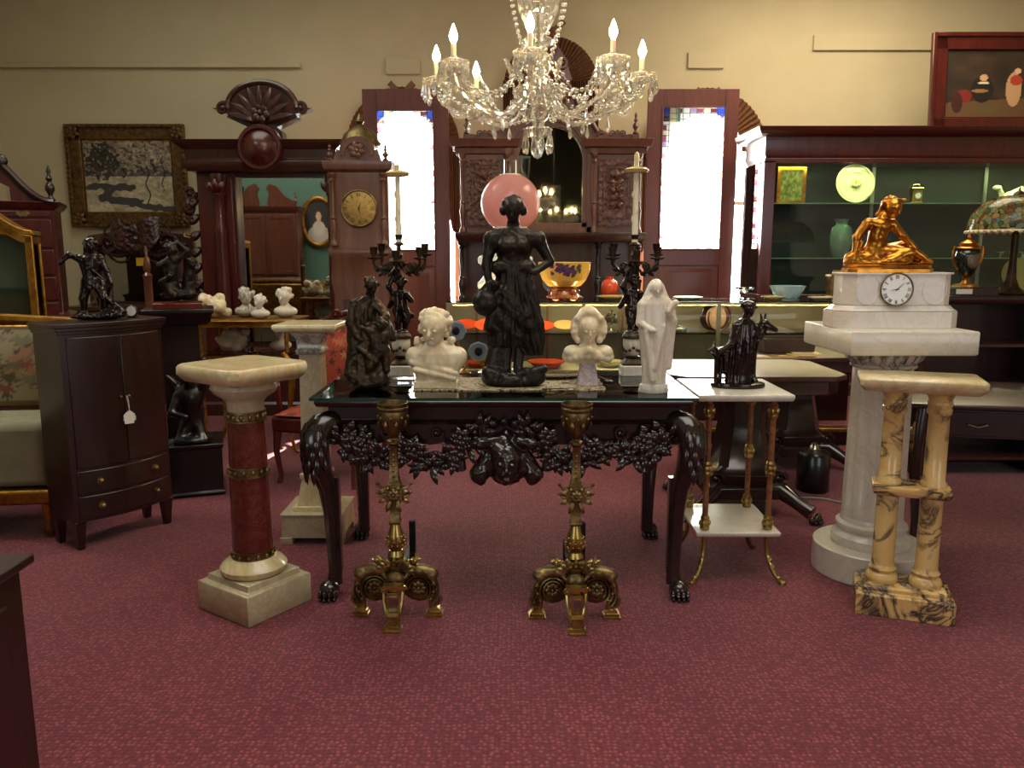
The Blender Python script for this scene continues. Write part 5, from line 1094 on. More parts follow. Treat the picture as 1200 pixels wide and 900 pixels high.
Y = 6.45; t = thing('carriage_clock', 'small square brass carriage clock on counter beside the marble clock', 'clock', (PX(982, Y, 1.1), Y, GZ)); b = B(); b.rl(0, 0, [(0, .09, .06), (.02, .09, .06), (.025, .08, .05), (.17, .08, .05), (.175, .09, .06), (.19, .085, .055)]); b.tube([(-.05, 0, .19), (-.05, 0, .22), (.05, 0, .22), (.05, 0, .19)], .006, 6); b.obj('case', M['brassb'], t); clock_dial(t, (0, .10), .05, M['clockface'], M['brass'], M['darkface'], -.055)
# lamp finial / bottle on counter where window glares
gobj(873, 6.3, GZ, 'glass_comport', 'clear glass comport on counter in the window glare', 'comport', lambda b: b.lathe([(.05, 0), (.05, .006), (.012, .015), (.01, .05), (.03, .07), (.10, .09), (.10, .094), (.03, .076), (.001, .074)], n=28), M['glass'])

# ---------------------------------------------------------------- card trays on the far table
for i, (px, py, rz, lb) in enumerate(((905, 417, .1, 'cream picture card lying on far table, nearest the bronze group'), (932, 420, .1, 'tan picture card lying on far table, second from the bronze group'), (950, 412, -.1, 'cream picture card lying on far table at back'), (965, 421, -.15, 'tan picture card lying on far table nearest the white pedestal'))):
    q = Q(px, py, .785); b = B(); b.rl(0, 0, [(0, .085, .055), (.005, .085, .055)]); o = b.obj('picture_card', M['alab'] if i % 2 == 0 else cols['gold']); solo(o, lb, 'card', 'picture cards on the far table', (q[0], 4.95 if i < 2 else 5.12-.1*(i == 3), .762), rz)
b = B(); b.rl(0, 0, [(0, .16, .10), (.09, .17, .11), (.09, .16, .10), (.03, .15, .09)]); o = b.obj('basket', basic('dark_wicker', (66, 48, 36), .7, bs=90, bstr=.6)); solo(o, 'dark shallow basket on far table behind the bronze group', 'basket', None, (PX(920, 5.25, .8), 5.26, .762))
# black floor heater with white cord by the far table
fx = Q(940, 533, 0); t = thing('floor_canister', 'black cylindrical canister on the carpet beside far claw-footed table', 'canister', (PX(938, 5.35, .2)-.18, 4.62, 0)); b = B(); b.lathe([(.09, 0), (.095, .01), (.095, .22), (.085, .235), (.03, .26), (.02, .28), (.012, .29)], n=24); b.obj('body', M['black'], t); b = B(); b.lathe([(.07, .236), (.03, .262), (.02, .282), (.001, .284)], n=20); b.obj('lid', M['silver'], t)
c = B(); c.tube([(PX(880, 4.6, 0), 4.75, .008), (PX(915, 4.6, 0), 4.45, .008), (PX(950, 4.6, 0), 4.42, .008), (PX(975, 4.6, 0), 4.3, .008)], .005, 6); o = c.obj('power_cord', basic('grey_cord', (150, 150, 146), .5)); solo(o, 'pale grey cord on the carpet around the black canister', 'cord')

# ---------------------------------------------------------------- tall lit display case on the right
KX0, KX1, KY0, KY1 = 2.20, 5.70, 7.15, 7.75; kz0 = .12
kt = ZZ(148, 7.1)-kz0
t = thing('display_case', 'wide mahogany display case with green-lit glass shelves and mirrored glass end', 'cabinet', ((KX0+KX1)/2, (KY0+KY1)/2, kz0)); w = (KX1-KX0)/2; d = (KY1-KY0)/2
zi = ZZ(188, 7.15)-kz0; zbm = .95
b = B(); b.rl(0, 0, [(zi, w-.02, d-.02), (zi+.03, w-.01, d-.01), (zi+.05, w, d), (zi+.20, w, d), (kt-.08, w+.02, d+.02), (kt-.06, w+.06, d+.06), (kt-.03, w+.08, d+.08), (kt, w+.09, d+.09)]); b.obj('cornice', M['mahog2'], t, bevel=.003)
b = B(); b.rl(0, 0, [(0, w, d), (.1, w, d), (.12, w-.02, d-.02), (zbm-.1, w-.02, d-.02), (zbm-.06, w, d), (zbm-.03, w, d)]); b.obj('base', M['mahog2'], t, bevel=.004)
b = B(); b.box(-w, -w+.10, -d, -d+.06, zbm-.03, zi); b.box(w-.10, w, -d, -d+.06, zbm-.03, zi); b.box(-w, w, -d, -d+.05, zi-.02, zi+.02); b.obj('front_frame', M['mahog2'], t, bevel=.004)
b = B(); b.box(-w, -w+.04, d-.06, d, zbm-.03, zi); b.obj('rear_post', M['mahog2'], t); b = B(); b.box(w-.04, w, -d+.06, d, zbm-.03, zi); b.obj('side_panel', M['mahog2'], t)
b = B(); b.box(-w+.04, w-.04, d-.03, d-.02, zbm-.03, zi+.05); b.obj('back_lining', M['caseback'], t)
b = B(); b.box(-w+.01, -w+.018, -d+.06, d-.06, zbm-.03, zi); b.obj('end_glass', thin_glass('bevelled_glass', (.95, .97, 1), 1.7, .02), t)
b = B(); b.box(-w+.10, w-.10, -d+.02, -d+.026, zbm, zi-.02); b.obj('front_glass', M['glass'], t)
S1 = ZZ(239, 7.4)-kz0; S2 = ZZ(302, 7.4)-kz0; S0 = zbm-.028
edgem = basic('pale_green_glass_edge', (150, 184, 150), .2, coat=.5)
for s_ in (S1, S2): b = B(); b.box(-w+.05, w-.05, -d+.10, d-.04, s_-.008, s_); so = b.obj('glass_shelf', thin_glass('shelf_glass', (.8, .95, .85), 1.6), t); b = B(); b.box(-w+.05, w-.05, -d+.096, -d+.0999, s_-.009, s_+.001); b.obj('polished_edge', edgem, so)
for px in (1024, 1156): x = PX(px, 7.65, 1.8)-(KX0+KX1)/2; b = B(); b.box(x-.016, x+.016, d-.05, d-.035, zbm-.02, zi+.02); [b.box(x-.004, x+.004, d-.053, d-.049, zbm+.04*k, zbm+.04*k+.02) for k in range(30)]; b.obj('shelf_standard', M['steel'], t)
b = B(); b.box(-w+.12, w-.12, -d+.07, -d+.10, zi+.0, zi+.025); b.obj('lamp_strip', M['strip'], t)
def cobj(px, Y, zs, name, label, cat, builder, mat): return gobj(px, Y, zs+kz0, name, label, cat, builder, mat)
# contents
t2 = thing('framed_relief', 'small gilt framed picture on top shelf of lit case', 'picture', (PX(927, 7.45, 2), 7.45, S1+kz0+.001)); b = B(); hh = ZZ(195, 7.45)-ZZ(239, 7.45); b.box(-.13, .13, 0, .02, 0, hh); panel_frame(b, -.13, .13, 0, hh, 0, .03, .015); b.obj('frame', M['gilt'], t2)
o = painted('picture_surface', .2, hh-.06, 24, 24, lambda u, v: np.array([[120, 124, 60]])+np.outer(nz(u, v, 14, 8)-.5, [110, 104, 60]), M['paint'], t2); o.location = (0, -.004, .03)
def stand_plate(r): return lambda b: b.at((0, 0, r), (math.radians(80), 0, 0)).lathe([(r*.6, 0), (r, .012), (r, .016), (r*.6, .006), (.001, .006)], n=36)
cobj(1000, 7.40, S1+.004, 'plate', 'round cream plate standing upright on top shelf of lit case', 'plate', stand_plate(.175), cols['cream'])
pd = bpy.data.objects[-1] if False else [o for o in bpy.data.objects if o.get('label') == 'round cream plate standing upright on top shelf of lit case'][0]
b = B().at((0, -.014, .175), (math.radians(80), 0, 0)); b.ring((0, 0, .014), .158, .003, 40, 6); b.ring((0, 0, .010), .10, .002, 36, 6); b.flower((0, 0, .008), .05, (0, 0, 1), 8); b.obj('gilt_decoration', basic('faded_gilt_decoration', (190, 190, 110), .4), pd)
t2 = thing('shelf_clock', 'tiny brass clock on top shelf of lit case', 'clock', (PX(1073, 7.45, 1.9), 7.45, S1+kz0)); b = B(); b.rl(0, 0, [(0, .055, .035), (.015, .055, .035), (.02, .045, .03), (.13, .045, .03), (.14, .055, .035), (.15, .05, .03)]); b.tube([(-.03, 0, .15), (-.03, 0, .175), (.03, 0, .175), (.03, 0, .15)], .004, 6); b.obj('case', M['brassb'], t2); clock_dial(t2, (0, .075), .028, M['clockface'], M['brass'], M['darkface'], -.033)
cobj(984, 7.40, S2+.002, 'cut_glass_vase', 'tall cut glass vase on middle shelf of lit case', 'vase', lambda b: b.lathe([(.06, 0), (.07, .01), (.095, .12), (.10, .2), (.085, .27), (.05, .30), (.055, .32), (.075, .345), (.07, .345), (.045, .31), (.08, .25), (.085, .12), (.05, .02), (.001, .02)], n=28, fl=14, amp=.03), cut_glass('green_white_cut_glass', (176, 204, 184)))
hp_ = [('E', (0, 0, 10), (30, 12, 7), 4), ('C', (-22, 0, 12), (-34, -2, 30), 8, 5, 4), ('E', (-40, -3, 34), (10, 6, 6), 3), ('C', (-10, 0, 16), (18, 4, 34), 10, 4, 5), ('C', (0, 0, 16), (30, 0, 26), 9, 4, 5), ('C', (10, 0, 10), (40, 0, 18), 8, 3, 5)]
o = sculpt('porcelain_bird', hp_, 1.5, cols['cream'], None, .0042, rough=1, rf=.4); solo(o, 'cream porcelain bird on top shelf above the leaded lamp', 'figurine', None, (PX(1188, 7.42, 1.9), 7.42, S1+kz0+.001))
for i, px in enumerate((1172, 1186, 1198)): cobj(px, 7.42, S2+.002, 'glass_dish', 'small clear glass dish on middle shelf, %s' % ('left of three behind the lamp', 'centre of three behind the lamp', 'right of three behind the lamp')[i], 'dish', lambda b: b.lathe([(.02, 0), (.008, .01), (.008, .03), (.05, .05), (.048, .052), (.001, .035)], n=20), cut_glass('clear_dish_glass', (190, 206, 186)))
cobj(1190, 7.5, S0+.008, 'plate', 'round gilt-edged plate standing low in lit case behind the lamp', 'plate', stand_plate(.155), cols['gold'])
# ---------------------------------------------------------------- dark open bookcase, urn, leaded lamp
LZ = ZZ(346, 5.0); t = thing('open_bookcase', 'dark wooden open bookcase with three shelves, carrying the urn and leaded lamp', 'bookcase', (PX(1150, 5.05, 1.1), 5.1, 0)); bw = .40
b = B(); b.rl(0, 0, [(LZ-.05, bw+.02, .2), (LZ-.04, bw+.03, .21), (LZ-.015, bw+.035, .215), (LZ, bw+.03, .21)]); b.obj('top', M['mahog'], t, bevel=.003)
b = B(); b.box(-bw, -bw+.03, -.18, .18, 0, LZ-.05); b.box(-bw, -bw+.06, -.19, -.18, 0, LZ-.05); b.obj('side', M['mahog'], t, bevel=.003); b = B(); b.box(bw-.03, bw, -.18, .18, 0, LZ-.05); b.box(bw-.06, bw, -.19, -.18, 0, LZ-.05); b.obj('side', M['mahog'], t, bevel=.003); b = B(); b.box(-bw+.03, bw-.03, .165, .18, 0, LZ-.05); b.obj('back', M['dwalnut'], t)
for z_ in (.1, LZ-.32, LZ-.58, LZ-.84): b = B(); b.box(-bw+.03, bw-.03, -.17, .165, z_, z_+.02); b.obj('shelf', M['dwalnut'], t, bevel=.002)
b = B(); b.rl(0, 0, [(0, .14, .12), (.045, .14, .12), (.05, .13, .11)]); o = b.obj('wooden_plinth', M['mahog']); UX = PX(1132, 5.05, 1.2); solo(o, 'low dark wooden plinth under the urn', 'plinth', None, (UX, 5.06, LZ+.001)); b = B(); b.box(-.12, -.02, -.123, -.1205, .01, .04); b.obj('label_strip', M['paper'], o)
t = thing('lidded_urn', 'lidded green and gilt porcelain urn with two handles and painted oval', 'urn', (UX, 5.06, LZ+.051)); z_ = lambda py: (ZZ(py, 5.05)-LZ-.051)
gg = M['gilt']; b = B(); b.lathe([(.075, 0), (.075, .012), (.03, .02), (.018, .04), (.022, .055), (.016, .06)], n=24); b.obj('foot', gg, t)
uz = .06; b = B(); b.lathe([(.02, uz), (.035, uz+.01), (.066, uz+.07), (.075, uz+.13), (.07, uz+.165), (.06, uz+.175)], n=28); bo = b.obj('body', basic('dark_green_china', (24, 34, 28), .12, coat=.7), t); b = B(); b.ell((0, -.066, uz+.10), (.038, .012, .05), 18, 10); b.obj('painted_oval', basic('portrait_oval', (120, 84, 60), .3, c2=(60, 76, 56), ns=40), bo)
b = B(); b.lathe([(.078, uz+.172), (.08, uz+.18), (.05, uz+.195), (.055, uz+.21), (.02, uz+.23), (.008, uz+.235), (.012, uz+.245), (.004, uz+.27)], n=24); b.obj('lid', gg, t)
for s in (-1, 1): b = B(); b.tube([(s*.055, 0, uz+.05), (s*.085, 0, uz+.09), (s*.095, 0, uz+.15), (s*.09, 0, uz+.19), (s*.065, 0, uz+.175)], .007, 7); b.obj('handle', gg, t)
# leaded lamp
LX = PX(1187, 5.0, 1.2); t = thing('leaded_glass_lamp', 'table lamp with wide leaded floral glass shade on bronze tree stem', 'lamp', (LX+.04, 5.09, LZ)); rz0 = ZZ(270, 4.95)-LZ; rt = ZZ(232, 4.95)-LZ; rl_ = .255
b = B(); b.lathe([(.12, 0), (.125, .01), (.09, .02), (.05, .05), (.03, .1), (.022, .2), (.02, rt)], n=20, fl=6, amp=.08); b.obj('stem', M['bronze2'], t)
n = 60; m = 22; prof = [(rl_*math.cos(k/m*PI*.47)**.8+.02, rz0+.22*math.sin(k/m*PI*.47)*1.0) for k in range(m+1)]; b = B(); b.lathe(prof, n=n, caps=False); tiff, nt, bs_ = newmat('leaded_shade_glass'); v = coords(nt); vo = nt.nodes.new('ShaderNodeTexVoronoi'); vo.inputs['Scale'].default_value = 34; nt.links.new(v, vo.inputs[0]); vd = nt.nodes.new('ShaderNodeTexVoronoi'); vd.feature = 'DISTANCE_TO_EDGE'; vd.inputs['Scale'].default_value = 34; nt.links.new(v, vd.inputs[0])
sep = nt.nodes.new('ShaderNodeSeparateColor'); nt.links.new(vo.outputs['Color'], sep.inputs[0]); cr_ = ramp(nt, sep.outputs[0], [(0, (60, 110, 70)), (.25, (150, 50, 50)), (.5, (130, 150, 70)), (.75, (196, 160, 90)), (1, (80, 150, 140))]); er = ramp(nt, vd.outputs['Distance'], [(.02, (20, 20, 18)), (.05, (255, 255, 255))]); mx = nt.nodes.new('ShaderNodeMix'); mx.data_type = 'RGBA'; mx.blend_type = 'MULTIPLY'; mx.inputs[0].default_value = 1; nt.links.new(cr_, mx.inputs[6]); nt.links.new(er, mx.inputs[7]); nt.links.new(mx.outputs[2], bs_.inputs['Base Color']); bs_.inputs['Roughness'].default_value = .2
tl = nt.nodes.new('ShaderNodeBsdfTranslucent'); nt.links.new(mx.outputs[2], tl.inputs[0]); ms = nt.nodes.new('ShaderNodeMixShader'); ms.inputs[0].default_value = .5; nt.links.new(bs_.outputs[0], ms.inputs[1]); nt.links.new(tl.outputs[0], ms.inputs[2]); nt.links.new(ms.outputs[0], [q for q in nt.nodes if q.type == 'OUTPUT_MATERIAL'][0].inputs[0])
sh = b.obj('shade', tiff, t); b = B(); b.ring((0, 0, rz0), rl_+.02, .006, 48); [b.ell(((rl_+.02)*math.cos(2*PI*k/40), (rl_+.02)*math.sin(2*PI*k/40), rz0-.006), (.014, .014, .012), 6, 5) for k in range(40)]; b.obj('scalloped_rim', cols['cream'], sh); b = B(); b.lathe([(.04, rz0+.215), (.03, rz0+.235), (.008, rz0+.25), (.004, rz0+.27)], n=14); b.obj('cap', M['bronze2'], t)

# ---------------------------------------------------------------- wall pictures
def frame_pic(name, label, cx, Y, z0, w, h, fw, mat, fn, nx, ny, orn=True, tilt=0, roll=0):
    t = thing(name, label, 'painting', (cx, Y, z0)); t.rotation_euler = (tilt, roll, 0)
    b = B(); b.box(-w/2, -w/2+fw, -.03, .02, 0, h); b.box(w/2-fw, w/2, -.03, .02, 0, h); b.box(-w/2, w/2, -.03, .02, 0, fw); b.box(-w/2, w/2, -.03, .02, h-fw, h)
    e = .02
    for x0, x1, z0_, z1 in ((-w/2-e, -w/2+e, -e, h+e), (w/2-e, w/2+e, -e, h+e), (-w/2, w/2, -e, e), (-w/2, w/2, h-e, h+e)): b.box(x0, x1, -.05, -.0, z0_, z1)
    fr = b.obj('frame', mat, t, bevel=.008)
    if orn:
        b = B(); k = 0
        L = [(x, z) for x in np.arange(-w/2+.03, w/2, .05) for z in (0, h)]+[(x, z) for z in np.arange(.03, h, .05) for x in (-w/2, w/2)]
        for x, z in L: b.ell((x, -.05, z), (.022, .016, .018), 6, 5)
        for sx in (-1, 1):
            for z in (fw/2, h-fw/2): b.flower((sx*(w/2-fw/2), -.04, z), fw*.6)
        b.obj('carved_border', mat, fr)
    b = B(); b.box(-w/2+fw-.01, w/2-fw+.01, .0, .01, fw-.01, h-fw+.01); b.obj('liner', M['giltw'] if orn else M['mahog'], t)
    o = painted('canvas', w-2*fw-.02, h-2*fw-.02, nx, ny, fn, M['paint'], t); o.location = (0, -.006, fw+.01); return t
def winter(u, v):
    n = .35*nz(u, v, 9, 1)+.35*nz(u, v, 24, 2)+.3*nz(u+v, v-u*.3+1, 30, 11); c = np.array([140, 124, 108])+np.outer(n-.5, [120, 104, 92])
    gr = v < .5; c[gr] = np.array([178, 166, 140])+np.outer(n[gr]-.5, [110, 104, 92])
    hz = (v > .5) & (v < .56+.08*nz(u, v, 12, 9)); c[hz] = np.array([98, 80, 78])+np.outer(n[hz]-.5, [60, 50, 48])
    tr = (np.hypot((u-.2)*1.0, (v-.72)*.8)+.16*(nz(u, v, 20, 3)-.5) < .17); c[tr] = [50, 46, 40]
    for x, w, a, b_ in ((.24, .035, .45, .85), (.44, .016, .48, .62), (.52, .012, .5, .6), (.80, .02, .55, .75), (.715, .009, .05, .72), (.90, .007, .3, .8)): k = (abs(u-x+.02*np.sin(v*20)) < w) & (v > a) & (v < b_); c[k] = [56, 48, 42]
    br = (nz(u, v, 38, 6) > .68) & (v > .5); c[br] = c[br]*.55; wh = (nz(u, v, 36, 15) > .8); c[wh] = c[wh]*.5+np.array([110, 104, 90])
    for x0, y0, x1, y1, w in ((.05, .36, .55, .34, .05), (.2, .2, .6, .12, .06), (.3, .3, .2, .2, .05), (.55, .1, 1, .03, .05)):
        t_ = np.clip(((u-x0)*(x1-x0)+(v-y0)*(y1-y0))/((x1-x0)**2+(y1-y0)**2), 0, 1); k = np.hypot(u-x0-t_*(x1-x0), v-y0-t_*(y1-y0)) < w*(.4+nz(u, v, 18, 4)); c[k] = [62, 60, 62]
    return np.clip(c, 0, 255)
ct, cb = (73, 147), (213, 264)
frame_pic('framed_painting', 'winter landscape painting in a wide carved gilt frame on the wall', (PX(73, 8.3, 2.6)+PX(213, 8.3, 2.6))/2, 8.375, ZZ(264, 8.3), PX(213, 8.3, 2.6)-PX(73, 8.3, 2.6)-.03, ZZ(149, 8.3)-ZZ(266, 8.3), .13, basic('antique_gilt_frame', (120, 88, 46), .45, .6, c2=(72, 50, 30), ns=26, bs=60, bstr=.6), winter, 210, 160)
def interior(u, v):
    c = np.ones((len(u), 3))*[38, 28, 22]+np.outer(nz(u, v, 8, 1), [26, 18, 12]); fl = v < .22+.1*u; c[fl] = [96, 70, 44]
    def blob(x, y, rx, ry, col): k = ((u-x)/rx)**2+((v-y)/ry)**2 < 1; c[k] = col
    blob(.32, .42, .10, .2, [24, 20, 20]); blob(.33, .60, .035, .05, [206, 160, 120]); blob(.33, .52, .05, .02, [220, 210, 190]); blob(.30, .40, .08, .025, [150, 110, 70]); blob(.16, .32, .07, .10, [120, 34, 26]); blob(.1, .22, .05, .16, [60, 24, 18])
    blob(.60, .42, .07, .26, [190, 150, 112]); blob(.62, .56, .055, .08, [170, 60, 44]); blob(.63, .70, .03, .045, [214, 170, 132]); blob(.78, .42, .07, .24, [150, 110, 60]); blob(.80, .62, .06, .1, [176, 130, 70]); blob(.80, .77, .032, .045, [200, 150, 110]); blob(.78, .18, .02, .12, [190, 160, 120]); blob(.38, .12, .12, .06, [90, 76, 44])
    return c
fw_ = PX(1245, 7.6, 2.9)-PX(1096, 7.6, 2.9)
frame_pic('framed_painting', 'dark painting of three figures in a mahogany frame above the display case', (PX(1094, 7.6, 2.9)+PX(1262, 7.6, 2.9))/2, 7.62, kt+kz0+.021, PX(1262, 7.6, 2.9)-PX(1094, 7.6, 2.9), ZZ(29, 7.6)-ZZ(146, 7.6), .13, M['mahog2'], interior, 110, 90, False, math.radians(-4), 0)

# ---------------------------------------------------------------- left background furniture
# tall chest with broken pediment
Y = 6.0; x0 = PX(-78, Y, 1.6); x1 = PX(66, Y, 1.6); hx = (x1-x0)/2; t = thing('tall_chest', 'tall mahogany chest of drawers with scrolled bonnet top and urn finial', 'chest', ((x0+x1)/2-.10, Y+.10, 0), .42); zz = lambda py: ZZ(py, Y); zc = zz(236)
b = B(); b.rl(0, 0, [(0, hx+.04, .26), (.9, hx+.04, .26), (.93, hx+.06, .28), (.95, hx, .23), (zc-.06, hx, .23), (zc-.04, hx+.03, .25), (zc, hx+.05, .27)]); b.obj('carcass', M['mahog2'], t, bevel=.004)
b = B(); top = [(hx+.02, zc)]+[(hx*(1-k/14), zc+(zz(178)-zc)*(.5-.5*math.cos(PI*(k/14)**1.1))) for k in range(12)]; pts = top+[(.12, zz(186)), (.10, zc+.14), (.18, zc+.10), (.18, zc)]
b.prism(pts, -.23, -.18); b.obj('bonnet', M['mahog2'], t); b = B(); b.prism([(-x, z) for x, z in pts], -.23, -.18); b.obj('bonnet', M['mahog2'], t)
for s in (-1, 1):
    b = B(); b.tube([(s*x, -.25, z) for x, z in top[1:]]+[(s*.13, -.25, zz(182))], .025, 8, up=(0, 1, 0)); b.ell((s*.14, -.25, zz(190)), (.05, .03, .05)); b.obj('scroll_moulding', M['mahog'], t)
    b = B(); finial(b, (s*(hx-.02), -.2, zc), .035, ZZ(192, Y)-ZZ(236, Y)); b.obj('finial', M['mahog'], t)
def bail(b, x, y, z):
    b.prism([(x-.05, z), (x-.03, z+.025), (x, z+.018), (x+.03, z+.025), (x+.05, z), (x+.02, z-.022), (x-.02, z-.022)], y-.004, y); b.tube([(x-.03, y-.008, z+.004), (x-.02, y-.018, z-.012), (x+.02, y-.018, z-.012), (x+.03, y-.008, z+.004)], .003, 6)
for i, (a, c) in enumerate(((254, 232+6), (290, 257), (322, 293), (352, 325), (385, 355))):
    z0, z1 = zz(a), zz(c); z1 = min(z1, zc-.07); b = B(); b.box(-hx+.03, hx-.03, -.242, -.23, z0, z1); dr = b.obj('drawer', M['mahog2'], t, bevel=.004)
    for x in (-hx*.55, hx*.55): k = B(); bail(k, x, -.243, (z0+z1)/2); k.obj('handle', M['brass'], dr)
# gilt framed vitrine
Y = 5.1; x1 = PX(46, Y, 1.3); hx = .34; t = thing('gilt_vitrine', 'gilt vitrine with arched top and glass panes behind the tapestry sofa', 'cabinet', (x1-hx-.02, Y-.05, 0), .38); zz = lambda py: ZZ(py, Y); zs, za = zz(276), zz(256)
b = B()
for s in (-1, 1):
    for y in (-.15, .13): b.box(s*hx-(.045 if s > 0 else 0), s*hx+(0 if s > 0 else .045), y, y+.03, 0, zs)
    b.box(s*hx-(.02 if s > 0 else 0), s*hx+(0 if s > 0 else .02), -.12, .13, zs-.05, zs); b.box(s*hx-(.02 if s > 0 else 0), s*hx+(0 if s > 0 else .02), -.12, .13, .3, .36)
arch = lambda o: [(-hx+2*hx*k/20, zs+(za+.08-zs)*(.5-.5*math.cos(2*PI*k/20))*.9+o) for k in range(21)]
b.prism([(-hx, zs-.05)]+arch(0)+[(hx, zs-.05)]+[(x, z-.06) for x, z in arch(0)][::-1][1:-1], -.15, -.11); b.prism([(-hx-.01, zs)]+arch(.03)+[(hx+.01, zs)], -.15, .16)
b.box(-hx, hx, -.15, -.12, .30, .36); b.box(-hx, hx, -.15, .16, .26, .30); b.obj('gilt_frame', M['giltw'], t, bevel=.006)
b = B(); b.box(-hx+.045, hx-.045, -.135, -.13, .36, zs+.0); b.obj('front_glass', M['glass'], t); b = B(); b.box(hx-.012, hx-.008, -.12, .13, .36, zs-.05); b.obj('side_glass', M['glass'], t)
for z_ in (.7, zz(338)): b = B(); b.box(-hx+.02, hx-.02, -.12, .13, z_, z_+.006); b.obj('glass_shelf', M['glass'], t)
b = B(); b.box(-hx+.045, hx-.045, .14, .145, .36, zs); b.obj('back_lining', basic('grey_green_see_through_light', (140, 142, 120), .8), t)  # added pale sheet; its colour stands in for greenish light seen through the glass
b = B(); b.box(-.08, .03, -.14, -.138, zs-.10, zs-.07); b.obj('paper_label', M['paper'], t)
# carved sideboard with dark mirror back
Y = 7.4; x0, x1 = PX(82, Y, 1.3), PX(213, Y, 1.3); hx = (x1-x0)/2; t = thing('mirror_back_sideboard', 'dark carved sideboard with low mirror back below the winter landscape', 'sideboard', ((x0+x1)/2, Y+.2, 0)); zz = lambda py: ZZ(py, Y)
b = B(); b.rl(0, 0, [(0, hx+.03, .25), (.86, hx+.03, .25), (.88, hx+.05, .28), (.92, hx+.05, .28)]); b.obj('base', M['dwalnut'], t, bevel=.004)
b = B(); b.prism([(-hx, .92), (-hx, zz(285)), (-hx+.03, zz(275)), (-hx*.6, zz(272)), (-.15, zz(268)), (0, zz(262)), (.15, zz(268)), (hx*.6, zz(272)), (hx-.03, zz(275)), (hx, zz(285)), (hx, .92)], .1, .16)
b.obj('back_board', M['dwalnut'], t)
b = B(); b.box(-hx+.18, hx-.22, .09, .098, .95, zz(298)); b.obj('mirror_glass', M['dmirror'], t)
b = B(); arabesque(b, 0, zz(284), hx*1.6, .26, .08, .012); [b.scroll((s*hx*.55, .07, zz(284)), .09, .022, 1.3, 0, s) for s in (-1, 1)]; b.tube([(-hx+.1, .07, zz(292)), (-.2, .07, zz(300)), (0, .07, zz(294)), (.2, .07, zz(300)), (hx-.1, .07, zz(292))], .02, 7); b.obj('carved_cresting', M['dwalnutc'], t)
for s in (-1, 1): b = B(); colonnette(b, s*(hx-.12), .04, .92, zz(284), .05); b.obj('column', M['dwalnut'], t)
for k in range(3): b = B(); x_ = -hx+.03+k*(2*hx-.06)/3; b.box(x_+.01, x_+(2*hx-.06)/3-.01, -.262, -.25, .12, .8); arabesque(b, x_+(2*hx-.06)/6, .45, .26, .5, -.262); b.obj('cupboard_door', M['dwalnut'], t)
b = B(); b.box(-.03, .10, .07, .074, zz(312), zz(302)); b.obj('yellow_label', M['papery'], t)
# amber glass bottle lamp on a post beside bronze group: tall wooden spindle
gobj(189, 5.2, 0, 'wooden_bedpost', 'reddish turned wooden post with amber top left of the black group', 'post', lambda b: b.lathe([(.035, 0), (.035, .8), (.034, .84), (.024, .86), (.026, 1.24), (.030, 1.26), (.016, 1.28), (.024, 1.31), (.016, 1.36), (.007, 1.39), (.012, 1.42), (.003, 1.45)], n=18), wood('amber_post_wood', (70, 32, 18), (100, 50, 26)))

# ---------------------------------------------------------------- what the hall mirror shows: secretary desk and oval portrait on the green wall
t = thing('secretary_desk', 'secretary desk with broken pediment reflected in the hall mirror', 'desk', (-3.50, 2.62, 0), PI); hx = .48
b = B(); b.rl(0, 0, [(0, hx, .25), (.78, hx, .25), (.80, hx+.02, .27), (1.05, hx-.01, .16), (1.06, hx-.03, .15), (1.98, hx-.03, .15), (2.0, hx, .18), (2.06, hx+.02, .2)]); b.obj('carcass', M['walnut'], t, bevel=.004)
b = B(); b.add([(-hx+.02, -.262, .83), (hx-.02, -.262, .83), (hx-.02, -.165, 1.04), (-hx+.02, -.165, 1.04)], [(0, 1, 2, 3)]); fo = b.obj('slant_lid', M['walnut'], t); fo.modifiers.new('t', 'SOLIDIFY').thickness = .015
b = B(); b.box(-.05, .06, -.23, -.226, .92, .98); b.obj('paper_label', M['paper'], t)
for s in (-1, 1):
    b = B(); b.prism([(s*(hx), 2.06), (s*(hx-.05), 2.13), (s*.3, 2.20), (s*.2, 2.33), (s*.1, 2.37), (s*.05, 2.30), (s*.09, 2.24), (s*.06, 2.12), (s*.06, 2.06)], -.2, -.14); b.obj('pediment', M['walnut'], t)
    b = B(); a, c = sorted((s*.01, s*(hx-.05))); b.box(a, c, -.165, -.15, 1.1, 1.95); panel_frame(b, a+.01, c-.01, 1.11, 1.94, -.165, .05, .01); b.obj('door', M['walnut'], t, bevel=.003)
    b = B(); finial(b, (s*(hx-.03), -.16, 2.06), .03, .2); b.obj('finial', M['walnut'], t)
for k in range(3): b = B(); b.box(-hx+.03, hx-.03, -.262, -.25, .06+k*.24, .28+k*.24); b.obj('drawer', M['walnut'], t, bevel=.003)
def port(u, v):
    c = np.ones((len(u), 3))*[52, 48, 46]
    def blob(x, y, rx, ry, col): k = ((u-x)/rx)**2+((v-y)/ry)**2 < 1; c[k] = col
    blob(.5, .22, .36, .2, [196, 188, 178]); blob(.5, .36, .2, .16, [214, 200, 186]); blob(.5, .5, .07, .1, [220, 180, 154]); blob(.5, .66, .12, .14, [70, 44, 34]); blob(.5, .62, .085, .1, [224, 184, 158]); return c
t = thing('oval_portrait', 'oval portrait of a woman in white reflected in the hall mirror', 'painting', (-2.84, 2.33, 1.50), PI)
b = B(); b.tube([(.24*math.cos(a), -.02, .36+.34*math.sin(a)) for a in np.linspace(0, 2*PI, 41)], [(.035, .02)]*41, 8, up=(0, 1, 0)); b.obj('oval_frame', M['giltw'], t); o = painted('canvas', .46, .66, 50, 70, port, M['paint'], t, ellipse=True); o.location = (0, -.01, .03)
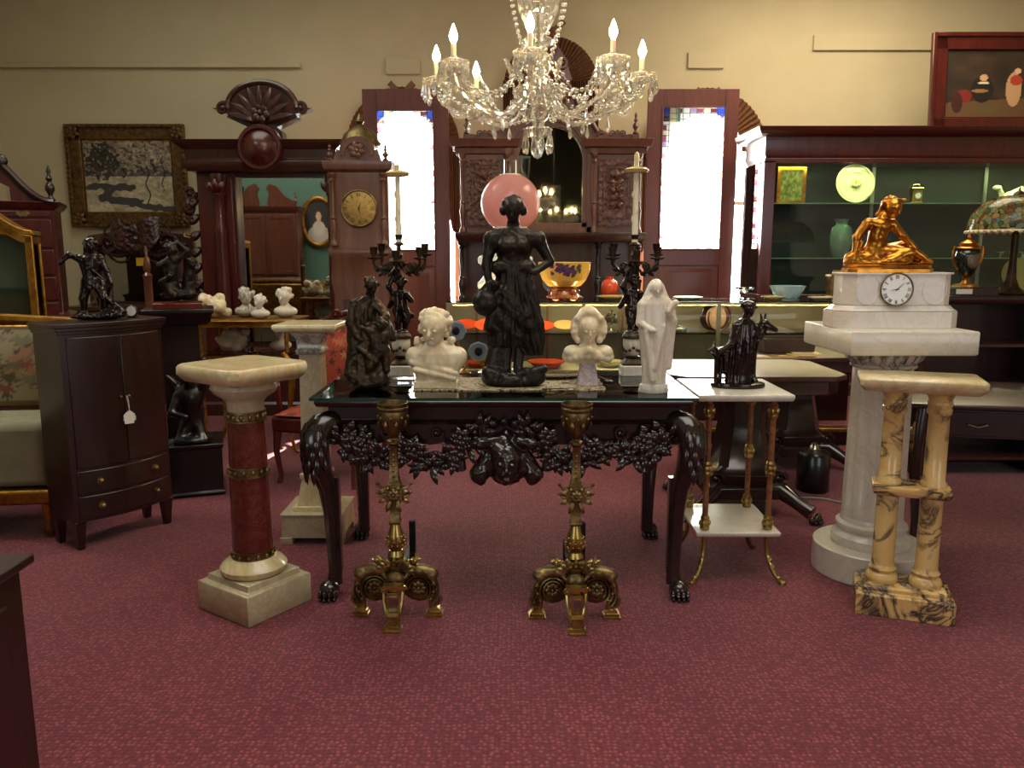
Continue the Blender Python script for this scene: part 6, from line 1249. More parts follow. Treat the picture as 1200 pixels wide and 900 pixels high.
light('secretary_fill', 'AREA', (-3.2, 4.1, 4.0), (math.radians(-25), 0, 0), 30, (1, .95, .85), shape='RECTANGLE', size=1, size_y=1)  # unseen fill light added to brighten the reflected secretary
# ---------------------------------------------------------------- chandelier
CXc, CYc = .115, 3.70
t = thing('crystal_chandelier', 'cut crystal chandelier with eight lit candle arms and hanging drops', 'chandelier', (CXc, CYc, -.045)); CR = M['crystal']
b = B(); b.lathe([(.002, 1.865), (.018, 1.875), (.024, 1.895), (.014, 1.92), (.008, 1.94), (.012, 1.95)], n=14); b.obj('finial_drop', CR, t)
b = B(); b.lathe([(.01, 1.95), (.05, 1.965), (.062, 1.99), (.055, 2.0), (.02, 2.0), (.02, 2.02), (.045, 2.04), (.06, 2.09), (.03, 2.10), (.035, 2.12), (.09, 2.14), (.105, 2.17), (.09, 2.175), (.03, 2.17), (.028, 2.2)], n=20, fl=10, amp=.04); b.obj('bowl', CR, t)
b = B(); b.lathe([(.028, 2.2), (.04, 2.215), (.055, 2.25), (.05, 2.3), (.028, 2.33), (.03, 2.34), (.06, 2.35), (.07, 2.37), (.04, 2.385), (.03, 2.40), (.055, 2.43), (.085, 2.50), (.088, 2.55), (.06, 2.60), (.03, 2.64), (.03, 2.7), (.05, 2.74), (.03, 2.8)], n=20, fl=10, amp=.05); b.obj('stem', CR, t)
b = B(); b.lathe([(.006, 1.95), (.006, CEIL)], n=8); b.lathe([(.06, CEIL-.02), (.07, CEIL+.03), (.07, CEIL+.044)], n=20); b.obj('rod', M['silver'], t)
b = B(); b.lathe([(.03, 2.78), (.15, 2.80), (.155, 2.81), (.03, 2.80)], n=24); b.obj('top_crown', CR, t)
def drop(b, x, y, z, L=.07, r=.010): b.lathe([(.0008, 0), (r*.35, -L*.1), (r*.25, -L*.14), (r*.6, -L*.3), (r, -L*.72), (r*.6, -L*.92), (.0008, -L)], (x, y, z), 6); return b
RA = .455
def arm(parent, a):
    r = bpy.data.objects.new('arm', None)
    b = B(); pts = [(.03, 2.17), (.08, 2.12), (.14, 2.06), (.22, 2.035), (.30, 2.05), (.38, 2.08), (.435, 2.13), (RA, 2.185)]
    n = 26; P = []
    for k in range(n+1): u = k/n*(len(pts)-1); i = min(len(pts)-2, int(u)); f = u-i; f2 = f*f*(3-2*f)*.3+f*.7; P.append((pts[i][0]*(1-f2)+pts[i+1][0]*f2, 0, pts[i][1]*(1-f2)+pts[i+1][1]*f2))
    b.tube(P, [.0105+.002*math.sin(k*2.4) for k in range(n+1)], 6, up=(0, 1, 0)); o = b.obj('arm', CR, parent)
    b = B(); b.lathe([(.008, 2.175), (.02, 2.18), (.055, 2.195), (.066, 2.215), (.064, 2.218), (.05, 2.203), (.016, 2.195)], (RA, 0, 0), 18, fl=9, amp=.05); b.lathe([(.018, 2.195), (.024, 2.215), (.024, 2.23), (.016, 2.235)], (RA, 0, 0), 12); b.obj('drip_pan', CR, o)
    b = B(); b.lathe([(.011, 2.232), (.011, 2.283), (.008, 2.286)], (RA, 0, 0), 12); b.obj('candle_sleeve', M['candle'], o)
    b = B(); b.lathe([(.006, 2.286), (.015, 2.303), (.018, 2.316), (.011, 2.338), (.002, 2.362)], (RA, 0, 0), 12); b.obj('flame_bulb', M['bulb'], o)
    for k in range(8):
        q = 2*PI*k/8; b = B(); x, y = RA+.062*math.cos(q), .062*math.sin(q); b.ell((x, y, 2.207), .006, 6, 5); drop(b, x, y, 2.202, .095 if k % 2 else .07, .013); b.obj('crystal_drop', CR, o)
    b = B()
    for k in range(17): u = k/16; b.ell((.06+(RA-.06)*u, 0, 2.30-.10*u-.16*math.sin(PI*u)), .0085, 6, 5)
    b.tube([(.06+(RA-.06)*u, 0, 2.30-.10*u-.16*math.sin(PI*u)) for u in [i/24 for i in range(25)]], .0012, 4)
    b.obj('bead_chain', CR, o)
    for k in range(2): b = B(); b.ell((.20+.11*k, 0, 2.032+.012*k), .007, 6, 5); drop(b, .20+.11*k, 0, 2.028+.012*k, .06, .010); b.obj('crystal_drop', CR, o)
    return o
A0 = arm(t, 0); A0.rotation_euler = (0, 0, -.10)
for k in range(1, 8): c = dup(A0, rz=-.10+k*PI/4)
for k in range(8):
    a = -.10+PI/8+k*PI/4; b = B()
    for i in range(19): u = i/18; rr = .15-.09*u+.02*math.sin(PI*u) if i else .15; b.ell((rr*math.cos(a), rr*math.sin(a), 2.80-.50*u-.02*math.sin(PI*u)), .0085, 6, 5)
    b.obj('bead_swag', CR, t)
for k in range(10):
    a = 2*PI*k/10; b = B(); b.ell((.06*math.cos(a), .06*math.sin(a), 1.992), .007, 6, 5); drop(b, .06*math.cos(a), .06*math.sin(a), 1.986, .10, .012); b.obj('crystal_drop', CR, t)
    b = B(); b.ell((.10*math.cos(a+.3), .10*math.sin(a+.3), 2.165), .007, 6, 5); drop(b, .10*math.cos(a+.3), .10*math.sin(a+.3), 2.16, .09, .013); b.obj('crystal_drop', CR, t)

for k in range(8):   # bead strings hanging from one drip pan to the next
    a = -.10+k*PI/4; b = B(); p0 = V(RA*math.cos(a), RA*math.sin(a), 2.19); p1 = V(RA*math.cos(a+PI/4), RA*math.sin(a+PI/4), 2.19)
    pts = [p0.lerp(p1, i/16)-V(0, 0, .11*math.sin(PI*i/16)) for i in range(17)]
    for p in pts: b.ell(tuple(p), .0095, 6, 5)
    b.tube(pts, .0012, 4); b.obj('bead_garland', CR, t)
    b = B(); r_ = .17; pts = [V(r_*math.cos(a+.39*math.sin(u*PI)*0), r_*math.sin(a), 0) for u in (0,)]
    pts = [V((.05+.20*u)*math.cos(a+.39), (.05+.20*u)*math.sin(a+.39), 2.21-.14*math.sin(PI*u)-.04*u) for u in [i/14 for i in range(15)]]
    for p in pts: b.ell(tuple(p), .009, 6, 5)
    b.tube(pts, [.0035]*15, 5); b.leaf(tuple(pts[-1]), (math.cos(a+.39), math.sin(a+.39), .9), (0, 0, 1), .08, .012, .006); b.obj('hub_spray', CR, t)
ch2 = dup(t, (.85, -1.3, -.045), label='second lit crystal chandelier, seen only as reflection in the sideboard mirror')

# ---------------------------------------------------------------- sculpture on the carved table
TT = .8388
def put(px, py, z0=TT): return Q(px, py, z0)
# bronze woman with a jug
q = put(602, 455); Yw = q[1]+.06; s = SC(Yw, 1.2); t = thing('bronze_woman', 'tall dark bronze statue of a woman in gathered skirt holding a jug', 'statue', (PX(602, Yw, 1.1), Yw, TT+.0055))
body = [('E', (-2, 0, 6), (34, 24, 9), 5), ('E', (-22, -6, 12), (12, 12, 10), 4), ('E', (24, -8, 10), (14, 12, 9), 4), ('C', (14, -12, 16), (32, -12, 12), 7, 4, 2), ('C', (-22, 4, 10), (-17, 3, 56), 13, 9, 6),
        ('C', (-7, 2, 60), (-9, -4, 18), 7, 5.5, 3), ('C', (9, 2, 60), (5, -6, 20), 7.5, 5.5, 3), ('C', (-9, -6, 17), (-13, -16, 14), 5, 3.6, 2), ('C', (5, -8, 18), (7, -18, 15), 5, 3.6, 2),
        ('K', [(47, -3, 0, 25, 17), (56, -3, 0, 26, 18), (80, -2, 0, 25, 18), (110, -1, 0, 21, 16), (135, 0, 0, 17, 13)], 17, .075, .03, 2),
        ('K', [(36, 22, 4, 12, 14), (50, 16, 4, 19, 17), (75, 8, 2, 26, 19), (105, 2, 0, 24, 18), (128, 0, 0, 19, 14), (138, 0, 0, 17, 12)], 13, .10, -.04, 2),
        ('C', (-20, -10, 112), (-26, -8, 70), 6, 9, 5), ('C', (-12, -14, 110), (14, -16, 84), 3, 3, 9), ('C', (-14, -14, 98), (18, -15, 70), 2.4, 2.4, 8), ('C', (-20, -12, 86), (4, -16, 60), 2.4, 2.4, 8),
        ('K', [(128, 0, 0, 17, 12), (138, 0, 0, 16.5, 11), (150, 0, 0, 19, 13), (164, 0, -1, 22, 14), (176, 0, 0, 25, 11), (183, 0, 0, 16, 8)], 13, .022, .0, 3), ('C', (-16, -3, 138), (16, -3, 138), 10, 10, 2),
        ('E', (-9, -11, 163), (9, 7, 8), 4), ('E', (9, -11, 163), (9, 7, 8), 4), ('C', (0, 1, 180), (-1, -3, 196), 8, 6.5, 3),
        ('E', (-25, 0, 171), (10, 9, 10), 4), ('E', (27, 0, 171), (10, 9, 10), 4), ('C', (-26, 0, 170), (-32, -2, 140), 8, 5.5, 3), ('C', (-32, -2, 140), (-26, -10, 110), 5.2, 3.8, 2),
        ('C', (28, 0, 170), (42, 3, 145), 7.5, 5.5, 3), ('C', (42, 3, 145), (25, -8, 133), 5.2, 4, 2)]
body += head((-1, -6, 203), 10, -.1, .35, 1.2)+[('E', (-1, 0, 211), (12.5, 12, 9), 3), ('E', (-12, -1, 203), (4.5, 6, 6), 2), ('E', (11, -1, 203), (4.5, 6, 6), 2), ('E', (-1, 8, 207), (8, 7, 8), 3)]+curls((-1, 1, 208), (11.5, 11.5, 10), 30, 3.0, 8, -.35, 1.5, -.1)
body += [('E', (-30, -8, 16), (8, 8, 7), 3), ('E', (0, -16, 9), (12, 7, 6), 3), ('E', (-12, -14, 10), (9, 8, 7), 2), ('E', (18, -2, 14), (10, 10, 7), 3), ('C', (22, -14, 18), (34, -10, 20), 5, 6, 2), ('C', (-30, 0, 12), (-24, 2, 40), 8, 6, 4)]
body += hand((23, -10, 133), (-1, -.3, -.2), (0, -.4, -1), 3.4)+hand((-26, -12, 108), (-.25, -.1, -1), (0, 1, 0), 3.6)
sculpt('figure', body, 1.15, M['bronze'], t, s, rough=.35, rf=.5)
jug = [('E', (-32, -10, 98), (15.5, 14, 16), 1), ('C', (-27, -13, 112), (-22, -15, 120), 6, 7, 3), ('e', (-21, -15, 123), (5, 5, 5), 1), ('C', (-40, -10, 110), (-30, -13, 121), 2, 2, 2), ('C', (-42, -10, 100), (-40, -10, 112), 2, 2, 2)]
sculpt('jug', jug, 1.1, M['bronze'], t, s)
# bronze couple group
q = put(433, 457); Yb = q[1]+.04; s = SC(Yb, 1.1); t = thing('bronze_group', 'brown bronze group of draped woman bending over a child, table left end', 'statue', (PX(433, Yb, 1.0), Yb, TT))
g = [('E', (-1, 0, 8), (25, 19, 9), 5), ('E', (-14, -8, 15), (11, 9, 9), 4), ('E', (12, -8, 14), (12, 9, 8), 4),
     ('K', [(12, 0, 0, 20, 16), (30, -1, 0, 20, 15), (55, -4, 0, 20, 14), (75, -8, 0, 16, 12), (92, -8, 0, 15, 10), (104, -4, 0, 15, 8), (109, 0, 0, 8, 7)], 9, .09, .06, 3),
     ('C', (-15, 0, 100), (-21, -4, 78), 6, 5, 3), ('C', (-21, -4, 78), (-10, -14, 62), 5, 3.5, 3), ('C', (10, 0, 100), (20, -4, 86), 6, 5, 3), ('C', (20, -4, 86), (24, -10, 64), 4.6, 3.6, 3), ('C', (2, 0, 106), (4, -4, 114), 5.5, 5, 3),
     ('C', (6, -8, 70), (14, -12, 48), 8, 8, 4), ('E', (16, -10, 60), (9, 8, 12), 3), ('C', (12, -12, 48), (4, -16, 28), 6, 4, 3), ('C', (20, -10, 48), (22, -12, 24), 6, 4, 3), ('C', (10, -12, 66), (-6, -16, 74), 4, 3, 2), ('C', (-16, -4, 60), (-22, -6, 20), 5, 8, 5), ('C', (20, 0, 90), (27, 2, 60), 3, 5, 4), ('C', (-10, -14, 50), (10, -16, 34), 3, 3, 3)]
g += head((5, -6, 121), 7.5, .5, .3, 1)+curls((5, -2, 124), (8, 8, 7), 22, 2.4, 4, -.3, 1.2, -.3)+head((17, -14, 76), 6, -.4, -.3, 1)+curls((17, -12, 79), (6, 6, 6), 16, 2, 5, -.3, 1.2, -.2)+hand((-8, -15, 60), (1, -.3, -.2), (0, 0, 1), 2.4)+hand((24, -11, 62), (-.3, -.1, -1), (0, 1, 0), 2.4)
sculpt('figures', g, 1.0, M['bronze2'], t, s, rough=.5, rf=.55)
# alabaster bust of a curly haired child
q = put(510, 456); Yc = q[1]+.03; s = SC(Yc, 1.0); t = thing('alabaster_bust', 'cream alabaster bust of a curly haired girl with bare shoulders', 'bust', (PX(511, Yc, 1.0), Yc, TT+.0055))
g = [('X', (0, 0, 4), (25, 14, 4), 2), ('K', [(6, 0, 0, 24, 13), (16, 0, 0, 26, 15), (30, 0, 0, 31, 16), (40, 0, 0, 32, 15), (47, 0, 0, 24, 12), (52, 0, 0, 13, 10)], 7, .03, .05, 3), ('E', (-27, 0, 36), (9, 10, 11), 4), ('E', (27, 0, 36), (9, 10, 11), 4),
     ('C', (-24, -14, 22), (22, -15, 12), 3, 3, 3), ('C', (-28, -10, 30), (24, -15, 18), 2.5, 3, 3), ('C', (0, 0, 46), (0, -2, 58), 10, 9, 4)]
g += head((-2, -5, 68), 14.5, -.25, .1, 1.6)+[('E', (-1, 3, 75), (17, 16, 15), 4)]+curls((-1, 2, 74), (18, 16, 16), 60, 4.4, 2, -.45, 1.8, -.6)+curls((15, 0, 52), (5, 5, 12), 10, 4, 6, -9, 1.6, -1)+curls((-19, 0, 54), (4, 5, 5), 5, 3.6, 7, -9, 1.6, -1)
sculpt('bust', g, .95, M['alab'], t, s)
# bonneted alabaster bust on pink socle
q = put(689, 453); Yd = q[1]+.03; s = SC(Yd, 1.0); t = thing('bonneted_bust', 'cream alabaster bust of a girl in ruffled bonnet on pink marble socle', 'bust', (PX(689, Yd, 1.0), Yd, TT+.0055))
b = B(); b.rl(0, 0, [(0, 13*s, 9*s), (2*s, 12.5*s, 8.5*s), (24*s, 9*s, 7*s), (26*s, 9.5*s, 7.5*s)], 2*s); b.obj('socle', M['pinkmar'], t, bevel=.001)
g = [('E', (0, 0, 36), (25, 13, 10), 4), ('E', (-18, -3, 38), (11, 11, 9), 3), ('E', (18, -3, 38), (11, 11, 9), 3), ('C', (-14, -11, 34), (0, -14, 42), 4, 5, 2), ('C', (14, -11, 34), (0, -14, 42), 4, 5, 2), ('C', (0, 0, 42), (0, 0, 54), 10, 8, 4), ('E', (0, 0, 28), (12, 8, 5), 3)]
g += head((0, -6, 64), 11, .05, .1, 1.4)+[('E', (0, 4, 70), (17, 15, 19), 3), ('E', (0, 2, 84), (10, 10, 8), 4)]
for k in range(17): a = -.25*PI+1.5*PI*k/16; g.append(('E', (18*math.cos(a), -6+1.2*math.sin(k*2.2), 66+19*math.sin(a)), (3.8, 3.4, 3.8), 2.5))
for k in range(20): a = 2*PI*k/20; g.append(('E', (26*math.cos(a), -2+11*math.sin(a), 33+2*math.sin(3*a)), (4.5, 4.5, 4.2), 2))
g += [('e', (0, -16, 64), (0.1, .1, .1), .1)]
sculpt('bust', g, .95, M['alab'], t, s)
# white standing figure
q = put(767, 461); Ye = q[1]+.04; s = SC(Ye, 1.1); t = thing('white_marble_figure', 'slim white marble figure of a veiled robed woman standing near table right end', 'statue', (PX(767, Ye, 1.0), Ye, TT))
b = B(); b.lathe([(17*s, 0), (17.5*s, 1*s), (17*s, 8*s), (15*s, 10*s)], n=32, sy=.8); b.obj('base', M['whimar'], t)
g = [('K', [(9, 0, 0, 14, 11), (16, 0, 0, 13.5, 11), (40, 0, 0, 15, 11), (70, 0, 0, 18, 12), (90, 0, 0, 18.5, 11), (104, 0, 0, 19, 10), (110, 0, 0, 15, 8), (114, 0, 0, 8, 7)], 11, .05, .012, 3),
     ('C', (-16, 0, 102), (-19, -4, 82), 5.5, 4.5, 3), ('C', (-19, -4, 82), (-6, -13, 74), 4.2, 3, 2), ('C', (16, 0, 102), (20, -3, 84), 5.5, 4.5, 3), ('C', (20, -3, 84), (12, -13, 96), 4.2, 3, 2), ('C', (0, 0, 110), (0, -1, 118), 6.5, 6, 3),
     ('C', (20, -4, 84), (17, -4, 30), 4, 3, 4), ('C', (-12, -10, 72), (-4, -13, 16), 3, 3, 3), ('C', (8, -11, 78), (-2, -13, 30), 2.6, 2.6, 3), ('C', (-6, 3, 123), (-13, 3, 103), 4, 5.5, 3), ('C', (6, 3, 123), (13, 3, 103), 4, 5.5, 3), ('C', (14, -12, 98), (20, -13, 106), 3.5, 4, 2)]
g += head((0, -3, 121), 7, 0, .1, 1.1)+[('E', (0, 4, 123), (8.6, 7.5, 10), 2)]+hand((-5, -14, 74), (1, -.2, .1), (0, 0, 1), 2.3)+hand((12, -14, 96), (-.2, -.2, 1), (1, 0, 0), 2.2)
sculpt('figure', g, .85, M['alabw'], t, s)
# candelabra pair with cherubs
def candelabrum(px, label, Yq, arms_z, tall):
    s = SC(Yq, 1.1); t = thing('cherub_candelabrum', label, 'candelabrum', (PX(px, Yq, 1.0), Yq, TT), 0, 'pair of cherub candelabra')
    b = B(); b.rl(0, 0, [(0, 14*s, 12*s), (11*s, 14*s, 12*s), (12*s, 13*s, 11*s)], 3*s); b.obj('marble_base', M['whimar'], t, bevel=.002)
    b = B(); b.rl(0, 0, [(12*s, 12*s, 10*s), (14*s, 12.5*s, 10.5*s), (17*s, 9*s, 8*s), (20*s, 7*s, 7*s)], 2*s); b.lathe([(8*s, 0), (10*s, 2*s), (6*s, 4*s)], (0, 0, 20*s), 16); b.obj('bronze_mount', M['bronze2'], t)
    b = B(); b.lathe([(6*s, 22*s), (9*s, 26*s), (11*s, 34*s), (11*s, 42*s), (10*s, 44*s)], n=24); b.obj('marble_drum', M['whimar'], t)
    b = B(); b.lathe([(11*s, 43*s), (12.5*s, 44*s), (12.5*s, 46*s), (11*s, 48*s), (9*s, 50*s)], n=24)
    for k in range(9): a = PI+PI*k/8; b.ell((11.2*s*math.cos(a), 11.2*s*math.sin(a), (33-4*abs(math.sin(k*PI/4)))*s), (2*s, 2*s, 2*s), 6, 5)
    b.obj('drum_mount', M['bronze2'], t)
    g = [('E', (0, 0, 50), (9, 8, 4), 2), ('C', (-4, 0, 76), (-3, -4, 64), 5.5, 4.5, 2), ('C', (-3, -4, 64), (-3, -1, 51), 4, 3, 2), ('C', (4, 0, 76), (7, -2, 64), 5.5, 4.5, 2), ('C', (7, -2, 64), (4, 3, 53), 4, 3, 2), ('K', [(70, 0, 0, 7.5, 6.5), (78, 0, 0, 8.5, 7.5), (88, 0, 0, 7.5, 6), (96, 0, 0, 8.5, 6), (100, 0, 0, 5, 5)], 5, .03, 0, 3),
         ('C', (-8, 0, 96), (-13, -3, 104), 3.6, 3, 2), ('C', (-13, -3, 104), (-7, -1, 116), 3, 2.4, 2), ('C', (8, 0, 96), (13, -3, 88), 3.6, 3, 2), ('C', (13, -3, 88), (10, -9, 94), 3, 2.4, 2), ('C', (-6, 4, 94), (-14, 8, 80), 4, 3, 3), ('C', (0, 2, 78), (12, 3, 70), 3, 4, 3), ('C', (0, 1, 98), (1, -2, 104), 3.6, 3.6, 2)]
    g += head((1, -3, 108), 5.6, .2, .1, .9)+curls((1, -1, 110), (6, 6, 5), 16, 1.9, 3, -.3, 1, -.1)+hand((-7, -1, 117), (.2, 0, 1), (1, 0, 0), 1.9)+hand((10, -9, 95), (-.4, -.4, .6), (1, 0, 0), 1.8)
    sculpt('cherub', g, .8, M['bronze3'], t, s, rough=.2)
    b = B(); b.tube([(-5*s, 0, 112*s), (-3*s, 0, 122*s), (0, 0, 130*s), (0, 0, arms_z*s+16*s)], [2.4*s, 2.6*s, 3.4*s, 2.2*s], 8); b.lathe([(2*s, 0), (6*s, 2*s), (7*s, 6*s), (3*s, 9*s), (4.5*s, 14*s), (2.5*s, 18*s)], (0, 0, 126*s), 14)
    for k in range(8): a = 2*PI*k/8; b.leaf((3*s*math.cos(a), 3*s*math.sin(a), 124*s), (math.cos(a), math.sin(a), .6), (0, 0, 1), 10*s, 2.6*s, s)
    b.obj('branch_stem', M['bronze2'], t)
    for k, (a, R_, hz) in enumerate(((-2.7, 30, 0), (2.6, 26, 4), (-.4, 27, 0), (.5, 32, 4), (-1.6, 22, -4))):
        ca, sa = math.cos(a), math.sin(a); b = B(); zc = arms_z-6+hz
        b.tube([(2*s*ca, 2*s*sa, 128*s), (R_*.35*s*ca, R_*.35*s*sa, 119*s), (R_*.7*s*ca, R_*.7*s*sa, 121*s), (R_*s*ca, R_*s*sa, 130*s), (R_*s*ca, R_*s*sa, zc*s)], [2*s, 1.8*s, 1.7*s, 1.8*s, 2*s], 7); b.scroll((R_*.5*s*ca, R_*.5*s*sa, 127*s), 4.5*s, 1.2*s)
        for j in range(4): b.leaf((R_*(.3+.18*j)*s*ca, R_*(.3+.18*j)*s*sa, 121*s), (ca, sa, 1 if j % 2 else -1), (-sa, ca, 0), 8*s, 2*s, .8*s)
        b.lathe([(1.5*s, 0), (7.5*s, 1.5*s), (8.5*s, 3*s), (3*s, 3*s), (2.6*s, 5*s), (4*s, 8*s), (4.5*s, 14*s), (5.2*s, 15*s), (3*s, 15*s)], (R_*s*ca, R_*s*sa, zc*s), 16); b.obj('branch', M['bronze2'], t)
    z0 = arms_z+14; b = B(); b.lathe([(2*s, 0), (7*s, 2*s), (3*s, 5*s), (4.6*s, 12*s), (5.2*s, 13*s)], (0, 0, (z0-4)*s), 16); b.obj('top_socket', M['bronze2'], t)
    b = B(); b.lathe([(3.6*s, z0*s), (3.0*s, tall*s), (1*s, (tall+1)*s)], n=14)
    for k in range(5): b.ell((3.2*s*math.cos(k*2.1+1), 3.2*s*math.sin(k*2.1+1), (z0+18+k*9)*s), (1.4*s, 1.4*s, 4*s), 6, 5)
    cd_ = b.obj('candle', M['candle'], t); b = B(); b.lathe([(3*s, 0), (12*s, 1*s), (14*s, 4*s), (12*s, 6*s), (8*s, 7*s), (3.4*s, 7*s)], (0, 0, (tall-.5)*s), 22); b.lathe([(2.8*s, 6*s), (2.6*s, 13*s if px < 600 else 22*s), (.5*s, 14*s if px < 600 else 24*s)], (0, 0, (tall-.5)*s), 12); b.obj('wax_collar', basic('yellow_glass_collar_%d' % px, (190, 170, 110), .2, coat=.5), cd_)
    return t
candelabrum(470, 'left candelabrum with bronze cherub, one tall candle, behind the brown bronze group', 3.70, 140, 228)
candelabrum(741, 'right candelabrum with bronze cherub, one tall candle, behind the white figure', 3.70, 140, 232)
# embroidered runner, gilt tray and sconces
q0, q1 = put(484, 458), put(708, 458)
n = 60; m = 12; vs = []; fs = []
b = B(); xa, xb = q0[0], q1[0]
pts = []
for k in range(41): u = k/40; pts.append((xa+(xb-xa)*u, q0[1]-.015+.012*abs(math.sin(u*PI*9))))
for k in range(11): u = k/10; pts.append((xb+.012*abs(math.sin(u*PI*3)), q0[1]+.33*u))
for k in range(41): u = k/40; pts.append((xb+(xa-xb)*u, q0[1]+.345-.012*abs(math.sin(u*PI*9))))
b.slab(pts, TT+.0003, TT+.005)
rn, nt, bs_ = newmat('embroidered_runner'); v = coords(nt); f1 = noise(nt, v, 13, 4, .6, 2.6); nt.links.new(ramp(nt, f1, [(.36, (40, 32, 28)), (.45, (150, 134, 104)), (.54, (190, 176, 142)), (.60, (70, 50, 42))]), bs_.inputs['Base Color']); bs_.inputs['Roughness'].default_value = .8
o = b.obj('table_runner', rn); solo(o, 'scalloped embroidered runner lying under the busts and bronze woman', 'runner')
# silver openwork tray leaning flat behind bonneted bust
t = thing('silver_tray', 'oval silver tray with handles lying on runner beside the bonneted bust', 'tray', (PX(648, 3.52, .86), 3.60, TT+.0055)); b = B(); b.lathe([(.10, 0), (.13, .012), (.135, .016), (.128, .014), (.10, .005), (.001, .005)], n=36, sx=1.15, sy=.8); b.obj('tray', M['silver'], t)
for s_ in (-1, 1): b = B(); b.tube([(s_*.145, -.04, .012), (s_*.185, -.03, .03), (s_*.185, .03, .03), (s_*.145, .04, .012)], .006, 7); b.obj('handle', M['silver'], t)
def sconce(px, py, lab, h):
    Yq = 3.68; s = SC(Yq, .9); x = PX(px, Yq, .95); t = thing('gilt_candle_arm', lab, 'candlestick', (x, Yq, TT+.0055)); dx = .03
    b = B(); b.lathe([(.035, 0), (.036, .006), (.02, .01), (.006, .02)], (dx, .02, 0), 16); b.tube([(dx, .02, .015), (dx+.02, .01, .04), (dx, -.005, .06), (.0, -.01, h-.03), (0, -.012, h)], [.005, .005, .005, .006, .008], 8); b.leaf((dx, .01, .03), (-.6, 0, .6), (0, -1, 0), .05, .012); b.obj('gilt_arm', M['gilt'], t)
    b = B().at((0, -.02, h), (PI/2+.25, 0, 0)); b.lathe([(.017, 0), (.045, .002), (.05, .006), (.045, .010), (.017, .006)], n=8); b.obj('porcelain_pan', cols['blue'], t)
    b = B().at((0, -.028, h), (PI/2+.25, 0, 0)); b.lathe([(.018, -.01), (.018, .012), (.013, .014), (.012, .005), (.001, .004)], n=14); b.obj('candle_cup', M['darkface'], t)
sconce(535, 387, 'gilt candle arm with pale blue pan beside the curly haired bust', (ZZ(387, 3.68)-TT-.005)); sconce(561, 411, 'lower gilt candle arm with pale blue pan left of the bronze woman', (ZZ(411, 3.68)-TT-.005))
for i, (px, py, L, rz, lb) in enumerate(((648, 444, .16, .3, 'silver serving spoon on runner nearest the bronze woman'), (652, 457, .12, .1, 'silver serving spoon on runner in front of the oval tray'), (709, 446, .11, -1.3, 'silver serving spoon on runner right of the bonneted bust'))):
    q = Q(px, py, TT+.006); b = B(); b.ell((L*.5, 0, .004), (.024, .014, .004), 12, 6); b.tube([(L*.38, 0, .004), (0, 0, .006), (-L*.5, 0, .004)], [(.003, .002), (.003, .002), (.008, .002)], 6); solo(b.obj('serving_spoon', M['silver']), lb, 'spoon', 'silver spoons on the runner', (q[0], q[1]+(0 if i != 2 else .03), TT+.0058), rz)

# ---------------------------------------------------------------- sculpture elsewhere
# bronze group on two tier stand
zt_ = ez+.028; Yg = 3.43; s = SC(Yg, 1.0); t = thing('bronze_horse_group', 'dark bronze group of robed figure with horned animal on oval base', 'statue', (PX(866, Yg, .95), Yg, zt_+.0005))
b = B(); b.lathe([(31*s, 0), (32*s, 1.5*s), (31*s, 5*s), (27*s, 6*s)], n=40, sy=.62); b.obj('base', M['bronze3'], t)
g = [('K', [(5, 0, 0, 15, 12), (15, 0, 0, 14, 11), (40, 2, 0, 15, 11), (60, 3, 0, 15, 10), (74, 4, 0, 13, 8), (80, 5, 0, 7, 6)], 9, .06, .02, 2.5), ('C', (-6, -4, 72), (-12, -10, 52), 4.5, 4, 3), ('C', (-12, -10, 52), (-22, -8, 44), 3.6, 3, 2), ('C', (14, 0, 72), (20, -8, 60), 5, 4, 3), ('C', (20, -8, 60), (24, -6, 72), 3.6, 3, 2), ('C', (5, 0, 78), (6, -2, 84), 4.5, 4.5, 2),
     ('C', (12, 4, 50), (22, 0, 66), 9, 7.5, 5), ('C', (22, 0, 66), (26, -4, 74), 7, 6, 4), ('C', (26, -5, 74), (38, -9, 68), 5.2, 3.2, 3), ('C', (24, -2, 79), (22, -2, 86), 2, 1, 1.5), ('C', (27, -1, 79), (29, 0, 86), 2, 1, 1.5), ('C', (16, 6, 48), (18, 2, 8), 6, 3.2, 4), ('C', (18, 2, 10), (20, -2, 6), 3.6, 3.6, 2), ('C', (8, 8, 48), (10, 8, 6), 6, 3.4, 4),
     ('C', (-16, 2, 42), (-28, -2, 40), 6, 5, 3), ('C', (-27, -2, 40), (-33, -6, 46), 4.5, 4, 2), ('C', (-33, -7, 46), (-39, -10, 44), 3, 2, 2), ('C', (-32, -4, 50), (-30, -2, 54), 1.6, 1, 1), ('C', (-27, -4, 38), (-28, -5, 6), 3, 2, 2), ('C', (-22, 4, 38), (-20, 5, 6), 3, 2, 2), ('C', (-24, -2, 10), (-26, -4, 6), 2, 2, 2), ('C', (-15, 3, 40), (-14, 3, 20), 4, 5, 4)]
g += head((8, -4, 91), 6.5, .35, .2, 1)+[('E', (8, -1, 96), (8.5, 8.5, 6), 2), ('C', (0, -1, 95), (16, -4, 94), 1.8, 1.8, 1.5)]+hand((-22, -9, 44), (-1, -.2, -.2), (0, 0, 1), 2.2)+hand((24, -7, 73), (.3, -.2, 1), (1, 0, 0), 2.2)
sculpt('figures', g, .9, M['bronze3'], t, s, rough=.12, rf=.5)
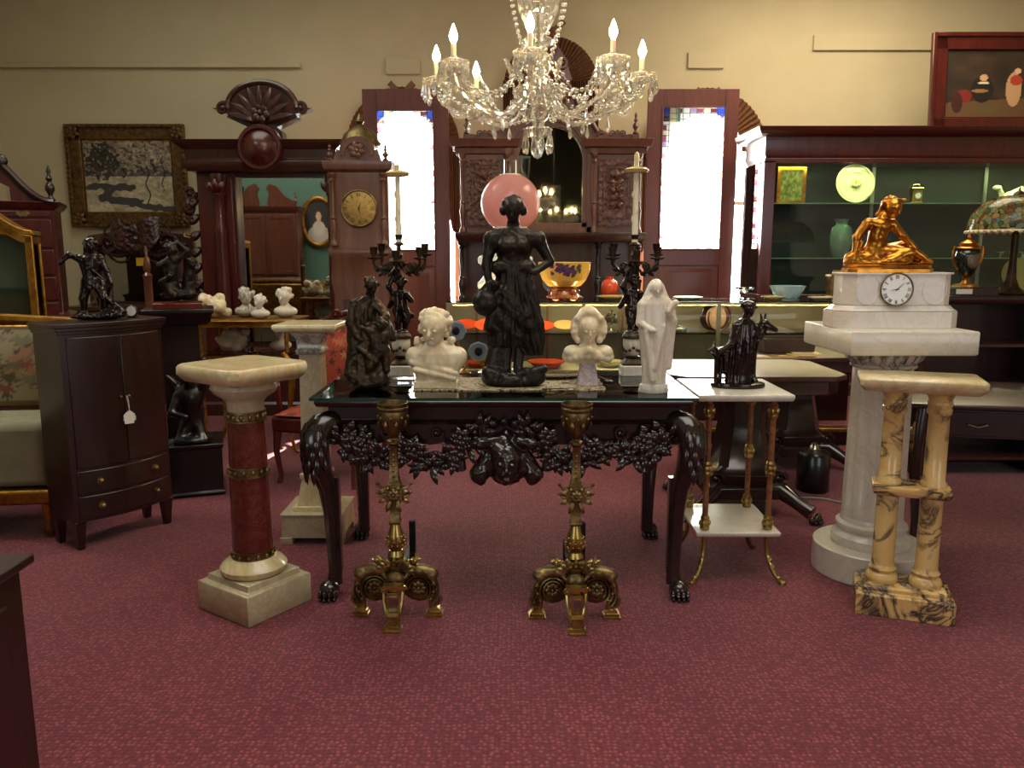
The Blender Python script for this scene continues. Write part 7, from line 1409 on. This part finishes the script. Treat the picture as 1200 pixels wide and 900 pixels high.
# marble clock with reclining gilt figure
Yk = 3.38; s = SC(Yk, 1.25); cxk = PX(1043, Yk, 1.2); zt_ = HP+.0005; t = thing('marble_mantel_clock', 'white marble mantel clock with round enamel dial', 'clock', (cxk, Yk, zt_))
k_ = lambda py: ZZ(py, Yk-.1)-zt_; hB = ZZ(319, Yk)-zt_
b = B(); w0, w1 = 72*s, 64*s
b.rl(0, 0, [(0, w0, .105), (.068, w0, .105)], .05); b.rl(0, 0, [(.070, w0-.005, .10), (.078, w1+.012, .095), (.092, w1, .09)], .045); b.obj('stepped_base', M['clkmar'], t, bevel=.0015)
b = B(); b.rl(0, 0, [(.092, w1-.005, .088), (hB-.008, w1-.005, .088)], .045); b.rl(0, 0, [(hB-.008, w1+.004, .095), (hB, w1+.004, .095)], .045); b.obj('body', M['clkmar'], t, bevel=.0015)
b = B(); b.rl(0, 0, [(.068, w0-.003, .103), (.071, w0-.003, .103)], .05); b.rl(0, 0, [(.0915, w1-.003, .0885), (.094, w1-.003, .0885)], .045)
o = b.obj('gilt_line', M['brass'], t)
for s_ in (-1, 1): b = B(); x0, x1 = (-.20, -.075) if s_ < 0 else (.075, .20); b.tube([((x0+x1)/2+(x1-x0)/2*.8*math.cos(a), -.0885, (.092+hB)/2+.062*math.sin(a)) for a in np.linspace(0, 2*PI, 33)], .002, 6, up=(0, 1, 0)); b.obj('inlaid_oval', M['clkmar'], t)
clock_dial(t, (PX(1051, Yk-.1, 1.25)-cxk+.0, (.092+hB)/2), .064, M['clockface'], M['brass'], M['darkface'], -.089, (3.3, .75))
s = SC(Yk, 1.4); tz = zt_+hB+.0005; t = thing('gilt_reclining_figure', 'gilt bronze seated nude leaning on one arm, on top of marble clock', 'statue', (PX(1042, Yk, 1.45), Yk, tz))
b = B(); b.rl(0, 0, [(0, 50*s, 17*s), (4*s, 50*s, 17*s), (5*s, 48*s, 15.5*s), (8*s, 49*s, 16*s), (9*s, 48*s, 15*s)], 8*s); b.obj('base', M['gilt'], t, bevel=.001)
g = [('E', (-2, 0, 10), (46, 15, 4), 3), ('E', (-38, 2, 16), (12, 11, 9), 4), ('E', (-20, 0, 16), (16, 12, 10), 4),
     ('E', (-17, 0, 22), (12, 11, 10), 3), ('C', (-17, 0, 26), (-15, -2, 42), 10.5, 9, 4), ('C', (-15, -2, 42), (-13, -3, 52), 9.5, 11, 4), ('C', (-26, -3, 56), (0, -5, 55), 6, 6, 4), ('C', (-12, -3, 60), (-7, -6, 68), 5, 4.5, 2),
     ('C', (-28, -3, 56), (-39, -2, 40), 5.8, 4.6, 2), ('C', (-39, -2, 40), (-41, -4, 23), 4.4, 3.3, 2), ('C', (0, -5, 55), (10, -10, 42), 5.6, 4.4, 2), ('C', (10, -10, 42), (24, -10, 30), 4.2, 3, 2),
     ('C', (-10, -4, 22), (18, -12, 22), 9.5, 7, 3), ('C', (18, -12, 22), (-4, -16, 14), 6.5, 4.2, 3), ('C', (-8, 4, 22), (20, 0, 30), 9.5, 7, 3), ('C', (20, 0, 30), (40, -4, 17), 6.2, 4, 3), ('C', (40, -4, 15), (47, -8, 12), 3.6, 2.6, 2), ('C', (-14, 0, 26), (6, -4, 27), 7, 5, 4), ('C', (-4, -10, 18), (12, -14, 14), 4, 4, 3), ('C', (18, 6, 16), (36, 4, 13), 6, 4, 4), ('E', (4, -15, 13), (16, 4, 4), 3), ('C', (-38, 6, 18), (-30, 6, 34), 5, 3, 3)]
g += head((-3, -10, 73), 8.6, .5, .45, 1.2)+[('E', (-4, -5, 78), (10, 10, 8.5), 3), ('C', (-6, -2, 76), (-14, 3, 66), 6, 3, 3), ('C', (-13, -8, 80), (9, -12, 82), 2, 2, 2)]+curls((-4, -5, 77), (9.5, 9.5, 8.5), 20, 2.4, 9, -.35, 1.3, -.3)+hand((-41, -5, 21), (-.2, -.4, -1), (1, 0, 0), 3)+hand((25, -11, 29), (1, -.1, -.6), (0, -1, 0), 2.6)
sculpt('figure', g, .95, M['gilt'], t, s, rough=.25, rf=.6)
# spelter soldier and companion on dark cabinet
zt_ = CH+.0005; s = SC(3.85, 1.2)*.9; ox = Q(100, 372, CH); t = thing('bronze_soldier', 'dark bronze statue of a helmeted man leaning on sword, on dark cabinet', 'statue', (cc.x+.0*dirv.x, cc.y+.0*dirv.y, zt_), .35)
g = [('E', (0, 0, 4), (32, 14, 5), 3), ('E', (16, -6, 8), (12, 7, 5), 3), ('C', (-9, 0, 48), (-15, -2, 28), 7, 5.5, 3), ('C', (-15, -2, 28), (-16, 2, 8), 5, 4, 2), ('C', (-16, 0, 8), (-19, -8, 6), 4, 3, 2), ('C', (2, 0, 48), (9, -5, 28), 7, 5.5, 3), ('C', (9, -5, 28), (8, 1, 8), 5, 4, 2), ('C', (8, 0, 8), (12, -8, 6), 4, 3, 2),
     ('K', [(40, -4, 0, 12, 9), (50, -4, 0, 12, 9), (58, -4, 0, 10, 8), (72, -4, 0, 13, 9), (80, -4, 0, 13, 8), (84, -3, 0, 6, 6)], 9, .05, 0, 3), ('E', (-15, 0, 79), (6, 6, 6), 2), ('E', (8, 0, 79), (6, 6, 6), 2), ('C', (-15, 0, 79), (-27, -2, 84), 4.8, 4, 2), ('C', (-27, -2, 84), (-36, -6, 76), 3.8, 3, 2), ('C', (8, 0, 78), (16, -6, 62), 4.8, 4, 2), ('C', (16, -6, 62), (20, -12, 48), 3.8, 3, 2), ('C', (0, -8, 64), (20, -12, 44), 1.4, 1.4, 1), ('C', (20, -12, 50), (22, -12, 8), 1.5, 1.2, 1), ('C', (-3, 0, 82), (-2, -1, 90), 4.6, 4.4, 2), ('C', (0, 6, 76), (6, 8, 20), 9, 7, 5), ('C', (14, 2, 26), (30, 0, 10), 4, 5, 4)]
g += head((-2, -3, 95), 6.6, .3, .1, 1)+[('E', (-2, 0, 101), (8, 8.5, 5.5), 1.5), ('C', (-10, 0, 99), (7, -5, 99), 2, 2, 1.5), ('C', (-8, 2, 94), (-9, 3, 86), 3, 2.6, 2)]+hand((-36, -7, 75), (-.5, -.4, -.8), (1, 0, 0), 2.6)+hand((20, -12, 48), (.1, -.2, -1), (1, 0, 0), 2.5)
sculpt('figure', g, 1.0, M['bronze3'], t, s, rough=.4, rf=.6)
q = Q(127, 357, CH); t = thing('round_white_watch', 'small round white dial lying upright beside the helmeted bronze', 'clock', (cc.x+.15*dirv.x+.04, cc.y+.15*dirv.y-.03, zt_), 0); b = B().at((0, 0, .034), (PI/2, 0, 0)); b.lathe([(.026, -.012), (.03, -.004), (.03, .004), (.026, .008)], n=24); b.obj('case', M['bronze2'], t); b = B().at((0, -.008, .034), (PI/2, 0, 0)); b.lathe([(.024, 0), (.024, .003)], n=24); b.obj('dial', M['porc'], t); b = B(); b.box(-.02, .02, -.015, .015, 0, .008); b.obj('stand', M['bronze2'], t)
# black group on red marble slab, on black pedestal
t = thing('black_bronze_group', 'small black bronze group on a red marble slab, on the black pedestal', 'statue', (-1.93, 4.62, hp+.0005), .35); s = .0047
b = B(); b.rl(0, 0, [(0, .13, .10), (.03, .13, .10), (.035, .12, .09)]); b.obj('marble_slab', M['redmar'], t, bevel=.002)
g = [('E', (0, 0, 10), (20, 14, 6), 4), ('C', (-4, 0, 14), (-6, -2, 40), 8, 7, 4), ('C', (-6, -2, 40), (-2, -2, 54), 8, 8, 3), ('C', (-8, -4, 52), (-20, -8, 46), 4, 3, 2), ('C', (4, -2, 54), (14, -4, 64), 4, 3, 2), ('C', (14, -4, 64), (4, -4, 74), 3, 2.5, 2), ('C', (12, 0, 12), (14, -2, 34), 8, 6, 4), ('C', (14, -2, 34), (18, -4, 42), 6, 4, 3), ('C', (-8, -6, 14), (-16, -10, 26), 6, 4, 4), ('C', (-16, -10, 26), (-6, -12, 34), 4, 3, 3)]+head((-3, -5, 64), 6.5, -.3, .1, 1)+curls((-3, -2, 67), (7, 7, 6), 14, 2.2, 3)+head((18, -6, 48), 5, .3, .2, .8)+curls((18, -4, 50), (5, 5, 5), 10, 1.8, 3)
sculpt('figures', g, 1.0, M['bronze'], t, s, (0, 0, .028), rough=.7, rf=.5)
# shells and carved heads on the gilt table
def lump(name, label, x, y, z, sc_, seed, mat, cat, face=False):
    g_ = random.Random(seed); pr = [('E', (0, 0, 12), (13, 11, 12), 3)]
    if face: pr = [('E', (0, 0, 5), (12, 9, 5), 3), ('C', (0, 0, 5), (0, 0, 14), 6, 5, 3), ('E', (0, 0, 9), (13, 9, 5), 4)]+head((0, -2, 24), 7.5, g_.uniform(-.6, .6), 0, 1)+curls((0, 1, 27), (8.5, 8.5, 8), 22, 2.6, seed, -.3, 1.3, -.5)
    else: pr += [('E', (g_.uniform(-14, 14), g_.uniform(-8, 4), g_.uniform(4, 26)), (g_.uniform(4, 9),)*3, 3) for _ in range(12)]+[('C', (-10, 0, 6), (-20, -4, 14), 6, 3, 4)]
    o = sculpt(name, pr, .9, mat, None, sc_, rough=.5 if not face else 0); solo(o, label, cat, None, (x, y, z)); return o
tz = ZZ(374, 5.6)
lump('carved_shell', 'knobbly cream shell on gilt table, far left of its top', gx-.25, gy-.02, tz+.001, .0058, 1, M['alab'], 'shell'); lump('marble_bust', 'grey-white small carved head on gilt table beside the shell', gx-.05, gy+.05, tz+.001, .0060, 2, M['greymar'], 'bust', True)
lump('marble_bust', 'white small carved head near the middle front of gilt table', gx+.09, gy-.08, tz+.001, .0048, 4, M['clkmar'], 'bust', True); lump('marble_bust', 'taller pale carved head at right end of gilt table', gx+.24, gy+.02, tz+.001, .0060, 3, M['alabw'], 'bust', True)
lump('carved_shell', 'broad pale shell on lower glass shelf of gilt table', gx-.12, gy, .709, .0062, 7, M['whimar'], 'shell'); lump('marble_bust', 'pale bust standing on lower glass shelf of gilt table', gx+.20, gy, .709, .0055, 5, M['clkmar'], 'bust', True)
for i, (dx, lb) in enumerate(((.02, 'left small glass candlestick on lower shelf of gilt table'), (.10, 'right small glass candlestick on lower shelf of gilt table'))):
    b = B(); b.lathe([(.03, 0), (.03, .004), (.006, .015), (.01, .05), (.005, .09), (.012, .10), (.012, .12), (.004, .12)], n=14); solo(b.obj('glass_candlestick', M['tglass']), lb, 'candlestick', None, (gx+dx, gy-.1, .709))
# gilt urn on the mirror-back side
# orange-brown bottles on the sideboard behind the bowl
for i, (px, h, lb) in enumerate(((708, .17, 'orange glazed vase on counter beside the right candelabrum'),)):
    gobj(px+6, 6.54, GZ, 'vase', lb, 'vase', lambda b: b.lathe([(.04, 0), (.06, .03), (.075, .08), (.06, .13), (.03, .15), (.035, .17), (.025, .17), (.02, .14), (.001, .03)], n=24), cols['coral'])
